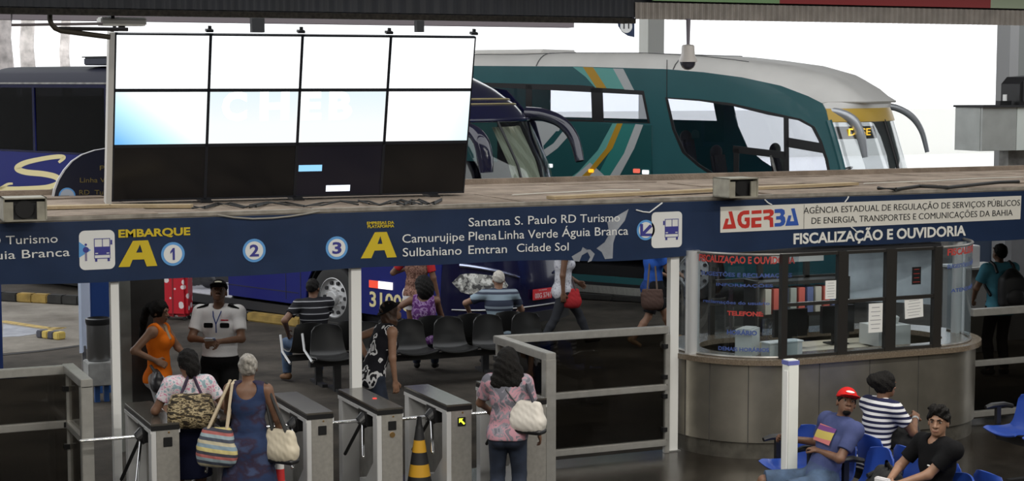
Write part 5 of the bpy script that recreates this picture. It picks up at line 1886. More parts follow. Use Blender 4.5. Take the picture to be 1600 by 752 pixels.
# cream script letter on the side: one fat brush stroke
bsz = []
def stroke(pts, wid, name, m):
    q = [Vector((x, y, 0)) for x, y in pts]
    L_, R_ = [], []
    out, ww = [], []
    n = len(q)
    for i in range(n - 1):
        p0, p1, p2, p3 = q[max(i - 1, 0)], q[i], q[i + 1], q[min(i + 2, n - 1)]
        for k in range(8):
            t = k / 8
            out.append(0.5 * ((2 * p1) + (p2 - p0) * t + (2 * p0 - 5 * p1 + 4 * p2 - p3) * t * t + (3 * p1 - p0 - 3 * p2 + p3) * t ** 3))
            ww.append(wid[i] + (wid[i + 1] - wid[i]) * t)
    out.append(q[-1])
    ww.append(wid[-1])
    b = NB()
    prev = None
    for i, p in enumerate(out):
        t = (out[min(i + 1, len(out) - 1)] - out[max(i - 1, 0)]).normalized()
        nn = Vector((-t.y, t.x, 0)) * ww[i] / 2
        pa, pb = p + nn, p - nn
        ua, va = blue.uv(pa.x, pa.y)
        ub, vb = blue.uv(pb.x, pb.y)
        cur = (b.verts.new((ua, -blue.hw - 0.004, va)), b.verts.new((ub, -blue.hw - 0.004, vb)))
        if prev:
            b.faces.new((prev[0], prev[1], cur[1], cur[0]))
        prev = cur
    solid(b, 0.004)
    return obj(name, b, m, blue.t)
stroke([(92, 254), (100, 246), (88, 245), (62, 249), (38, 255), (27, 263), (40, 269), (68, 272), (88, 277), (92, 286), (72, 293), (30, 296), (6, 297), (-12, 299)], [4, 6, 7, 7, 8, 9, 9, 9, 9, 9, 8, 9, 11, 12], 'script_letter', M_CREAM)
stroke([(-14, 300), (2, 294), (12, 288), (20, 287)], [6, 5, 4, 3], 'script_letter', M_CREAM)

# ---------------------------------------------------------------- the green coach
M_TEAL = mat('coach teal', (0.032, 0.122, 0.135), 0.25, coat=0.5, noise=0.04, nscale=2)
M_TEALD = mat('coach deep teal', (0.014, 0.085, 0.09), 0.3, coat=0.4)
M_MINT = mat('stripe mint', (0.13, 0.4, 0.36), 0.35)
M_GOLD = mat('stripe gold', (0.5, 0.28, 0.02), 0.35)
M_SILV = mat('stripe silver', (0.5, 0.52, 0.52), 0.35)
M_ROOFW = mat('coach roof white', (0.78, 0.76, 0.72), 0.45, noise=0.05, nscale=2)
M_TGLASS = glass('green coach glass', (0.93, 0.94, 0.97), 0.07)
ga = P(950, 461, Z=0)
green = Bus('coach', 'teal green coach with gold and silver stripes and a white roof', 34, ga, 0, 1.27)
un = green.uv(1304, 230)[0]
green.t.location = green.o            # nose is at local x = un
G = green
topl = [(640, 103), (745, 103), (900, 104), (1040, 108), (1100, 113), (1160, 121), (1220, 134), (1262, 150), (1284, 161), (1290, 172)]
side_out = [G.uv(*p) for p in topl] + [G.uv(1300, 215), G.uv(1310, 250), G.uv(1318, 290), (un + 0.25, 1.2), (un + 0.22, zs)]
rear_u = G.uv(640, 103)[0]
w1 = G.px([(745, 129), (905, 133), (1006, 142), (1016, 193), (899, 190), (745, 186)])
w2 = G.px([(1039, 152), (1090, 155), (1142, 161), (1203, 175), (1252, 186), (1273, 198), (1284, 220), (1294, 250), (1299, 276), (1300, 292), (1135, 289), (1116, 277), (1090, 260), (1066, 239), (1050, 202)])
gb0, gb1 = G.uv(868, 440)[0], G.uv(1012, 440)[0]
gbz = G.uv(950, 447)[1]
gbay = [(gb0, gbz), (gb1, gbz), (gb1, gbz + 0.95), (gb0, gbz + 0.95)]
xw1, xw2 = un - 2.6, un - 8.6
low_g = [(xw1 + 0.62, zs)] + arch(xw1) + [(xw1 - 0.62, zs)] if False else []
so = side_out + [(xw1 + 0.62, zs)] + arch(xw1) + [(xw1 - 0.62, zs), (rear_u, zs)]
green.side('side_wall', [so, w1, w2, gbay], M_TEAL, -0.03, 0.03)
green.side('far_side_wall', [so, w1, w2], M_TEAL, 0.03, 0.03, True)
green.side('side_window', [w1], M_TGLASS, -0.02, 0.006)
green.side('driver_window', [w2], M_TGLASS, -0.02, 0.006)
green.side('far_side_window', [w1, w2], M_TGLASS, -0.01, 0.006, True)
def inset(lp, d):
    c = Vector((sum(p[0] for p in lp) / len(lp), sum(p[1] for p in lp) / len(lp)))
    out = []
    for p in lp:
        v = Vector(p) - c
        out.append(tuple(c + v * (1 - d / max(0.25, v.length))))
    return out
for w_, d_ in ((w1, 0.05), (w2, 0.06)):
    green.side('window_rubber', [w_, inset(w_, d_)], M_BLACK, -0.012, 0.014)
# dividers in the windows
def gbar(x0, y0, x1, y1, w, m=M_BLACK, name='window_divider'):
    a, c = G.uv(x0, y0), G.uv(x1, y1)
    d = Vector((c[0] - a[0], c[1] - a[1]))
    n = Vector((-d.y, d.x)).normalized() * w / 2
    A_, C_ = Vector(a), Vector(c)
    green.side(name, [[tuple(A_ + n), tuple(C_ + n), tuple(C_ - n), tuple(A_ - n)]], m, -0.014, 0.012)
gbar(826, 132, 826, 187, 0.13)
gbar(932, 136, 934, 192, 0.24)
gbar(1228, 180, 1229, 290, 0.09)
gbar(1150, 232, 1150, 290, 0.1)
gbar(1145, 233, 1228, 243, 0.12)
gbar(1228, 222, 1286, 232, 0.16)
gbar(1204, 243, 1216, 286, 0.04, M_STEELD)
gbar(745, 131, 1006, 144, 0.1)
# roof: teal shoulder is the side wall; the white cap rises from its top edge
TE = [G.uv(*p) for p in topl]
CT = [G.uv(x, y, 0.9) for x, y in [(640, 84), (780, 84), (850, 81), (1000, 81), (1100, 86), (1160, 92), (1230, 101), (1290, 117), (1335, 142), (1362, 165)]]
def interp(tab, u):
    tab = sorted(tab)
    if u <= tab[0][0]:
        return tab[0][1]
    for (a, b_), (c, d) in zip(tab[:-1], tab[1:]):
        if u <= c:
            return b_ + (d - b_) * (u - a) / (c - a + 1e-9)
    return tab[-1][1]
ue = TE[-2][0]
ce = CT[-1][0]
def groof(u, v):
    t = -1 + 2 * v
    a = abs(t)
    s = u
    x_edge = rear_u + (ue - rear_u) * s
    x_mid = rear_u + (min(max(ce, ue + 0.2), un + 0.32) - rear_u) * s
    k = min(1, (1 - a) / 0.55)
    k = k * k * (3 - 2 * k)
    x = x_edge + (x_mid - x_edge) * k
    z0 = interp(TE, x_edge)
    z1 = interp(CT, rear_u + (ce - rear_u) * s)
    kk = min(1, (1 - a) / 0.28)
    kk = 1 - (1 - kk) ** 2.2
    return Vector((x, t * 1.27, z0 + (max(z1, z0 + 0.02) - z0) * kk))
green.surf('roof', groof, 60, 36, M_ROOFW, 0.03)
sm_ = NB()
for px in (838, 1052):
    s = (G.uv(px, 104)[0] - rear_u) / (ue - rear_u)
    tube(sm_, [groof(s, v / 40) + Vector((0, 0, 0.004)) for v in range(0, 41)], 0.012, 5)
tube(sm_, [groof(s / 40 * 0.8, 0.13) + Vector((0, 0, 0.003)) for s in range(0, 41)], 0.008, 5)
obj('roof_seam', sm_, mat('seam grey', (0.12, 0.12, 0.12), 0.6), green.t, smooth=True)
b = NB()
for u_, w_, hh_ in ((0.2, 1.6, 0.1),):
    p = groof(u_, 0.5)
    box(b, (p.x, 0, p.z + hh_ / 2), (w_, 1.2, hh_))
obj('roof_hatch', b, M_ROOFW, green.t, bevel=0.03)
b = NB()
for px in (1042,):
    box(b, (G.uv(px, 125)[0], -1.272, G.uv(px, 125)[1]), (0.012, 0.006, 0.7))
obj('panel_gap', b, M_BLACKM, green.t)
# overlay panel and livery stripes
ov = G.px([(745, 188), (899, 190), (1019, 196), (1019, 300), (745, 300)])
green.side('lower_panel', [ov], M_TEALD, 0.0, 0.02)
def gst(pts, m, lift=0.021, name='livery_stripe'):
    green.side(name, [G.px(pts)], m, lift, 0.002)
gst([(958, 193), (968, 193), (950, 232), (923, 262), (900, 284), (884, 284), (905, 268), (935, 235)], M_MINT)
gst([(974, 194), (1000, 195), (985, 232), (960, 270), (953, 283), (938, 268), (955, 235)], mat('stripe teal light', (0.03, 0.22, 0.2), 0.35))
gst([(965, 193), (974, 193), (958, 232), (925, 272), (912, 287), (898, 287), (922, 264), (948, 232)], M_GOLD, 0.0225)
gst([(994, 194), (1006, 195), (992, 232), (964, 284), (948, 284), (976, 240)], M_SILV, 0.0225)
gst([(923, 254), (956, 284), (948, 290), (884, 290), (900, 274)], M_SILV, 0.022)
gst([(832, 189), (880, 191), (868, 220), (838, 245), (850, 232), (835, 215)], M_SILV)
gst([(870, 205), (886, 205), (874, 224), (852, 242), (850, 228)], M_TEALD, 0.0225)
gst([(880, 206), (890, 212), (872, 232), (850, 248), (845, 238), (866, 224)], M_SILV, 0.023)
gst([(895, 104.5), (960, 107), (985, 140), (930, 137), (915, 120)], M_MINT, 0.001)
gst([(911, 104.8), (927, 105.5), (948, 138), (932, 137)], M_GOLD, 0.0035)
gst([(958, 107), (974, 107.5), (991, 141), (976, 140)], M_SILV, 0.0035)
for (x, y, w, hh, c, e) in ((925, 267, 0.1, 0.06, (1.0, 0.45, 0.02), 1.2), (996, 267, 0.13, 0.075, (0.8, 0.15, 0.1), 0.7), (1010, 269, 0.13, 0.075, (0.95, 0.95, 0.95), 0.8), (840, 258, 0.08, 0.07, (0.8, 0.12, 0.08), 0.7), (861, 259, 0.1, 0.07, (0.9, 0.92, 0.95), 0.8), (861, 282, 0.05, 0.04, (1.0, 0.4, 0.02), 1.0)):
    u, v = G.uv(x, y)
    green.side('side_marker', [rrect(u - w / 2, v - hh / 2, u + w / 2, v + hh / 2, 0.015)], mat('marker %d' % x, c, 0.3, emit=e), 0.022, 0.02)
# luggage bay: pale sill and black inside
b = NB()
box(b, ((gb0 + gb1) / 2, 0.0, gbz - 0.03), (gb1 - gb0, 2.4, 0.03))
obj('bay_floor', b, M_BLACKM, green.t)
green.side('bay_sill', [[(gb0, gbz - 0.14), (gb1, gbz - 0.14), (gb1, gbz), (gb0, gbz)]], mat('sill pale', (0.5, 0.5, 0.46), 0.4), 0.002, 0.02)
green.side('black_skirt', [[(gb0 - 1, zs - 0.12), (gb1 + 0.6, zs - 0.12), (gb1 + 0.6, gbz - 0.14), (gb0 - 1, gbz - 0.14)]], M_BLACKM, 0.002, 0.02)
b = NB()
box(b, ((gb0 + gb1) / 2, 0.9, gbz + 0.45), (gb1 - gb0 + 0.3, 0.03, 1.0))
box(b, (gb0 - 0.1, 0, gbz + 0.45), (0.03, 2.3, 1.0))
box(b, (gb1 + 0.1, 0, gbz + 0.45), (0.03, 2.3, 1.0))
obj('bay_wall', b, M_BLACKM, green.t)
# front
zt = interp(TE, ue)
def gxf(z):
    pts = ((0.3, un + 0.2), (1.2, un + 0.26), (1.9, un + 0.2), (2.4, un + 0.1), (2.9, un - 0.06), (3.3, un - 0.2), (3.7, un - 0.4))
    for (z0, x0), (z1, x1) in zip(pts[:-1], pts[1:]):
        if z <= z1:
            return x0 + (x1 - x0) * (z - z0) / (z1 - z0)
    return pts[-1][1]
def gfront(t, z, off=0.0, bul=0.5):
    a = abs(t)
    return Vector((gxf(z) + bul * (1 - a ** 2.6) + off, t * 1.26, z))
zgt = G.uv(1300, 168)[1]
green.surf('front_mask', lambda u, v: gfront(-1 + 2 * u, 0.34 + 1.1 * v), 26, 8, M_TEAL, 0.03)
green.surf('windscreen', lambda u, v: gfront(-1 + 2 * u, 1.44 + (zgt - 0.24 - 1.44) * v), 26, 12, glass('windscreen glass', (0.8, 0.82, 0.82), 0.12), 0.012)
green.surf('gold_visor', lambda u, v: gfront(-1 + 2 * u, zgt - 0.24 + 0.22 * v, 0.02), 26, 3, mat('visor gold', (0.62, 0.4, 0.06), 0.35), 0.03)
def gcap(u, v):
    t = -1 + 2 * u
    a_ = gfront(t, zgt - 0.02, 0.02)
    b_ = groof(0.985, 0.5 + t * 0.5)
    m_ = (a_ + b_) / 2 + Vector((0.06, 0, 0.05 * (1 - t * t)))
    return a_ * (1 - v) ** 2 + m_ * 2 * v * (1 - v) + b_ * v * v
green.surf('front_cap', gcap, 26, 6, M_ROOFW, 0.02)
for tt in (-0.98, 0.0, 0.98):
    b = NB()
    tube(b, [gfront(tt, 1.44 + (zgt - 1.66) * k / 8, 0.006) for k in range(9)], 0.06 if tt else 0.025, 8)
    obj('pillar', b, M_TEAL if tt else M_BLACK, green.t, smooth=True)
b = NB()
grid(b, lambda u, v: gfront(-0.93 + 0.75 * u, zgt - 0.52 + 0.2 * v, -0.12), 8, 2)
solid(b, 0.03)
obj('destination_display', b, M_BLACK, green.t)
dd = gfront(-0.62, zgt - 0.47, -0.07)
d2 = gfront(-0.35, zgt - 0.47, -0.07)
vv = (d2 - dd)
uvx = vv.normalized()
MD = Matrix(((uvx.x, 0, uvx.y, dd.x), (uvx.y, 0, -uvx.x, dd.y), (0, 1, 0, dd.z), (0, 0, 0, 1)))
letter('DESE', -0.25, 0, 0.3, 0, 0.12, mat('amber display', (1.0, 0.6, 0.05), 0.4, emit=1.5), MD, green.t, bold=0.02)
# mirrors
fo = green.o + green.e1 * (un + 0.1)
Dn = (fo - green.e2 * 1.3 - CP).dot(_F)
Df = (fo + green.e2 * 1.3 - CP).dot(_F)
def gm(pts, D):
    return [green.loc(P(x, y, D=D)) for x, y in pts]
mirror(gm([(1284, 172), (1312, 177), (1334, 190), (1346, 216), (1352, 246)], Dn), [0.07, 0.08, 0.09, 0.08, 0.05], mat('mirror silver', (0.5, 0.52, 0.55), 0.25, 0.4), green)
mirror(gm([(1365, 166), (1398, 168), (1424, 182), (1440, 205), (1449, 238)], Df), [0.06, 0.06, 0.06, 0.05, 0.04], MATS['mirror silver'], green)
for x in (xw1, xw2):
    wheel(green, x)
    wheel(green, x, True)
obj('chassis', box(NB(), ((rear_u + un) / 2 - 0.5, 0, 0.4), (un - rear_u - 1.5, 1.9, 0.2)), M_BLACKM, green.t)
obj('cabin_floor', box(NB(), ((rear_u + un) / 2 - 0.3, 0, 1.55), (un - rear_u - 1.2, 2.44, 0.06)), M_BLACKM, green.t)
obj('driver_partition', box(NB(), (G.uv(1046, 200)[0] - 0.35, 0, 2.5), (0.06, 2.3, 1.6)), mat('partition grey', (0.1, 0.1, 0.11), 0.7), green.t) if False else None
us = [G.uv(px, 190)[0] for px in (775, 870, 985)]
ms_, mh_ = mat('seat cloth grey', (0.12, 0.12, 0.13), 0.9), mat('headrest mustard', (0.42, 0.33, 0.09), 0.8)
for k, u in enumerate(us):
    coach_seat(green, u, -0.8, 1.75, ms_, mh_ if k == 2 else ms_)
    coach_seat(green, u + 0.3, 0.85, 1.6, ms_)
coach_seat(green, G.uv(1122, 225)[0], -0.7, 1.4, mat('seat black', (0.02, 0.02, 0.022), 0.8))
coach_seat(green, G.uv(1190, 225)[0] - 0.4, 0.8, 1.4, MATS['seat black'])
# bits of the driver's place
b = NB()
tube(b, [(un - 0.75 + 0.2 * math.cos(a), 0.75 + 0.2 * math.sin(a), 2.25 + 0.08 * math.cos(a)) for a in [2 * math.pi * k / 20 for k in range(21)]], 0.014, 6)
obj('steering_wheel', b, M_BLACK, green.t, smooth=True)
obj('dashboard', box(NB(), (un - 0.2, 0, 1.95), (0.5, 2.2, 0.35)), M_BLACK, green.t, bevel=0.08)
# round wheel arches for the green coach
b = NB()
grid(b, lambda u, v: Vector((xw1 + 0.6 * math.cos(math.pi * u), -1.22 + 0.6 * v, 0.5 + 0.6 * math.sin(math.pi * u))), 16, 2)
solid(b, 0.02)
obj('wheel_housing', b, M_BLACKM, green.t, smooth=True)
# ------------------------------------------------------------------ bay: kerbs, lines, pillar, bin, boards
def kerb(a, b, label, cols, w=0.18, hh=0.14, seg=1.2, n=None):
    a, b = P(*a, Z=0), P(*b, Z=0)
    t = thing('kerb', label, 'kerb', (a.x, a.y, 0))
    d = b - a
    n = n or max(1, round(d.length / seg))
    for k in range(n):
        p, q = a + d * (k / n) - a, a + d * ((k + 1) / n) - a
        obj('segment', bar(NB(), p + Vector((0, 0, hh / 2)), q + Vector((0, 0, hh / 2)), w, hh), cols[k % len(cols)], t, bevel=0.02)
M_KY = mat('kerb yellow', (0.3, 0.2, 0.05), 0.7, noise=0.3, nscale=6)
M_KB = mat('kerb black', (0.025, 0.024, 0.022), 0.8, noise=0.3, nscale=6)
kerb((240, 482), (560, 522), 'black and yellow kerb in front of the blue coach wheel', [M_KB, M_KB, M_KY, M_KB])
kerb((-40, 468), (150, 478), 'black and yellow kerb at the far left, its black standing for shadow', [M_KB, M_KB, M_KB, M_KY, M_KY, M_KB, M_KB, M_KB], hh=0.16, n=8)  # black segments stand in for shadow; the yellow streak is paint
kerb((860, 465), (1060, 476), 'dark kerb with yellow edge in front of the green coach', [M_KB, M_KB, M_KY], hh=0.1)
def line(pts, w, label, m, name='floor_marking'):
    b = NB()
    q = [P(*p, Z=0.004) for p in pts]
    for a_, b_ in zip(q[:-1], q[1:]):
        bar(b, a_, b_, w, 0.006)
    tagp(obj(name, b, m), label, 'marking')
M_PY = mat('worn yellow paint', (0.42, 0.3, 0.1), 0.8, noise=0.3, nscale=8)
line([(2, 502), (75, 513), (100, 513)], 0.16, 'worn yellow line on the asphalt at the left', M_PY)
line([(70, 517), (101, 512)], 0.09, 'short yellow line meeting the long one near the striped block', M_PY)
line([(0, 555), (60, 549), (128, 540)], 0.12, 'dark groove across the asphalt at the left', mat('dark groove', (0.03, 0.028, 0.026), 0.9))
b = NB()
q = [P(*p, Z=0.003) for p in ((5, 507), (62, 515), (66, 521), (30, 526), (4, 527))]
lo = [b.verts.new(p) for p in q]
hi = [b.verts.new(p + Vector((0, 0, 0.003))) for p in q]
b.faces.new(lo[::-1]); b.faces.new(hi)
for k in range(5):
    b.faces.new((lo[k], lo[(k + 1) % 5], hi[(k + 1) % 5], hi[k]))
tagp(obj('floor_patch', b, two_tone('pale ground patch', (0.2, 0.21, 0.24), (0.42, 0.43, 0.46), 2.5, 0.5, 0.8)), 'pale grey patch on the asphalt beside the yellow line', 'marking')
t = thing('wheel_stop', 'small black and yellow striped block lying on the asphalt', 'wheel stop', P(80, 523, Z=0))
a_, b_ = P(62, 521, Z=0.06) - Vector(t.location), P(97, 525, Z=0.06) - Vector(t.location)
for k in range(4):
    obj('stripe_block', bar(NB(), a_ + (b_ - a_) * k / 4, a_ + (b_ - a_) * (k + 1) / 4, 0.16, 0.11), mat('stop grey', (0.08, 0.08, 0.1), 0.7) if k % 2 == 0 else mat('stop yellow', (0.6, 0.45, 0.12), 0.6), t, bevel=0.015)

# paler concrete slabs at the left of the bay
_g = [P(-160, 566, Z=0), P(128, 542, Z=0), P(205, 520, Z=0), P(205, 472, Z=0), P(-160, 450, Z=0)]
b = NB()
prism(b, [(p.x, p.y) for p in _g], -0.01, 0.0015)
struct('ground_slabs', b, two_tone('pale worn concrete', (0.13, 0.115, 0.095), (0.3, 0.275, 0.235), 0.9, 0.8, 0.95, 0.4))
# big square pillar
py_ = 18.0
pxl, pxr = P(206, 560, Y=py_ - 0.2).x, P(259, 560, Y=py_ - 0.2).x
struct('pillar', box(NB(), ((pxl + pxr) / 2, py_ + 0.05, 1.25), (pxr - pxl, 0.5, 2.5)), mat('pillar dark paint', (0.035, 0.034, 0.034), 0.45, noise=0.2, nscale=3))
struct('pillar_left_face', box(NB(), (pxl - 0.06, py_ - 0.05, 1.25), (0.11, 0.34, 2.5)), mat('pillar left grey', (0.2, 0.21, 0.2), 0.5, noise=0.15, nscale=4))  # paler grey slab forming the left face of the pillar
# blue board, pale board, bin on pedestal, thin blue post
t = thing('notice_board', 'dark blue board standing behind the steel bin', 'board', P(155, 626, Z=0) + Vector((0.1, 0.5, 0)))
o_ = Vector(t.location)
x0, x1 = P(141, 470, Y=o_.y).x - o_.x, P(176, 470, Y=o_.y).x - o_.x
obj('board', box(NB(), ((x0 + x1) / 2, 0, 1.4), (x1 - x0, 0.06, 2.0)), mat('board blue', (0.012, 0.04, 0.16), 0.4), t, bevel=0.01)
for x in (x0 + 0.09, x0 + 0.2):
    obj('leg', box(NB(), (x, 0, 0.2), (0.07, 0.05, 0.4)), mat('leg blue', (0.02, 0.08, 0.26), 0.4), t)
t = thing('side_panel', 'pale blue white panel standing edge-on left of the bin', 'panel', P(130, 600, Z=0) + Vector((0, 0.2, 0)))
b = NB()
a_ = P(124, 520, Y=t.location.y).x - t.location.x
box(b, (a_ + 0.09, 0.0, 0.98), (0.035, 0.9, 1.1), rz=-0.34)
obj('sheet', b, mat('panel pale', (0.62, 0.7, 0.85), 0.5), t)
b = NB()
box(b, (a_ + 0.2, 0.3, 0.25), (0.05, 0.05, 0.5))
box(b, (a_ + 0.0, -0.3, 0.25), (0.05, 0.05, 0.5))
obj('frame', b, M_STEELD, t)
bn = P(156, 628, Z=0)
t = thing('litter_bin', 'steel litter bin with black rim on a grey pedestal, by the left white post', 'bin', bn)
s_ = 1 / pxm(bn + Vector((0, 0, 0.5)))
b = NB()
lathe(b, [(16 * s_, 0.5), (17.5 * s_, 0.52), (18 * s_, 0.95)], n=28)
obj('drum', b, mat('bin steel', (0.2, 0.2, 0.2), 0.35, 0.8), t, smooth=True)
b = NB()
lathe(b, [(18.4 * s_, 0.94), (19.5 * s_, 0.97), (19.5 * s_, 1.01), (16.5 * s_, 1.02), (16.0 * s_, 0.98)], n=28)
obj('rim', b, M_BLACK, t, smooth=True)
obj('pedestal', box(NB(), (0.02, 0, 0.36), (46 * s_, 0.36, 0.28)), mat('pedestal grey', (0.3, 0.3, 0.29), 0.6, noise=0.3, nscale=5), t, bevel=0.01)
for x in (-0.03, 0.08):
    obj('leg', box(NB(), (x, 0, 0.11), (0.06, 0.06, 0.22)), MATS['leg blue'], t)
t = thing('thin_post', 'thin dark blue post at the far left edge', 'post', P(2, 590, Z=0))
obj('shaft', box(NB(), (0, 0, 1.0), (0.05, 0.05, 2.0)), mat('post blue', (0.012, 0.03, 0.12), 0.4), t)
obj('foot', box(NB(), (0.05, 0, 0.01), (0.5, 0.3, 0.02)), MATS['post blue'], t)

# red suitcase with white spots
sc_ = P(276, 499, Z=0)
t = thing('suitcase', 'red suitcase with white flower spots beside the dark pillar', 'suitcase', sc_, D2R(-35))
m_s = ramp_mat('red spotted shell', 'voronoi', [(0.0, (0.75, 0.66, 0.66)), (0.33, (0.5, 0.012, 0.025))], 7.5, rough=0.4)
obj('shell', box(NB(), (0, 0, 0.43), (0.48, 0.3, 0.74)), m_s, t, bevel=0.05)
b = NB()
for x in (-0.18, 0.18):
    for y in (-0.1, 0.1):
        cyl(b, (x, y - 0.015, 0.03), (x, y + 0.015, 0.03), 0.03)
obj('wheel', b, M_BLACK, t, smooth=True)
b = NB()
box(b, (0.0, 0, 0.79), (0.3, 0.06, 0.02))
tube(b, [(-0.1, 0.05, 0.8), (-0.1, 0.05, 1.05), (0.1, 0.05, 1.05), (0.1, 0.05, 0.8)], 0.01, 6)
obj('handle', b, M_STEEL, t, smooth=True)
obj('band', box(NB(), (0, -0.0, 0.43), (0.02, 0.31, 0.75)), mat('suitcase dark red', (0.2, 0.01, 0.015), 0.5), t)
# bags in the luggage bay
for u, v, n_, lb in ((0.35, 0.1, 'travel_bag', 'dark travel bag inside the open luggage bay of the blue coach'),):
    pb_ = P(325, 453, pl=(blue.sp[0] + blue.e2 * 0.5, blue.sp[1]))
    t = thing(n_, lb, 'bag', (pb_.x, pb_.y, 0.315), blue.rz)
    b = NB()
    ball(b, (0, 0, 0.13), 0.13, (1.3, 0.8, 1), 16)
    obj('bag_body', b, mat('bag dark', (0.03, 0.03, 0.035), 0.8), t, smooth=True)
    b = NB()
    tube(b, [(-0.1, 0, 0.2), (-0.06, 0, 0.33), (0.06, 0, 0.33), (0.1, 0, 0.2)], 0.012, 6)
    obj('bag_handle', b, M_BLACK, t, smooth=True)

# ------------------------------------------------------------------ platform board at the left with a rounded edge
bY = 18.2
t = thing('platform_board', 'dark navy board with a white curved edge and yellow company names behind the ledge', 'sign', P(130, 300, Y=bY))
o_ = Vector(t.location)
MB_ = Matrix(((1, 0, 0, 0), (0, 0, -1, 0), (0, 1, 0, 0), (0, 0, 0, 1)))
def bp(x, y):
    p = P(x, y, Y=bY) - o_
    return p.x, p.z
arc = [(83, 312), (86, 297), (92, 281), (101, 266), (113, 252), (128, 242), (148, 235), (172, 231)]
outl = [bp(*p) for p in arc] + [bp(205, 230), bp(205, 315), bp(83, 315)]
panel('board', [outl], mat('board night', (0.005, 0.007, 0.022), 0.4), MB_, 0.03, t)
edge = [bp(*p) for p in arc]
edge2 = [bp(x - 3.5 + 1.2 * k / 4, y - 0.6) for k, (x, y) in enumerate(arc)]
panel('white_edge', [edge + edge2[::-1]], mat('edge white', (0.6, 0.6, 0.62), 0.5), MB_, 0.034, t)
M_YD = mat('dim yellow letter', (0.16, 0.12, 0.03), 0.6)
for s_, x0, y0, x1, y1, cp in (('Plena', 155, 266, 192, 266, 7.5), ('Linha Verde', 124, 285, 188, 285, 7.5), ('RD  Turismo', 123, 304, 190, 304, 7.5)):
    u0, v0 = bp(x0, y0)
    u1, v1 = bp(x1, y1)
    letter(s_, u0, v0, u1, v1, cp / 154, M_YD, MB_, t, lift=0.031)
cc_ = bp(104, 306)
panel('number_disc', [circle(cc_, 0.085)], M_LBLUE, MB_ @ Matrix.Translation((0, 0, 0.031)), 0.003, t)
panel('number_disc', [circle(cc_, 0.07)], mat('disc pale', (0.45, 0.5, 0.58), 0.5), MB_ @ Matrix.Translation((0, 0, 0.034)), 0.003, t)
b = NB()
for x in (-0.2, 0.3):
    box(b, (x, 0.06, LZ + 0.03 - o_.z + 0.07), (0.05, 0.05, 0.14))
    box(b, (x, 0.06, LZ + 0.035 - o_.z), (0.1, 0.2, 0.01))
obj('leg', b, M_STEELD, t)

# number 11 board and the white column behind
t = thing('bay_sign', 'navy quarter-round sign with number 11 hanging under the dark beam', 'sign', P(977, 40, Y=24))
o_ = Vector(t.location)
def bp2(x, y):
    p = P(x, y, Y=24) - o_
    return p.x, p.z
panel('board', [[bp2(990, 20), bp2(990, 58), bp2(981, 56), bp2(972, 50), bp2(966, 41), bp2(964, 30), bp2(964, 20)]], M_NAVY, MB_, 0.03, t)
panel('number_disc', [circle(bp2(977, 41), 0.105)], M_WHITE, MB_ @ Matrix.Translation((0, 0, 0.031)), 0.003, t)
u0, v0 = bp2(972.5, 45)
u1, v1 = bp2(981.5, 45)
letter('11', u0, v0, u1, v1, 0.085, M_BLACKINK, MB_, t, bold=0.01, lift=0.036)
b = NB()
box(b, (0.05, 0.0, (9.45 - o_.z) / 2 + 0.05), (0.05, 0.05, 9.45 - o_.z - 0.1))
obj('hanger', b, M_STEELD, t)
cw_ = P(1018, 60, Y=40)
struct('column', box(NB(), (cw_.x, 40, 3.4), (P(1031, 60, Y=40).x - P(1006, 60, Y=40).x, 0.5, 6.8)), mat('column pale', (0.72, 0.72, 0.68), 0.8))
# right-hand column with its cabinet, speaker and lower board
cx = P(1574, 100, Y=21)
struct('column', box(NB(), (cx.x, 21, 2.9), (P(1581, 100, Y=21).x - P(1567, 100, Y=21).x, 0.3, 5.8)), mat('column grey', (0.33, 0.33, 0.33), 0.8))
struct('wall_far', box(NB(), (P(1585, 100, Y=22).x + 3, 22, 4.6), (6, 0.2, 3.6)), mat('far wall grey', (0.24, 0.25, 0.24), 0.8))
t = thing('metal_cabinet', 'pale metal cabinet on the right above the ledge', 'cabinet', P(1582, 235, Y=19.6))
o_ = Vector(t.location)
x0, x1, x2 = [P(px, 200, Y=19.6).x - o_.x for px in (1533, 1587, 1640)]
zt_ = P(1570, 168, Y=19.6).z - o_.z
obj('door', box(NB(), ((x0 + x1) / 2, 0, zt_ / 2), (x1 - x0 - 0.01, 0.04, zt_)), mat('cabinet metal', (0.5, 0.52, 0.5), 0.3, 0.4, noise=0.1, nscale=4), t)
obj('door', box(NB(), ((x1 + x2) / 2, 0, zt_ / 2), (x2 - x1 - 0.01, 0.04, zt_)), mat('cabinet pale', (0.62, 0.66, 0.62), 0.4), t)
obj('cabinet_case', box(NB(), ((x0 + x2) / 2, 0.3, zt_ / 2), (x2 - x0, 0.55, zt_ + 0.01)), MATS['cabinet metal'], t)
obj('cabinet_top', box(NB(), ((x0 + x2) / 2, 0.27, zt_ + 0.015), (x2 - x0 + 0.05, 0.65, 0.03)), M_BLACKM, t)
obj('stand_frame', box(NB(), (x1 + 0.2, 0.3, -0.55), (0.3, 0.2, 1.1)), M_STEELD, t)
pt = P(1592, 168, Y=19.75)
t = thing('monitor_speaker', 'black speaker cabinet standing on the metal cabinet', 'speaker', (pt.x, 19.8, o_.z + zt_ + 0.032))
b = NB()
prism(b, [(-0.12, 0), (0.28, 0), (0.28, 0.42), (-0.02, 0.4), (-0.12, 0.3)], -0.2, 0.2, Matrix(((1, 0, 0, 0), (0, 0, 1, 0), (0, 1, 0, 0), (0, 0, 0, 1))))
obj('speaker_body', b, M_BLACK, t, bevel=0.012)
obj('grille', box(NB(), (0.08, -0.205, 0.2), (0.3, 0.01, 0.3)), M_BLACKM, t)
t = thing('small_device', 'small black and white device on the metal cabinet beside the speaker', 'device', (P(1568, 166, Y=19.75).x, 19.75, o_.z + zt_ + 0.032))
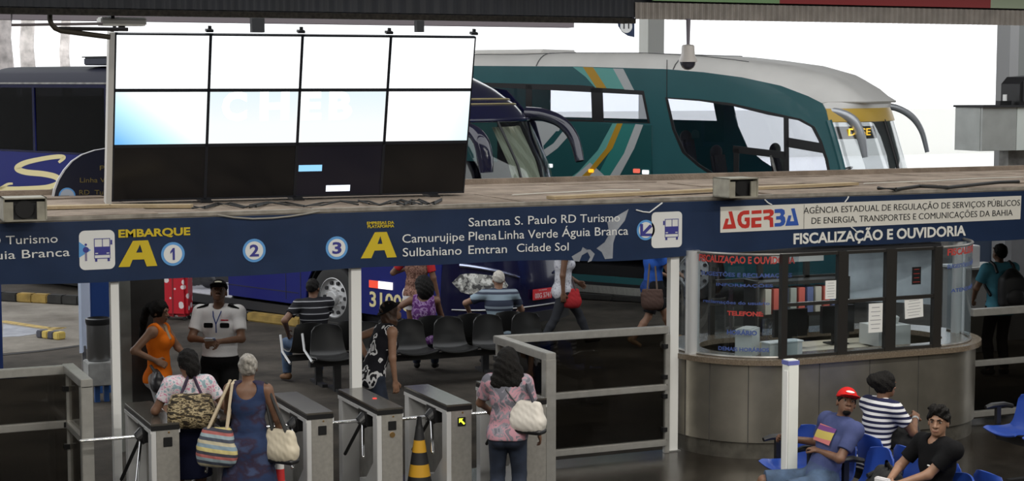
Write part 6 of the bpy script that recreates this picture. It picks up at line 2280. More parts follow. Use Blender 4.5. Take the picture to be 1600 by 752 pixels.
obj('device_body', box(NB(), (0, 0, 0.03), (0.2, 0.1, 0.06)), M_BLACK, t)
obj('white_top', cyl(NB(), (0.02, 0, 0.06), (0.02, 0, 0.15), 0.03), M_WHITE, t, smooth=True)
t = thing('boarding_sign', 'grey sign with pale yellow band reading EMBARQUE at the right edge', 'sign', P(1590, 262, Y=20.4))
o_ = Vector(t.location)
def bp3(x, y):
    p = P(x, y, Y=20.4) - o_
    return p.x, p.z
panel('board', [[bp3(1576, 238), bp3(1700, 240), bp3(1700, 275), bp3(1576, 275)]], mat('board mauve', (0.35, 0.34, 0.4), 0.6), MB_, 0.03, t)
panel('yellow_band', [[bp3(1578, 248), bp3(1700, 249), bp3(1700, 267), bp3(1578, 266)]], mat('band yellow', (0.62, 0.58, 0.4), 0.6), MB_ @ Matrix.Translation((0, 0, 0.031)), 0.004, t)
u0, v0 = bp3(1580, 263)
u1, v1 = bp3(1640, 263)
letter('EMBARQUE', u0, v0, u1, v1, 0.085, mat('faint letter', (0.42, 0.4, 0.4), 0.6), MB_, t, lift=0.036)
b = NB()
box(b, (0.05, 0.06, -0.7), (0.06, 0.06, 1.6))
obj('stand', b, M_STEELD, t)

# ------------------------------------------------------------------ behind the backpack man
kc = P(1530, 560, Z=0)
t = thing('service_counter', 'grey counter with white front left of the backpack man', 'counter', (P(1526, 470, Y=19.5).x, 19.5, 0))
obj('counter_body', box(NB(), (0.1, 0.2, 0.6), (0.7, 0.5, 1.2)), mat('counter grey', (0.3, 0.3, 0.29), 0.5), t, bevel=0.01)
obj('counter_top', box(NB(), (0.1, 0.18, 1.215), (0.8, 0.6, 0.03)), mat('counter pale', (0.5, 0.5, 0.48), 0.4), t)
obj('counter_box', box(NB(), (-0.1, 0.1, 1.38), (0.25, 0.25, 0.3)), mat('counter white', (0.62, 0.62, 0.62), 0.5), t, bevel=0.01)
t = thing('blue_screen', 'blue grey partition panel behind the backpack man', 'partition', (P(1540, 420, Y=21.2).x, 21.2, 0))
obj('partition_panel', box(NB(), (0.3, 0, 0.85), (1.6, 0.06, 1.7)), mat('partition blue', (0.1, 0.14, 0.22), 0.6), t)
obj('partition_rail', box(NB(), (0.3, 0, 1.73), (1.62, 0.08, 0.05)), M_BLACKM, t)
struct('wall_side', box(NB(), (P(1566, 420, Y=20.3).x + 1.6, 20.3, 1.2), (3.0, 0.15, 2.4), rz=0.0), mat('side wall grey', (0.16, 0.16, 0.165), 0.8, noise=0.15, nscale=2))

# ------------------------------------------------------------------ pipes and beams at the top left, trees far behind
t = thing('bent_pipe', 'dark bent pipe and rail under the roof edge at the upper left', 'pipe', P(120, 45, Y=14.56))
o_ = Vector(t.location)
def q3(x, y, Y=14.56):
    return P(x, y, Y=Y) - o_
M_PIPE = mat('pipe brown', (0.06, 0.05, 0.035), 0.6)
b = NB()
tube(b, [q3(78, 8), q3(78, 30), q3(80, 37), q3(86, 44), q3(95, 48), q3(110, 50), (q3(172, 58))], 0.022, 10)
obj('pipe', b, M_PIPE, t, smooth=True)
b = NB()
tube(b, [q3(92, 44.5), q3(200, 46)], 0.016, 8)
obj('upper_pipe', b, mat('pipe dark', (0.03, 0.027, 0.03), 0.6), t, smooth=True)
b = NB()
tube(b, [q3(18, 12), q3(18, 39), q3(160, 37)], 0.012, 8)
obj('thin_rail', b, mat('rail mauve', (0.22, 0.19, 0.2), 0.6), t, smooth=True)
t = thing('lamp_box', 'white lamp housing hanging under the roof edge above the screen wall', 'lamp', P(190, 34, Y=14.7))
b = NB()
box(b, (0.0, 0, 0.0), (0.38, 0.2, 0.07))
obj('housing', b, mat('lamp white', (0.75, 0.74, 0.7), 0.5), t, bevel=0.01)
b = NB()
box(b, (0.0, 0, -0.05), (0.05, 0.05, 0.04))
box(b, (-0.1, -0.06, 0.2), (0.03, 0.16, 0.36))
obj('hanger', b, M_BLACKM, t)
struct('beam_far', box(NB(), (P(100, 30, Y=22).x + 2.5, 22, P(100, 31, Y=22).z + 0.1), (9, 0.2, 0.22)), mat('beam mauve', (0.2, 0.17, 0.18), 0.7))
for px, w in ((402, 0.16), (655, 0.1)):
    p = P(px, 38, Y=21)
    struct('beam_hanger', box(NB(), (p.x, 21, p.z + 0.15), (w, 0.1, 0.5)), M_BLACKM)
# roof rail parts of the blue coach seen above it
t = thing('roof_box', 'dark flat box on the roof of the blue coach at the left', 'box', P(140, 96, pl=blue.sp) + blue.e2 * 0.6, blue.rz)
t.location.z = HB + 0.005
obj('box_body', box(NB(), (0, 0, 0.07), (1.0, 0.8, 0.14)), mat('roof box', (0.012, 0.016, 0.035), 0.4), t, bevel=0.02)
obj('box_lid', box(NB(), (0, 0, 0.15), (1.04, 0.84, 0.02)), M_BLACK, t)
# pale street wall and tree trunks far beyond
struct('wall_street', box(NB(), (0, 75, 1.2), (160, 0.4, 2.4)), mat('street wall', (0.75, 0.75, 0.72), 0.9))
random.seed(5)
M_BARK = mat('tree bark', (0.6, 0.55, 0.53), 0.9, noise=0.4, nscale=3)  # bark colour lightened to imitate bloom from the bright street
M_LEAF = mat('tree leaf', (0.3, 0.42, 0.2), 0.7)
for px, Yt, r in ((3, 48, 0.42), (46, 60, 0.3), (104, 72, 0.25)):
    b0 = P(px, 160, Y=Yt)
    t = thing('street_tree', {3: 'pale tree trunk at the far upper left edge', 46: 'pale tree trunk left of the bent pipe, far behind the blue coach', 104: 'thin dark tree trunk far behind the bent pipe'}[px], 'tree', (b0.x, Yt, 0))
    b = NB()
    tube(b, [(0, 0, 0), (0.1, 0, 2.5), (-0.05, 0, 5), (0.15, 0, 7.5), (0.1, 0, 9)], [r, r * 0.9, r * 0.8, r * 0.7, r * 0.5], 10)
    obj('trunk', b, M_BARK, t, smooth=True)
    b = NB()
    for k in range(22):
        c = Vector((random.gauss(0, 0.7), random.gauss(0, 0.9), 10 + random.gauss(0, 0.9)))
        bmesh.ops.create_icosphere(b, subdivisions=2, radius=random.uniform(0.6, 1.2), matrix=Matrix.Translation(c) @ Matrix.Diagonal((1, 1, 0.6, 1)))
    for v in b.verts:
        v.co += Vector((random.uniform(-.12, .12), random.uniform(-.12, .12), random.uniform(-.12, .12)))
    obj('crown', b, M_LEAF, t)
# ------------------------------------------------------------------ people
def at(x, y):
    return P(x, y, Z=0)
C_ = lambda n, c, r=0.85, **k: mat('cloth ' + n, c, r, bump=0.15, bscale=60, **k)
JEAN = mat('denim dark', (0.018, 0.026, 0.048), 0.85, noise=0.35, nscale=9)
JEANL = mat('denim', (0.05, 0.085, 0.15), 0.85, noise=0.35, nscale=9)
PONY = [('c', [(0, -0.1, 0.05), (0, -0.16, 0.0), (0.0, -0.19, -0.12), (0, -0.2, -0.27), (0, -0.21, -0.38)], [0.05, 0.045, 0.04, 0.03, 0.012])]
LONG = [('e', (0, -0.05, -0.05), (0.115, 0.1, 0.14)), ('e', (0, -0.07, -0.17), (0.125, 0.085, 0.13))]

def bag(name, label, pos, size, m, rz=0.0, strap=None, strap_m=None, sag=0.35, trim=None, top_w=0.75, extra=None):
    """soft shoulder bag: rounded trapezium body, straps from its top corners"""
    t = thing(name, label, 'bag', pos, rz)
    w, d, hh = size
    fl = Field()
    A = np.eye(3)
    for k, (zc_, wk, dk) in enumerate(((0.16, 0.94, 0.9), (0.38, 1.0, 1.0), (0.6, 0.5 + 0.5 * top_w, 0.8), (0.84, top_w, 0.5))):
        fl.slab((0.012 * math.sin(k * 2.1), 0, hh * zc_), (w * 0.5 * wk, d * 0.5 * dk, hh * 0.15), A, min(0.045, d * 0.5 * dk * 0.9), 0.07)
    fl.ell((0, 0, hh * 0.3), (w * 0.45, d * 0.58, hh * 0.3), None, 0.05)
    fl.wavy = 0.0016
    field_obj('bag_body', fl, m, t, 0.01)
    if trim:
        fl = Field()
        fl.slab((0, 0, hh * 0.06), (w * 0.51, d * 0.51, hh * 0.09), A, 0.025, 0.02)
        field_obj('bag_base', fl, trim, t, 0.009)
    if strap:
        inv = (Matrix.Translation(pos) @ Matrix.Rotation(rz, 4, 'Z')).inverted()
        for off in (-1, 1):
            b = NB()
            q = [inv @ Vector(s) for s in strap]
            pts = [Vector((off * w * 0.24, 0.0, hh * 0.9))]
            top = q[0]
            pts += [pts[0].lerp(top + Vector((off * 0.015, 0, -0.02)), 0.5), top + Vector((off * 0.02, 0, 0))]
            for s in q[1:]:
                pts.append(s + Vector((off * 0.015, 0, 0)))
            pts.append(Vector((off * w * 0.24, -0.02, hh * 0.88)))
            tube(b, pts, 0.013, 6)
            obj('strap', b, strap_m, t, smooth=True)
    return t

# 1 orange top
loc = at(251, 712)
r, J = human('woman in a bright orange tank top with a long ponytail, hand on her hip', loc, 96, 1.6, True, 'tan',
    twist=-6, hands={'R': (0.2, 0.03, 1.02), 'L': (-0.1, 0.28, 1.0)}, hint={'R': (0.5, -1, 0.2), 'L': (-1, -0.3, -0.4)}, head=(-4, 4),
    top=dict(mat=C_('orange', (0.85, 0.19, 0.012)), sleeve=0, hem=-0.05, neck=((0, 0.09, 0.33, 0.115), (0, -0.09, 0.34, 0.1)), arm=0.1),
    bottom=dict(mat=C_('pale shorts', (0.5, 0.5, 0.52)), len=0.75, waist=0.05), shoes=C_('sandal', (0.12, 0.07, 0.04)), hair=dict(add=PONY, t=0.014))
# beige strap across her back and the black bag
t = bag('shoulder_bag', 'small black shoulder bag hanging at the orange top woman\'s hip', P(246, 612, Y=loc.y - 0.24), (0.25, 0.09, 0.22), mat('bag black', (0.025, 0.024, 0.028), 0.4), facing(70),
    strap=[to_world(r, J['pel'] + J['R0'] * 0.2 + J['T'] * 0.12)], strap_m=mat('strap black', (0.02, 0.02, 0.02), 0.6), top_w=0.95)
b = NB()
q_ = [J['sh']['L'] * 0.55 + J['sh']['R'] * 0.45 + J['Fw'] * 0.02 + J['T'] * 0.075, J['sc'] + J['Fw'] * 0.1 - J['T'] * 0.02 + J['R0'] * 0.0, J['sc'] + J['Fw'] * 0.17 - J['T'] * 0.13 + J['R0'] * 0.03, J['pel'] + J['Fw'] * 0.15 + J['R0'] * 0.1 + J['T'] * 0.14]
q2_ = [J['sh']['R'] * 0.55 + J['sh']['L'] * 0.45 + J['T'] * 0.075, J['sc'] - J['R0'] * 0.0 + J['T'] * 0.03 + J['Fw'] * 0.07, J['sc'] + J['R0'] * 0.02 + J['Fw'] * 0.135 - J['T'] * 0.1]
tube(b, [Vector(p) for p in q2_], 0.018, 6)
obj('scarf_strap', b, C_('beige', (0.45, 0.38, 0.28)), r, smooth=True, label='beige strap over her shoulder')

# 2 guard
loc = at(346, 702)
M_GSH = C_('guard white', (0.78, 0.78, 0.8))
M_GBLK = C_('guard black', (0.005, 0.005, 0.006))
r, J = human('security guard in white short-sleeved shirt, black cap and black trousers, reading a paper', loc, 183, 1.77, False, 'brown',
    hands={'R': (0.07, 0.3, 1.19), 'L': (-0.06, 0.3, 1.18)}, hint={'R': (1, -0.4, -0.7), 'L': (-1, -0.4, -0.7)}, head=(8, -24), fat=1.1,
    top=dict(mat=M_GSH, sleeve=0.7, hem=0.03, neck=((0, 0.05, 0.335, 0.075),), ease=0.02),
    bottom=dict(mat=M_GBLK, waist=0.055, flare=0.02, ease=0.013), shoes=M_GBLK, hair=dict(t=0.006, short=True), cap=dict(mat=M_GBLK, logo=mat('emblem pale', (0.5, 0.5, 0.4), 0.6)))
for sd, sg in (('R', 1), ('L', -1)):
    f_ = Field()
    f_.slab(J['sh'][sd] + J['T'] * 0.058 - J['R0'] * sg * 0.035, (0.065, 0.07, 0.012), np.array([nrm(J['R0'] - J['T'] * sg * 0.35), J['Fw'], nrm(J['T'] + J['R0'] * sg * 0.35)]), 0.01)
    field_obj('epaulette', f_, M_GBLK, r, 0.008)
    b = NB()
    pk = J['sc'] + J['Fw'] * 0.142 - J['T'] * 0.125 + J['R0'] * sg * 0.085
    box(b, tuple(pk), (0.095, 0.022, 0.05))
    obj('pocket_flap', b, M_GBLK, r, bevel=0.006)
b = NB()
for sg in (-1, 1):
    tube(b, [Vector(J['sc'] + J['R0'] * sg * 0.055 + J['T'] * 0.06 + J['Fw'] * 0.05), Vector(J['sc'] + J['R0'] * sg * 0.03 - J['T'] * 0.03 + J['Fw'] * 0.15), Vector(J['sc'] - J['T'] * 0.11 + J['Fw'] * 0.165), Vector(J['sc'] - J['T'] * 0.2 + J['Fw'] * 0.155)], 0.006, 6)
obj('lanyard', b, C_('lanyard', (0.05, 0.08, 0.25)), r, smooth=True)
f_ = Field()
ua = J['elL'] * 0.68 + J['sh']['L'] * 0.32
ub = J['elL'] * 0.56 + J['sh']['L'] * 0.44
f_.cone(ua, ub, 0.062, 0.064, 0)
f_.cut(ua, nrm(J['elL'] - J['sh']['L']))
f_.cut(ub, nrm(J['sh']['L'] - J['elL']))
field_obj('arm_band', f_, C_('armband red', (0.45, 0.03, 0.05)), r, 0.007)
b = NB()
pb = J['sc'] + J['Fw'] * 0.142 - J['T'] * 0.07 - J['R0'] * 0.085
box(b, tuple(pb), (0.075, 0.02, 0.012))
obj('name_tag', b, MATS['cloth armband red'], r)
f_ = Field()
f_.ell(J['pel'] + J['T'] * 0.055 * 1.77, (0.172, 0.128, 0.02), None, 0)
field_obj('belt', f_, M_BLACK, r, 0.008)
t = thing('paper_slip', 'small white and blue slip in the guard\'s hands', 'paper', to_world(r, (J['wrL'] + J['wrR']) / 2 + v3(0, 0.09, 0.035)), facing(183))
obj('slip', box(NB(), (0, 0, 0), (0.1, 0.07, 0.006), rx=0.5), mat('slip blue', (0.35, 0.42, 0.65), 0.6), t)
obj('slip_back', box(NB(), (0.02, 0.01, -0.006), (0.09, 0.08, 0.004), rx=0.5), M_PAPER, t)

# 3 floral blouse
X3 = 3.43
loc = Vector((3.43, 14.42, 0))
M_FLOR = ramp_mat('cloth floral', 'noise', [(0.0, (0.28, 0.4, 0.45)), (0.4, (0.68, 0.62, 0.66)), (0.53, (0.62, 0.2, 0.34)), (0.57, (0.7, 0.62, 0.66)), (0.66, (0.35, 0.45, 0.5))], 22, rough=0.9, detail=2)
r, J = human('woman in floral pink and white blouse with a navy skirt and big animal-print bag', loc, -16, 1.55, True, 'brown', fat=1.0,
    hands={'L': (-0.26, 0.22, 1.0), 'R': (0.26, 0.22, 1.03)}, hint={'L': (-0.6, -0.8, -0.7), 'R': (0.6, -0.9, -0.5)}, head=(28, -6),
    top=dict(mat=M_FLOR, sleeve=0.62, hem=0.005, neck=((0, 0.0, 0.335, 0.085), (0, -0.06, 0.35, 0.08)), ease=0.02),
    bottom=dict(mat=C_('navy skirt', (0.008, 0.01, 0.03)), skirt=0.3, r=0.14, spread=0.05, name='skirt', ease=0.016, waist=0.05), shoes=C_('black shoe', (0.02, 0.02, 0.02)),
    hair=dict(t=0.016, add=[('e', (0, -0.1, -0.04), (0.075, 0.055, 0.085))]))
M_LEO = ramp_mat('animal print', 'noise', [(0.0, (0.02, 0.014, 0.008)), (0.44, (0.1, 0.07, 0.03)), (0.5, (0.42, 0.34, 0.2)), (0.58, (0.06, 0.04, 0.02)), (0.66, (0.3, 0.24, 0.14))], 26, rough=0.7, detail=3, vscale=(0.6, 1, 1.8))
t = bag('handbag', 'big brown animal-print handbag on the floral blouse woman\'s back', P(300, 668, Y=loc.y - 0.26), (0.4, 0.17, 0.29), M_LEO, facing(0) + 0.05,
    strap=[to_world(r, J['sh']['L'] * 0.45 + J['sh']['R'] * 0.55 + J['T'] * 0.075 - J['Fw'] * 0.05)], strap_m=C_('strap purple', (0.05, 0.035, 0.06)), top_w=0.85)
t = thing('ticket', 'white ticket held out by the floral blouse woman over the turnstile', 'ticket', to_world(r, J['wrL'] + nrm(J['wrL'] - J['elL']) * 0.13 + v3(0, 0, 0.01)), facing(-40))
obj('ticket_sheet', box(NB(), (0, 0, 0), (0.12, 0.07, 0.003), rx=0.4), M_PAPER, t)
obj('ticket_stub', box(NB(), (-0.05, 0, 0.004), (0.03, 0.07, 0.003), rx=0.4), M_WHITE, t)

# 4 grey-haired woman in long blue dress
loc = P(390, 760, Y=13.85)
loc = Vector((loc.x, 13.85, 0))
M_DRES = ramp_mat('cloth tie dye', 'noise', [(0.2, (0.014, 0.02, 0.055)), (0.45, (0.028, 0.045, 0.105)), (0.55, (0.04, 0.028, 0.05)), (0.65, (0.06, 0.08, 0.16))], 5, rough=0.9, detail=6, const=False, vscale=(1, 1, 1.6))
M_GREY = mat('hair grey', (0.3, 0.28, 0.25), 0.6, noise=0.5, nscale=40)
r, J = human('grey-haired woman in a long blue sleeveless dress seen from behind, carrying two bags', loc, 4, 1.57, True, 'brown', fat=1.1,
    hands={'L': (-0.2, 0.3, 0.9), 'R': (0.24, 0.12, 0.84)}, hint={'L': (-1, -0.7, -0.5), 'R': (0.7, -1, -0.2)}, head=(10, -6),
    top=dict(mat=M_DRES, sleeve=0, hem=-0.08, neck=((0, -0.1, 0.3, 0.115), (0, 0.08, 0.33, 0.1)), arm=0.108, ease=0.016),
    bottom=dict(mat=M_DRES, skirt=0.07, r=0.235, spread=0.09, name='skirt', ease=0.012, waist=0.09), shoes=C_('brown sandal', (0.1, 0.06, 0.03)),
    hair=dict(t=0.01, mat=M_GREY, grey=True, add=[('e', (0, -0.075, 0.085), (0.05, 0.05, 0.04))]))
M_STRIPE = ramp_mat('striped canvas', 'stripe', [(0.0, (0.5, 0.45, 0.32)), (0.14, (0.06, 0.07, 0.1)), (0.28, (0.3, 0.38, 0.42)), (0.42, (0.42, 0.13, 0.12)), (0.55, (0.05, 0.05, 0.07)), (0.68, (0.55, 0.47, 0.2)), (0.84, (0.22, 0.3, 0.36))], 5.2, (0.12, 0, 1), vscale=(1, 1, 1))
t = bag('tote_bag', 'striped canvas tote bag with cream straps on the grey-haired woman\'s left side', to_world(r, J['sh']['L'] - J['R0'] * 0.085 - J['Fw'] * 0.12 - v3(0, 0, 0.63)), (0.34, 0.16, 0.33), M_STRIPE, facing(0) - 0.1,
    strap=[to_world(r, J['sh']['L'] + J['T'] * 0.07 + J['R0'] * 0.02 + J['Fw'] * 0.02), to_world(r, J['sh']['L'] + J['T'] * 0.05 + J['R0'] * 0.02 - J['Fw'] * 0.07)], strap_m=C_('cream strap', (0.6, 0.5, 0.36)))
t = bag('handbag', 'cream handbag with black edges on the grey-haired woman\'s right side', to_world(r, J['sh']['R'] + J['R0'] * 0.13 - J['Fw'] * 0.06 - v3(0, 0, 0.6)), (0.3, 0.13, 0.28), mat('bag cream', (0.62, 0.55, 0.42), 0.5), facing(30),
    strap=[to_world(r, J['sh']['R'] + J['T'] * 0.06 - J['R0'] * 0.02)], strap_m=mat('strap black', (0.02, 0.02, 0.02), 0.6), trim=M_BLACK, top_w=0.9)
t = thing('ticket', 'white paper in the grey-haired woman\'s left hand', 'ticket', to_world(r, J['wrL'] + nrm(J['wrL'] - J['elL']) * 0.12 + v3(0, 0, 0.04)), facing(-30))
obj('ticket_sheet', box(NB(), (0, 0, 0), (0.11, 0.09, 0.003), rx=0.6), M_PAPER, t)
obj('ticket_fold', box(NB(), (0.0, 0.03, 0.008), (0.11, 0.03, 0.003), rx=0.2), M_WHITE, t)

# 5 seated man in striped polo
M_STP = ramp_mat('cloth black stripes', 'stripe', [(0.0, (0.014, 0.014, 0.017)), (0.7, (0.4, 0.4, 0.42)), (0.82, (0.03, 0.03, 0.035))], 13.0)
px5 = P(494, 520, Y=SYF + 0.05)
r, J = human('man in black polo with thin white stripes sitting on the black seats, back turned', Vector((px5.x, SYF + 0.05, 0)), -28, 1.72, False, 'brown', fat=1.08,
    pel=(0, 0, 0.53), lean=10, twist=-10, feet={'R': (0.2, 0.42, 0.08), 'L': (-0.26, 0.36, 0.08)}, knee={'R': (0.3, 1, 0.7), 'L': (-0.4, 1, 0.7)}, hands={'R': (0.16, 0.4, 0.62), 'L': (-0.3, 0.22, 0.66)}, hint={'L': (-1, -0.6, -0.3), 'R': (1, -0.5, -0.3)}, head=(-30, -6),
    top=dict(mat=M_STP, sleeve=0.6, hem=-0.06, ease=0.02), bottom=dict(mat=JEANL), shoes=C_('tan shoe', (0.2, 0.11, 0.06)), hair=dict(t=0.006, short=True))

# 6 woman with a black hat
loc = at(582, 714)
M_BWF = ramp_mat('cloth black white leaves', 'noise', [(0.0, (0.012, 0.012, 0.016)), (0.53, (0.6, 0.6, 0.62)), (0.6, (0.02, 0.02, 0.024)), (0.67, (0.5, 0.5, 0.52))], 11, rough=0.9, detail=1.5, vscale=(1, 1, 0.7))
M_BRH = mat('hair brown', (0.06, 0.03, 0.018), 0.5, noise=0.4, nscale=50)
r, J = human('woman in black hat and black and white leaf-print top, looking down beside the middle post', loc, 55, 1.62, True, 'tan',
    lean=22, twist=-10, hands={'R': (0.2, 0.16, 0.74), 'L': (-0.26, 0.1, 0.98)}, hint={'R': (0.4, -1, 0), 'L': (-1, -0.9, 0)}, head=(-8, -38),
    top=dict(mat=M_BWF, sleeve=0, hem=-0.1, arm=0.112, neck=((0, 0.04, 0.33, 0.085),), ease=0.02), bottom=dict(mat=JEAN), shoes=C_('black shoe', (0.02, 0.02, 0.02)),
    hair=dict(mat=M_BRH, t=0.012, add=[('e', (0, -0.05, -0.06), (0.095, 0.085, 0.11))]), cap=dict(mat=C_('hat black', (0.008, 0.008, 0.009)), brim='round'))

# 7 standing woman in white shorts, 9 person in dark jeans (heads hidden by the sign)
loc = at(652, 556)
M_BRP = ramp_mat('cloth brown print', 'noise', [(0.0, (0.12, 0.06, 0.045)), (0.45, (0.3, 0.17, 0.13)), (0.55, (0.16, 0.08, 0.06))], 28, rough=0.9)
r, J = human('standing woman in brown patterned top, red sleeves and white shorts, head hidden', loc, 10, 1.68, True, 'brown', fat=1.1,
    hands={'L': (-0.2, 0.22, 1.2), 'R': (0.3, 0.05, 0.82)}, hint={'L': (-1, -0.8, -0.6)},
    top=dict(mat=M_BRP, sleeve=0.0, hem=-0.02, arm=0.11, ease=0.02), bottom=dict(mat=C_('white shorts', (0.7, 0.68, 0.68)), len=0.5, waist=0.05, ease=0.018), shoes=C_('brown sandal', (0.1, 0.06, 0.03)), hair=dict(add=LONG))
f_ = Field()
for sd in 'LR':
    f_.cone(J['sh'][sd], J['sh'][sd] * 0.3 + J['el' + sd] * 0.7, 0.07, 0.062, 0.02, True)
field_obj('sleeves', f_, C_('red sleeve', (0.5, 0.03, 0.035)), r, 0.01)
loc = at(705, 526)
r, J = human('standing person in dark jeans and white shirt beside the blue coach, head hidden', loc, 15, 1.8, False, 'brown',
    top=dict(mat=C_('white shirt', (0.6, 0.6, 0.62)), sleeve=0.6, hem=-0.02), bottom=dict(mat=JEAN, waist=0.06, flare=0.014), shoes=C_('black shoe', (0.02, 0.02, 0.02)), hair=dict(t=0.006, short=True))

# 8 seated woman in purple
px8 = P(663, 505, Y=SYF)
M_PUR = ramp_mat('cloth purple print', 'noise', [(0.0, (0.1, 0.03, 0.14)), (0.45, (0.26, 0.13, 0.33)), (0.52, (0.4, 0.3, 0.45)), (0.57, (0.14, 0.05, 0.19))], 16, rough=0.9, detail=4)
r, J = human('seated woman in purple patterned top with thick curly black hair, back turned', Vector((px8.x, SYF + 0.02, 0)), 0, 1.62, True, 'brown', fat=1.12,
    pel=(0, 0, 0.53), lean=4, feet={'R': (0.12, 0.5, 0.08), 'L': (-0.12, 0.5, 0.08)}, knee={'R': (0.1, 1, 0.6), 'L': (-0.1, 1, 0.6)}, hands={'R': (0.16, 0.35, 0.62), 'L': (-0.34, 0.12, 0.72)}, hint={'L': (-1, -0.6, -0.2), 'R': (1, -0.6, -0.2)}, head=(40, 0),
    top=dict(mat=M_PUR, sleeve=0, arm=0.104, hem=-0.06, neck=((0, -0.08, 0.33, 0.11), (0, 0.08, 0.33, 0.1)), ease=0.02), bottom=dict(mat=JEAN), shoes=C_('black shoe', (0.02, 0.02, 0.02)),
    hair=dict(t=0.035, add=[('e', (0, -0.06, -0.05), (0.125, 0.11, 0.15))]))

# 10 old man in blue stripes
px10 = P(781, 500, Y=SYF)
M_BLS = ramp_mat('cloth blue bands', 'stripe', [(0.0, (0.045, 0.055, 0.085)), (0.38, (0.28, 0.36, 0.42)), (0.72, (0.055, 0.065, 0.095)), (0.86, (0.25, 0.3, 0.35))], 4.6)
r, J = human('old man with short grey hair in a blue striped polo, seated, back turned', Vector((px10.x, SYF + 0.02, 0)), -6, 1.7, False, 'tan', fat=1.08,
    pel=(0, 0, 0.53), lean=6, feet={'R': (0.16, 0.5, 0.08), 'L': (-0.16, 0.5, 0.08)}, knee={'R': (0.1, 1, 0.6), 'L': (-0.1, 1, 0.6)}, hands={'L': (-0.36, 0.3, 0.72), 'R': (0.2, 0.35, 0.66)}, hint={'L': (-1, -0.2, 0.1), 'R': (1, -0.5, -0.1)}, head=(4, 0),
    top=dict(mat=M_BLS, sleeve=0.66, hem=-0.06, ease=0.02), bottom=dict(mat=C_('grey trousers', (0.12, 0.12, 0.13))), shoes=C_('black shoe', (0.02, 0.02, 0.02)),
    hair=dict(t=0.005, short=True, mat=mat('hair white', (0.5, 0.47, 0.42), 0.7, noise=0.3, nscale=40), grey=True))

# 11 walking woman in grey jeans
loc = at(882, 546)
M_LACE = ramp_mat('cloth white speckle', 'noise', [(0.0, (0.62, 0.62, 0.66)), (0.55, (0.5, 0.5, 0.54)), (0.62, (0.28, 0.28, 0.34))], 32, rough=0.9)
r, J = human('woman walking right in white speckled top and grey jeans, head hidden by the sign', loc, 82, 1.7, True, 'brown',
    pel=(0, -0.02, 0.875), feet={'R': (0.07, -0.36, 0.1), 'L': (-0.07, 0.4, 0.09)}, toe={'R': (0.1, 1, -0.45), 'L': (-0.1, 1, 0.1)}, hands={'R': (0.2, -0.06, 0.74), 'L': (-0.18, 0.22, 0.95)}, hint={'R': (0.5, -1, 0)},
    top=dict(mat=M_LACE, sleeve=0, arm=0.112, hem=-0.1, ease=0.024), bottom=dict(mat=C_('grey jeans', (0.035, 0.037, 0.043)), flare=0.0), shoes=C_('dark shoe', (0.03, 0.025, 0.02)), hair=dict(add=LONG))
t = bag('shoulder_bag', 'red shoulder bag in front of the walking woman in grey jeans', P(893, 481, Y=loc.y - 0.15), (0.26, 0.1, 0.28), C_('bag red', (0.4, 0.03, 0.035)), facing(10),
    strap=[to_world(r, J['sh']['L'] + J['T'] * 0.06)], strap_m=mat('strap dark', (0.04, 0.02, 0.02), 0.6), top_w=0.8)

# 12 walking man in blue shirt and shorts
loc = at(1020, 541)
r, J = human('man walking right in bright blue shirt and black shorts, head hidden by the sign', loc, 70, 1.72, False, 'tan',
    pel=(0, 0.0, 0.88), feet={'R': (0.08, -0.36, 0.12), 'L': (-0.08, 0.36, 0.09)}, toe={'R': (0.1, 1, -0.6), 'L': (-0.1, 1, 0.1)}, hands={'R': (0.1, 0.36, 1.05), 'L': (-0.2, 0.3, 1.0)}, hint={'R': (0.7, -1, -0.3)},
    top=dict(mat=C_('bright blue', (0.035, 0.12, 0.5)), sleeve=0.62, hem=-0.06, ease=0.026), bottom=dict(mat=C_('black shorts', (0.012, 0.012, 0.014)), len=0.88, waist=0.06, ease=0.026), shoes=C_('tan sandal', (0.28, 0.17, 0.09)), hair=dict(t=0.006, short=True))
t = bag('satchel', 'brown satchel hanging at the side of the walking man in blue', P(1019, 484, Y=loc.y - 0.34), (0.3, 0.1, 0.3), C_('satchel brown', (0.09, 0.055, 0.045)), facing(10),
    strap=[to_world(r, J['sh']['L'] * 0.6 + J['sh']['R'] * 0.4 + J['T'] * 0.08)], strap_m=C_('strap brown', (0.12, 0.09, 0.07)), top_w=0.98)

# 13 woman in pink and grey blouse, right of the turnstiles
loc = P(793, 770, Y=13.5)
loc = Vector((loc.x, 13.5, 0))
M_PKG = ramp_mat('cloth pink grey', 'noise', [(0.0, (0.16, 0.16, 0.19)), (0.44, (0.28, 0.26, 0.3)), (0.5, (0.5, 0.27, 0.32)), (0.6, (0.2, 0.19, 0.22))], 10, rough=0.9, detail=5, dist=1.0)
r, J = human('woman in pink and grey patterned blouse and jeans with long black hair, back turned', loc, 6, 1.52, True, 'brown', fat=1.08,
    hands={'L': (-0.2, 0.3, 0.94), 'R': (0.27, 0.1, 0.76)}, hint={'L': (-1, -0.7, -0.7), 'R': (0.6, -1, -0.1)}, head=(0, -4),
    top=dict(mat=M_PKG, sleeve=0.7, hem=-0.035, neck=((0, -0.085, 0.335, 0.11), (0, 0.06, 0.34, 0.09)), ease=0.024), bottom=dict(mat=JEAN, flare=0.01), shoes=C_('black shoe', (0.02, 0.02, 0.02)),
    hair=dict(t=0.03, add=[('e', (0, -0.06, -0.06), (0.135, 0.11, 0.15)), ('e', (0.05, -0.08, -0.17), (0.11, 0.085, 0.1)), ('e', (-0.06, -0.08, -0.18), (0.11, 0.085, 0.1)), ('e', (0.1, -0.06, -0.1), (0.06, 0.06, 0.08))]))
M_WBAG = mat('bag white', (0.68, 0.64, 0.58), 0.5)
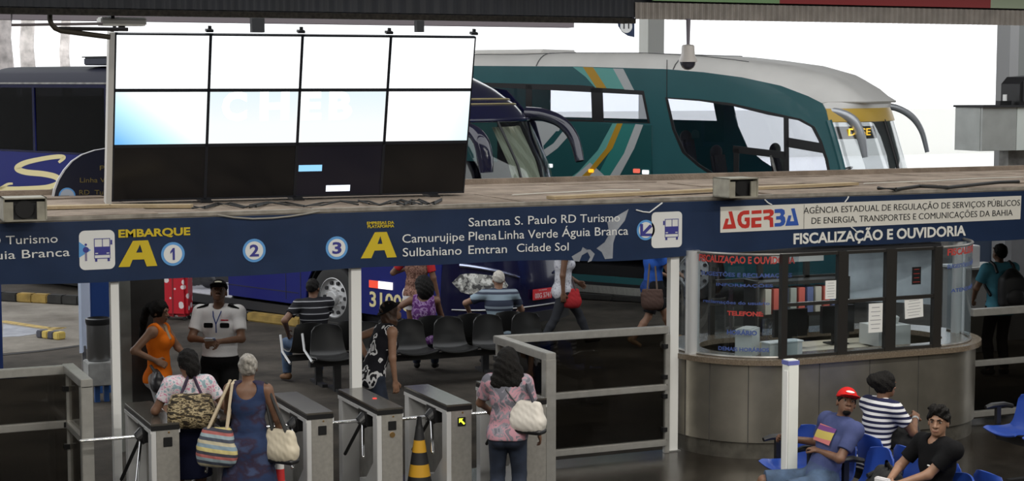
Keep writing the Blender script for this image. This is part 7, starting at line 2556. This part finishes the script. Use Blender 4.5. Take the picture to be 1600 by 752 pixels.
t = bag('handbag', 'white and black handbag on the right shoulder of the pink blouse woman', to_world(r, J['sh']['R'] + J['R0'] * 0.03 - J['Fw'] * 0.1 - v3(0, 0, 0.42)), (0.32, 0.14, 0.28), M_WBAG, facing(28),
    strap=[to_world(r, J['sh']['R'] + J['T'] * 0.075 - J['R0'] * 0.035 - J['Fw'] * 0.02)], strap_m=mat('strap navy', (0.02, 0.02, 0.035), 0.5), trim=M_BLACK, top_w=0.85)
b = NB()
tube(b, [Vector(J['sh']['L'] * 0.6 + J['sh']['R'] * 0.4 + J['T'] * 0.08), Vector(J['sc'] - J['Fw'] * 0.115 - J['T'] * 0.05), Vector(J['sc'] - J['Fw'] * 0.15 - J['T'] * 0.16 + J['R0'] * 0.09)], 0.007, 6)
obj('thin_strap', b, M_BLACK, r, smooth=True)

# 14 seated man in a red cap
M_RCAP = C_('cap red', (0.6, 0.02, 0.02))
M_TEE = ramp_mat('cloth blue tee', 'noise', [(0.0, (0.05, 0.065, 0.16)), (0.5, (0.065, 0.08, 0.19)), (0.6, (0.055, 0.07, 0.17))], 8, rough=0.95, const=False)
loc14 = Vector((8.3, 12.0, 0))
_inv = (Matrix.Translation(loc14) @ Matrix.Rotation(facing(-114), 4, 'Z')).inverted()
_hand = _inv @ Vector((WPOST[0] + 0.07, WPOST[1] + 0.1, 0.77))
r, J = human('seated man in a red cap and blue printed T-shirt, one hand on the white post', loc14, -114, 1.7, False, 'brown', vox=0.007,
    pel=(0, 0.1, 0.5), fat=0.93, lean=-24, twist=4, side=-2, feet={'R': (0.26, 0.62, 0.08), 'L': (-0.06, 0.6, 0.08)}, knee={'R': (0.5, 1, 0.55), 'L': (-0.3, 1, 0.55)},
    curl=(0.5, 1.0), hands={'R': tuple(_hand), 'L': (0.0, 0.1, 0.74)}, hint={'R': (0.2, -0.8, -0.7), 'L': (-1, 0.3, -0.6)}, head=(64, -14), beard=True,
    top=dict(mat=M_TEE, sleeve=0.72, hem=-0.05, ease=0.022), bottom=dict(mat=JEANL, len=0.98, ease=0.022, flare=0.016), shoes=C_('sneaker', (0.25, 0.25, 0.25)), hair=dict(t=0.004, short=True, ear=-0.02), cap=dict(mat=M_RCAP, logo=M_WHITE))
R14, J14 = r, J
ax3 = np.array([J['R0'], J['T'], J['Fw']])
f_ = Field()
torso_c = J['sc'] - J['T'] * 0.12 * 1.0
f_ = Field()
cc = J['sc'] - J['T'] * 0.13
b = NB()
MP = Matrix((Vector(J['R0']), Vector(J['T']), Vector(J['Fw']))).transposed().to_4x4()
def fr_(u, v):
    x, z = -0.11 + 0.22 * u, -0.075 + 0.15 * v
    y = 0.141 - 0.9 * x * x - 0.12 * max(0, z) 
    return Vector(cc + J['R0'] * x + J['T'] * z + J['Fw'] * y)
grid(b, fr_, 10, 6)
solid(b, 0.004)
pr_ = ramp_mat('shirt print', 'stripe', [(0.0, (0.5, 0.4, 0.1)), (0.0, (0.16, 0.05, 0.2)), (0.25, (0.5, 0.16, 0.16)), (0.6, (0.5, 0.4, 0.1))], 6.6, (0, 0, 1))
zc = float(cc[2]) - 0.075
obj('chest_print', b, pr_, r, smooth=True, label='yellow and pink print on the chest')

# 15 seated woman in navy and white stripes
M_NWS = ramp_mat('cloth navy white', 'stripe', [(0.0, (0.02, 0.022, 0.06)), (0.5, (0.7, 0.7, 0.72))], 21)
loc15 = Vector((9.0, 12.35, 0))
r, J = human('seated woman in navy and white striped T-shirt with a black hair bun', loc15, 62, 1.62, True, 'brown', vox=0.008,
    pel=(0, 0.0, 0.53), lean=10, twist=6, feet={'R': (0.12, 0.5, 0.08), 'L': (-0.12, 0.5, 0.08)}, knee={'R': (0.1, 1, 0.6), 'L': (-0.1, 1, 0.6)}, hands={'R': (0.06, 0.42, 0.86), 'L': (-0.06, 0.4, 0.84)}, hint={'R': (0.9, -0.6, -0.7), 'L': (-0.9, -0.6, -0.7)}, head=(-14, -6),
    top=dict(mat=M_NWS, sleeve=0.62, hem=-0.06, ease=0.022), bottom=dict(mat=JEAN), shoes=C_('black shoe', (0.02, 0.02, 0.02)),
    hair=dict(t=0.016, add=[('e', (0, -0.11, 0.05), (0.075, 0.07, 0.07))]))
b = NB()
wd = nrm(J['wrR'] - J['elR'])
cyl(b, tuple(J['wrR'] - wd * 0.035), tuple(J['wrR'] - wd * 0.005), 0.033, n=16)
obj('watch', b, M_STEEL, r, smooth=True)
bag('lap_bag', 'black bag on the lap of the woman in navy and white stripes', to_world(r, v3(0.04, 0.3, 0.6)), (0.34, 0.22, 0.24), mat('bag black cloth', (0.012, 0.012, 0.013), 0.8), facing(20))

# 16 seated young man in black
loc16 = Vector((8.45, 10.75, 0))
M_BTEE = C_('black polo', (0.005, 0.005, 0.006))
r, J = human('seated young man with short black hair in a black polo shirt, facing the camera', loc16, -114, 1.66, False, 'tan', vox=0.007, fat=0.9,
    pel=(0, 0.02, 0.53), lean=-2, twist=2, feet={'R': (0.2, 0.5, 0.08), 'L': (-0.14, 0.5, 0.08)}, knee={'R': (0.3, 1, 0.6), 'L': (-0.2, 1, 0.6)}, hands={'R': (0.16, 0.34, 0.73), 'L': (0.02, 0.37, 0.73)}, hint={'R': (1, -0.5, -0.4), 'L': (-0.6, -0.8, -0.5)}, head=(36, -2),
    top=dict(mat=M_BTEE, sleeve=0.68, hem=-0.05, neck=((0, 0.05, 0.318, 0.075),), ease=0.02), bottom=dict(mat=JEAN), shoes=C_('sneaker', (0.25, 0.25, 0.25)), hair=dict(t=0.014, short=True, ear=-0.004, wavy=0.006, add=[('e', (0.02, 0.045, 0.1), (0.05, 0.05, 0.035)), ('e', (-0.03, 0.03, 0.1), (0.045, 0.06, 0.03))]))
lg = NB()
ball(lg, tuple(J['sc'] - J['T'] * 0.14 + J['Fw'] * 0.142 - J['R0'] * 0.07), 0.02, (1, 0.35, 0.35), 10)
obj('shirt_emblem', lg, M_WHITE, r, smooth=True)
ph = to_world(r, (J['wrR'] + J['wrL']) / 2 + v3(0, 0.1, 0.0))
t = thing('packet', 'white and pink packet in the young man\'s hands', 'packet', ph, facing(-128))
obj('packet_body', box(NB(), (0, 0, 0.0), (0.14, 0.05, 0.09)), mat('packet white', (0.7, 0.68, 0.7), 0.4), t, bevel=0.01)
obj('packet_band', box(NB(), (0, 0, -0.015), (0.143, 0.053, 0.03)), mat('packet pink', (0.5, 0.12, 0.3), 0.4), t)
bag('backpack', 'black backpack on the blue seat beside the young man in black', Vector((8.35, 11.25, 0.46)), (0.42, 0.3, 0.28), mat('bag black cloth', (0.012, 0.012, 0.013), 0.8), facing(-90), strap=[Vector((8.3, 11.2, 0.8))], strap_m=M_BLACK)

# 17 man with backpack at the far right
loc = at(1558, 588)
r, J = human('man in light blue T-shirt with a black backpack standing behind the right rail, back turned', loc, -14, 1.73, False, 'brown',
    hands={'L': (-0.22, 0.26, 1.0), 'R': (0.12, 0.3, 1.0)}, hint={'L': (-1, -0.8, -0.5), 'R': (1, -0.6, -0.5)}, head=(10, -22),
    top=dict(mat=C_('light blue', (0.08, 0.27, 0.36)), sleeve=0.66, hem=-0.06, ease=0.022), bottom=dict(mat=C_('dark trousers', (0.015, 0.015, 0.018))), shoes=C_('black shoe', (0.02, 0.02, 0.02)), hair=dict(t=0.008, short=True))
t = thing('backpack', 'black backpack on the back of the man in the light blue T-shirt', 'bag', to_world(r, J['sc'] - J['Fw'] * 0.25 - J['T'] * 0.48 + J['R0'] * 0.03), facing(-14))
fl = Field()
fl.ell((0, 0, 0.24), (0.17, 0.11, 0.27), None, 0.04)
fl.slab((0, 0.0, 0.2), (0.16, 0.1, 0.2), np.eye(3), 0.06, 0.05)
field_obj('bag_body', fl, mat('backpack black', (0.012, 0.012, 0.014), 0.6), t, 0.01)
fl = Field()
fl.ell((0, -0.1, 0.14), (0.13, 0.05, 0.12), None, 0.03)
field_obj('front_pocket', fl, MATS['backpack black'], t, 0.01)
inv = (Matrix.Translation(t.location) @ Matrix.Rotation(t.rotation_euler.z, 4, 'Z')).inverted()
for sd, sg in (('L', -1), ('R', 1)):
    b = NB()
    s_ = Vector(J['sh'][sd] * 0.68 + J['sc'] * 0.32)
    tube(b, [inv @ to_world(r, s_ + Vector(p)) for p in ((0, -0.17, -0.04), (0, -0.1, 0.05), (0, 0.0, 0.085), (0, 0.08, 0.04), (0, 0.13, -0.08), (sg * 0.03, 0.1, -0.22), (sg * 0.05, -0.1, -0.34))], 0.02, 8)
    obj('shoulder_strap', b, MATS['backpack black'], t, smooth=True)
